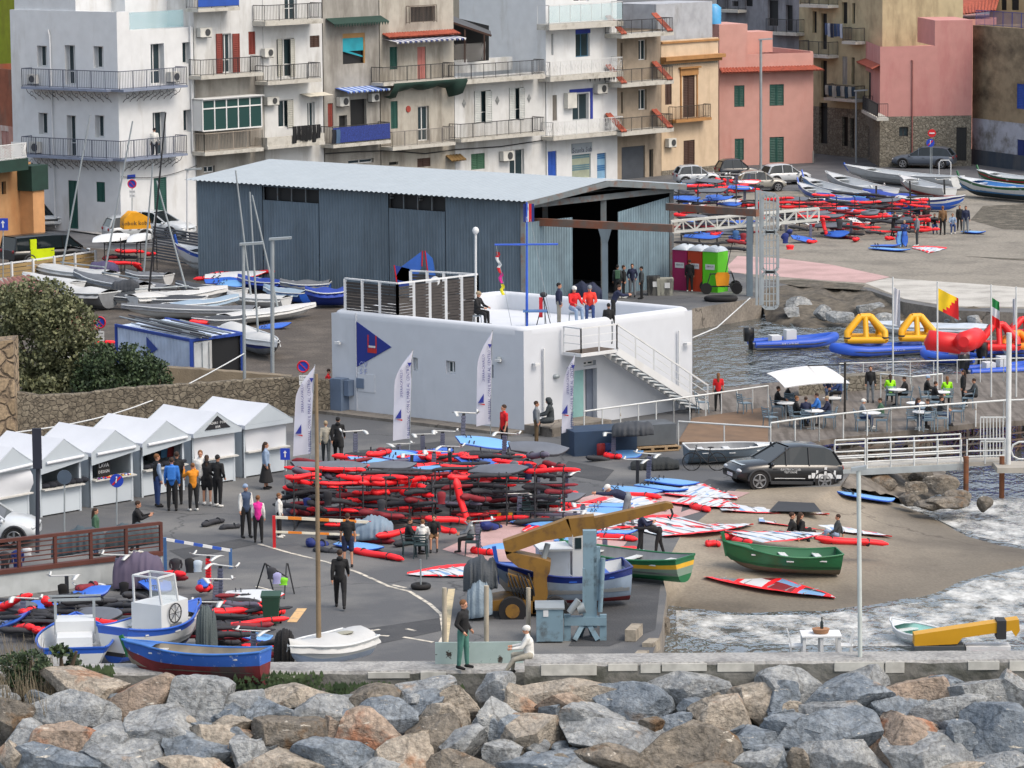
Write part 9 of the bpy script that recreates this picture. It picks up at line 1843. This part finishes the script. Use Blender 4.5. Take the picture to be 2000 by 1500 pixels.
def bike(label,xr,xf,yb):
 A,B = gp(xr,yb),gp(xf,yb); M_ = frame2(A,B); L = (B-A).length; root = empty("bicycle",(A+B)/2,label,"bicycle",rz=heading(A,B)); r = .34; h = L/2-.02
 for x in (-h,h): mb = MB(); mb.tube([(x+r*cos(a),0,r+r*sin(a)) for a in [i*pi/10 for i in range(21)]],.02,6,cap=False); [mb.tube([(x,0,r),(x+r*cos(a),0,r+r*sin(a))],.004,3) for a in [i*pi/5 for i in range(10)]]; mb.build("wheel",TYR,root,world=False)
 mb = MB(); [mb.tube([p,q],.02,6) for p,q in (((-h,0,r),(-.1,0,.3)),((-.1,0,.3),(-.22,0,.85)),((-.2,0,.75),(.32,0,.82)),((-.1,0,.3),(.34,0,.75)),((-h,0,r),(-.2,0,.75)),((.3,0,.9),(h,0,r)))]; mb.build("frame",bDK,root,world=False); MB().ell((-.24,0,.88),(.13,.06,.03)).build("saddle",bDK,root,world=False); MB().tube([(.28,-.22,.93),(.32,0,.95),(.28,.22,.93)],.018,6).build("handlebar",bDK,root,world=False)
bike("black road bicycle leaning against the stored boat hull",1402,1350,919); bike("dark bicycle ridden by the person in red",628,662,800)
kb = Wall((243,486),(296,484)); root = empty("sail_bag_stack",kb.P(1,1.2),"yellow covered load with black lettering on the pickup","cover"); mb = MB(); mb.loft([[kb.P(u*kb.L,z,o) for u,z in ((0,1.15),(.02,1.75),(.3,2.15),(.6,2.1),(.95,1.8),(1,1.15))] for o in (0,-1.2)],closed=False,cap=False); mb.add([kb.P(u*kb.L,z,0) for u,z in ((0,1.15),(.02,1.75),(.3,2.15),(.6,2.1),(.95,1.8),(1,1.15))],[list(range(6))]); mb.build("cover",mat((214,150,14),.7),root); MB().text("kobok kobok",.36,wm4(kb,kb.L/2,1.5,.02)).build("lettering",bDK,root)
hu = Wall((118,700),(186,694)); root = empty("small_hut",hu.P(1,0),"small white hut with a red roof behind the dark green shrub","hut"); mb = MB(); hu.box(mb,0,hu.L,0,1.2,-1.5,0); mb.build("wall",WHT2,root); MB().add([hu.P(-.1,1.2,.2),hu.P(hu.L+.1,1.2,.2),hu.P(hu.L+.1,1.75,-1.6),hu.P(-.1,1.75,-1.6)],[(0,1,2,3)]).build("roof",mat((112,50,44),.85),root)
ro = [up(0,572,640),up(118,572,640),up(60,538,600),up(-20,548,600)]; mb = MB(); tiled_roof(mb,*ro,step=.35); o = mb.build("shed_roof",mat((128,84,74),.85)); tag(o,"corrugated red brown roof seen above the olive bush","roof"); MB().prism([ro[0],ro[1],ro[2],ro[3]],0,ro[0].z-.2).build("shed_wall",GREYS,o)
pr_ = empty("rusty_gate",at(940,1290,YW+.9),"rusty pale green steel gate lying along the harbour wall","gate"); mb = MB(); c0,c1 = at(850,1290,YW+.9),at(1022,1290,YW+.9); mb.box((c0.x,YW+.85,0),(c1.x,YW+.92,at(900,1254,YW+.9).z)); mb.box((c0.x,YW+.82,.72),(c1.x,YW+.85,.76)); mb.build("panel",mat((150,168,166),.7,dirt=(52,46,40),dscale=(3,3,3),dcut=(.6,.64)),pr_)
R = random.Random(8)
SR = """1560 930 60 34;1590 945 70 36;1640 915 60 34;1668 938 66 40;1700 925 60 40;1722 948 70 44;1755 930 66 48;1785 955 60 34;1800 930 60 40;1835 950 80 44;1868 975 60 40;1850 985 90 30;1812 985 70 24;1923 985 36 36;1780 975 60 26;1660 880 60 30;1720 875 70 30;1790 870 70 34;1840 880 50 26;1300 1222 22 40;1285 1200 16 30;1548 610 44 22;1560 600 60 44;1608 612 46 40;1590 590 40 30;1640 618 60 30;1700 605 60 40;1730 625 50 30;1870 625 60 32;1905 630 50 30"""
for ln_ in SR.split(";"):
 x,y,w_,h_ = map(float,ln_.split()); p = g(x,y,-.55); s_ = 1/ppm(y,-.55); me = rock_mesh("shore_rock",(w_*s_*.46,w_*s_*.4,h_*s_*.46),int(x),RM['d' if y > 700 else 'g'],ICO4,7,1.3); o = bpy.data.objects.new("shore_rock",me); COL.objects.link(o); o.location = p; tag(o,("dark weedy rock on the shore under the gangway" if y > 860 and x > 1400 else "dark rock at the quay foot" if y > 1100 else "grey rock on the bank below the beach"),"rock","rocks on the shore")
mb = MB(); mb.quad(g(1502,998,.02),g(1605,1000,.02),g(1590,982,.02),g(1520,979,.02)); tag(mb.build("ground_sheet",bDK,loc=g(1550,990)),"black ground sheet spread on the slipway near the sails","sheet")
for x0,y0,x1,y1,pr,lb in ((1700,484,1778,490,P_B,"light blue board lying on the sand, nearer of two"),(1700,480,1760,480,P_N,"deeper blue board lying on the sand behind the light one"),(1757,452,1757,482,P_B,"light blue board standing upright on the sand"),(1767,452,1767,481,P_N,"deep blue board standing upright beside the light one"),(1880,452,1925,455,P_B,"blue board lying beside the people on the beach")): A,B = (g(x0,y0,.1),g(x1,y1,.1)) if x0 != x1 else (up(x0,y0,483),up(x1,y1,483)); place2(pr,A,B,2.3,lb,"beach boards",roll=0 if x0 != x1 else pi/2-.3,sy=1 if x0 != x1 else .5)
place2(P_S[0],g(1850,486),g(1782,484),4.6,"black and white sail lying on the sand beside the blue boards","beach boards")
Yz = g(820,590).y; V_ = lambda x,y: at(x,y,Yz)
for k,(pts,c) in enumerate((([(825,490),(785,520),(770,545),(808,555),(824,520)],(44,92,176)),([(830,490),(845,505),(852,545),(838,552)],(50,104,190)),([(770,518),(800,525),(800,560),(776,560)],(30,60,140)))): mb = MB(); F = [V_(*p) for p in pts]; n_ = len(F); mb.add(F+[p+Vector((0,.06,0)) for p in F],[list(range(n_)),list(range(2*n_-1,n_-1,-1))]+[(i,i+n_,(i+1) % n_+n_,(i+1) % n_) for i in range(n_)]); o = tag(mb.build("rigged_sail",mat(c,.6),loc=F[0]),["large blue sail leaning on the boat shed wall","narrow blue sail right of the larger one by the shed","dark blue folded sail at the shed wall"][k],"sail"); MB().tube([F[0],F[-1]],.04,6).build("mast",SGR,o)
root = empty("life_buoy_disc",g(850,640,zf),"round white dish fixed on the roof screen","dish"); MB().tube([at(850,549,g(850,640,zf).y),at(850,549,g(850,640,zf).y-.08)],.2,16).build("dish",WHT,root)
for k,(x,yt) in enumerate(((1585,238),(1605,232))): pass
root = empty("bike_stand",g(1845,342),"white tubular hoop by the road in front of the SUV","hoop"); a,b_ = g(1834,342),g(1857,342); MB().tube([a,up(1834,318,342),up(1838,313,342),up(1853,313,342),up(1857,318,342),b_],.04,6).build("hoop",WHT,root)
def cable(label,pts,d=.02,m_=None): mb = MB(); mb.tube(pts,d,5); return tag(mb.build("cable",m_ or bDK,loc=pts[0]),label,"cable")
a,b_ = up(20,846,900),up(478,690,790); cable("pale rope sagging from the lamp post over the stall roofs",[a.lerp(b_,t)-Vector((0,0,1.1*sin(pi*t)*.6)) for t in [i/12 for i in range(13)]],.03,bW); cable("mooring rope from the quay corner down to the club house",[g(1465,582,.2),g(1400,640,-.3),g(1352,660,-.6)],.03,bW)
a,b_ = CORNER[1].P(0,3.6,.1),CORNER[1].P(CORNER[1].L,3.8,.1); cable("black cable looped across the corner house front",[a.lerp(b_,t)-Vector((0,0,.35*sin(pi*t))) for t in [i/8 for i in range(9)]]); cable("long cable strung across the pink corner house",[at(1717,163,284),at(1800,160,284),at(1896,152,285)]); cable("twin cables along the plaster house fronts",[at(x,y,g(x,441-98*(x-384)/908).y-.15) for x,y in ((636,300),(700,296),(760,294),(830,300),(890,292),(980,286),(1060,274))],.04)
# loose things on the quay
q = g(1408,572); root = empty("boat_trolley",q,"wheeled boat trolley with an orange jacket thrown over it","trolley"); mb = MB(); [mb.tube([q+Vector((x,y,.35)),q+Vector((x*.7,y,1.1))],.03,6) for x in (-.8,.8) for y in (-.5,.5)]; mb.tube([q+Vector((-.9,-.5,.4)),q+Vector((1.1,-.5,.4))],.04,6); mb.tube([q+Vector((-.9,.5,.4)),q+Vector((1.1,.5,.4))],.04,6); mb.tube([q+Vector((-.6,0,1.0)),q+Vector((.6,0,1.05))],.03,6); mb.tube([q+Vector((.2,0,.9)),q+Vector((.6,0,2.6))],.02,5); mb.build("frame",bDK,root)
for x,y in ((-.8,-.6),(.8,-.6),(-.8,.6),(.8,.6)): MB().tube([q+Vector((x,y-.06,.3)),q+Vector((x,y+.06,.3))],.3,14).build("wheel",TYR,root)
c = q+Vector((.05,-.55,.95)); mb = MB(); mb.loft([[c+Vector((x*w_,-.12+.1*sin(x*5),z)) for x in (-.35,-.2,0,.2,.35)] for z,w_ in ((.2,.8),(.05,1.1),(-.25,1),(-.5,.9))],closed=False); mb.loft([[c+Vector((x*w_,-.05,z)) for x in (.35,.2,0,-.2,-.35)] for z,w_ in ((.2,.8),(.05,1.1),(-.25,1),(-.5,.9))],closed=False); tag(mb.build("orange_jacket",mat((214,140,20),.8),loc=c),"orange jacket hanging on the boat trolley","jacket")
q = g(1408,588); mb = MB(); mb.tube([q+Vector((.75*cos(a),.5*sin(a),.14)) for a in [i*pi/8 for i in range(17)]],.14,8,cap=False); tag(mb.build("rubber_tyre",TYR,loc=q),"large black tyre lying at the quay edge by the trolley","tyre")
for x,w_,h,c,lb in ((1276,.7,1.0,(30,32,34),"black rubbish bin with a striped sticker by the shed door"),(1299,.9,.9,(150,150,138),"pale scraped crate beside the black bin"),(1345,.9,.0,(0,0,0),"")):
 if h: q = g(x,576); root = empty("rubbish_bin" if x == 1276 else "storage_crate",q,lb,"bin" if x == 1276 else "crate"); MB().loft([[q+Vector((a*w_/2*s_,b_*.35*s_,z)) for a,b_ in ((-1,-1),(1,-1),(1,1),(-1,1))] for z,s_ in ((0,.9),(h*.9,1),(h,.96))],smooth=False,cap=True).build("body",mat(c,.7,dirt=(90,90,86),dcut=(.55,.6)),root); MB().obox(q+Vector((.1,-.36,h*.6)),(.14,0,0),(0,.01,0),(0,0,.14)).build("label_plate",WHT,root)
tr_ = g(1062,636,zf); root = empty("camera_tripod",tr_,"black tripod with red cover standing on the roof terrace","tripod"); mb = MB(); [mb.tube([tr_+Vector((dx,dy,0)),tr_+Vector((0,0,1.2))],.02,5) for dx,dy in ((-.3,0),(.3,.1),(.1,-.3))]; mb.build("legs",bDK,root); MB().ell(tr_+Vector((0,0,1.3)),(.16,.1,.12)).build("camera",bDK,root); mb = MB(); mb.loft([[tr_+Vector((-.12+x,-.05,z)) for x in (-.07,0,.08)] for z in (1.2,.8,.35)],closed=False); mb.build("cover",SGR,root)
tt = g(1045,640,zf); root = empty("race_table",tt,"small blue table with race gear on the roof terrace","table"); MB().obox(tt+Vector((0,0,.7)),(.5,0,0),(0,.35,0),(0,0,.02)).build("table_top",mat((60,100,150),.6),root); [MB().bar(tt+Vector((x,y,0)),tt+Vector((x,y,.7)),.03,upv=(0,1,0)).build("leg",GALV,root) for x in (-.4,.4) for y in (-.3,.3)]
# == tidy up
for o in list(bpy.data.objects):
 if o.get('_free'):
  for c in [x for x in bpy.data.objects if x.parent == o]:
   for d in [x for x in bpy.data.objects if x.parent == c]: bpy.data.objects.remove(d)
   bpy.data.objects.remove(c)
  bpy.data.objects.remove(o)
for o in bpy.data.objects:
 for k in ('_free','_l'):
  if k in o: del o[k]
 if o.parent is not None:
  for k in ('category','group'):
   if k in o: del o[k]
# labels: look-alikes are told apart by their place in their row
from collections import defaultdict
bl = defaultdict(list)
ORD = "first second third fourth fifth sixth seventh eighth ninth tenth eleventh twelfth thirteenth fourteenth fifteenth sixteenth seventeenth eighteenth nineteenth twentieth".split()
def ordw(i): return ORD[i] if i < 20 else ("twenty-" if i < 29 else "thirty-" if i < 39 else "forty-" if i < 49 else "fifty-")+ORD[(i+1) % 10-1] if (i+1) % 10 else {30: "thirtieth",40: "fortieth",50: "fiftieth"}.get(i+1,"last")
bpy.context.view_layer.update()
for o in bpy.data.objects:
 if o.parent is None and 'label' in o: bl[o['label']].append(o)
for lb,L_ in bl.items():
 if len(L_) < 2: continue
 def sx(o):
  if o.type == 'MESH': c = sum((Vector(b) for b in o.bound_box),Vector())/8; p = o.matrix_world @ c
  else: p = o.location
  v = p-CAMP; return v.dot(R_)/v.dot(F_)
 L_.sort(key=sx); n = len(L_)
 for i,o in enumerate(L_):
  if n == 2: o['label'] = lb+(", left one" if i == 0 else ", right one")
  elif i == 0: o['label'] = lb+", leftmost"
  elif i == n-1: o['label'] = lb+", rightmost"
  elif i < n/2: o['label'] = lb+", %s from left" % ordw(i)
  else: o['label'] = lb+", %s from right" % ordw(n-1-i)
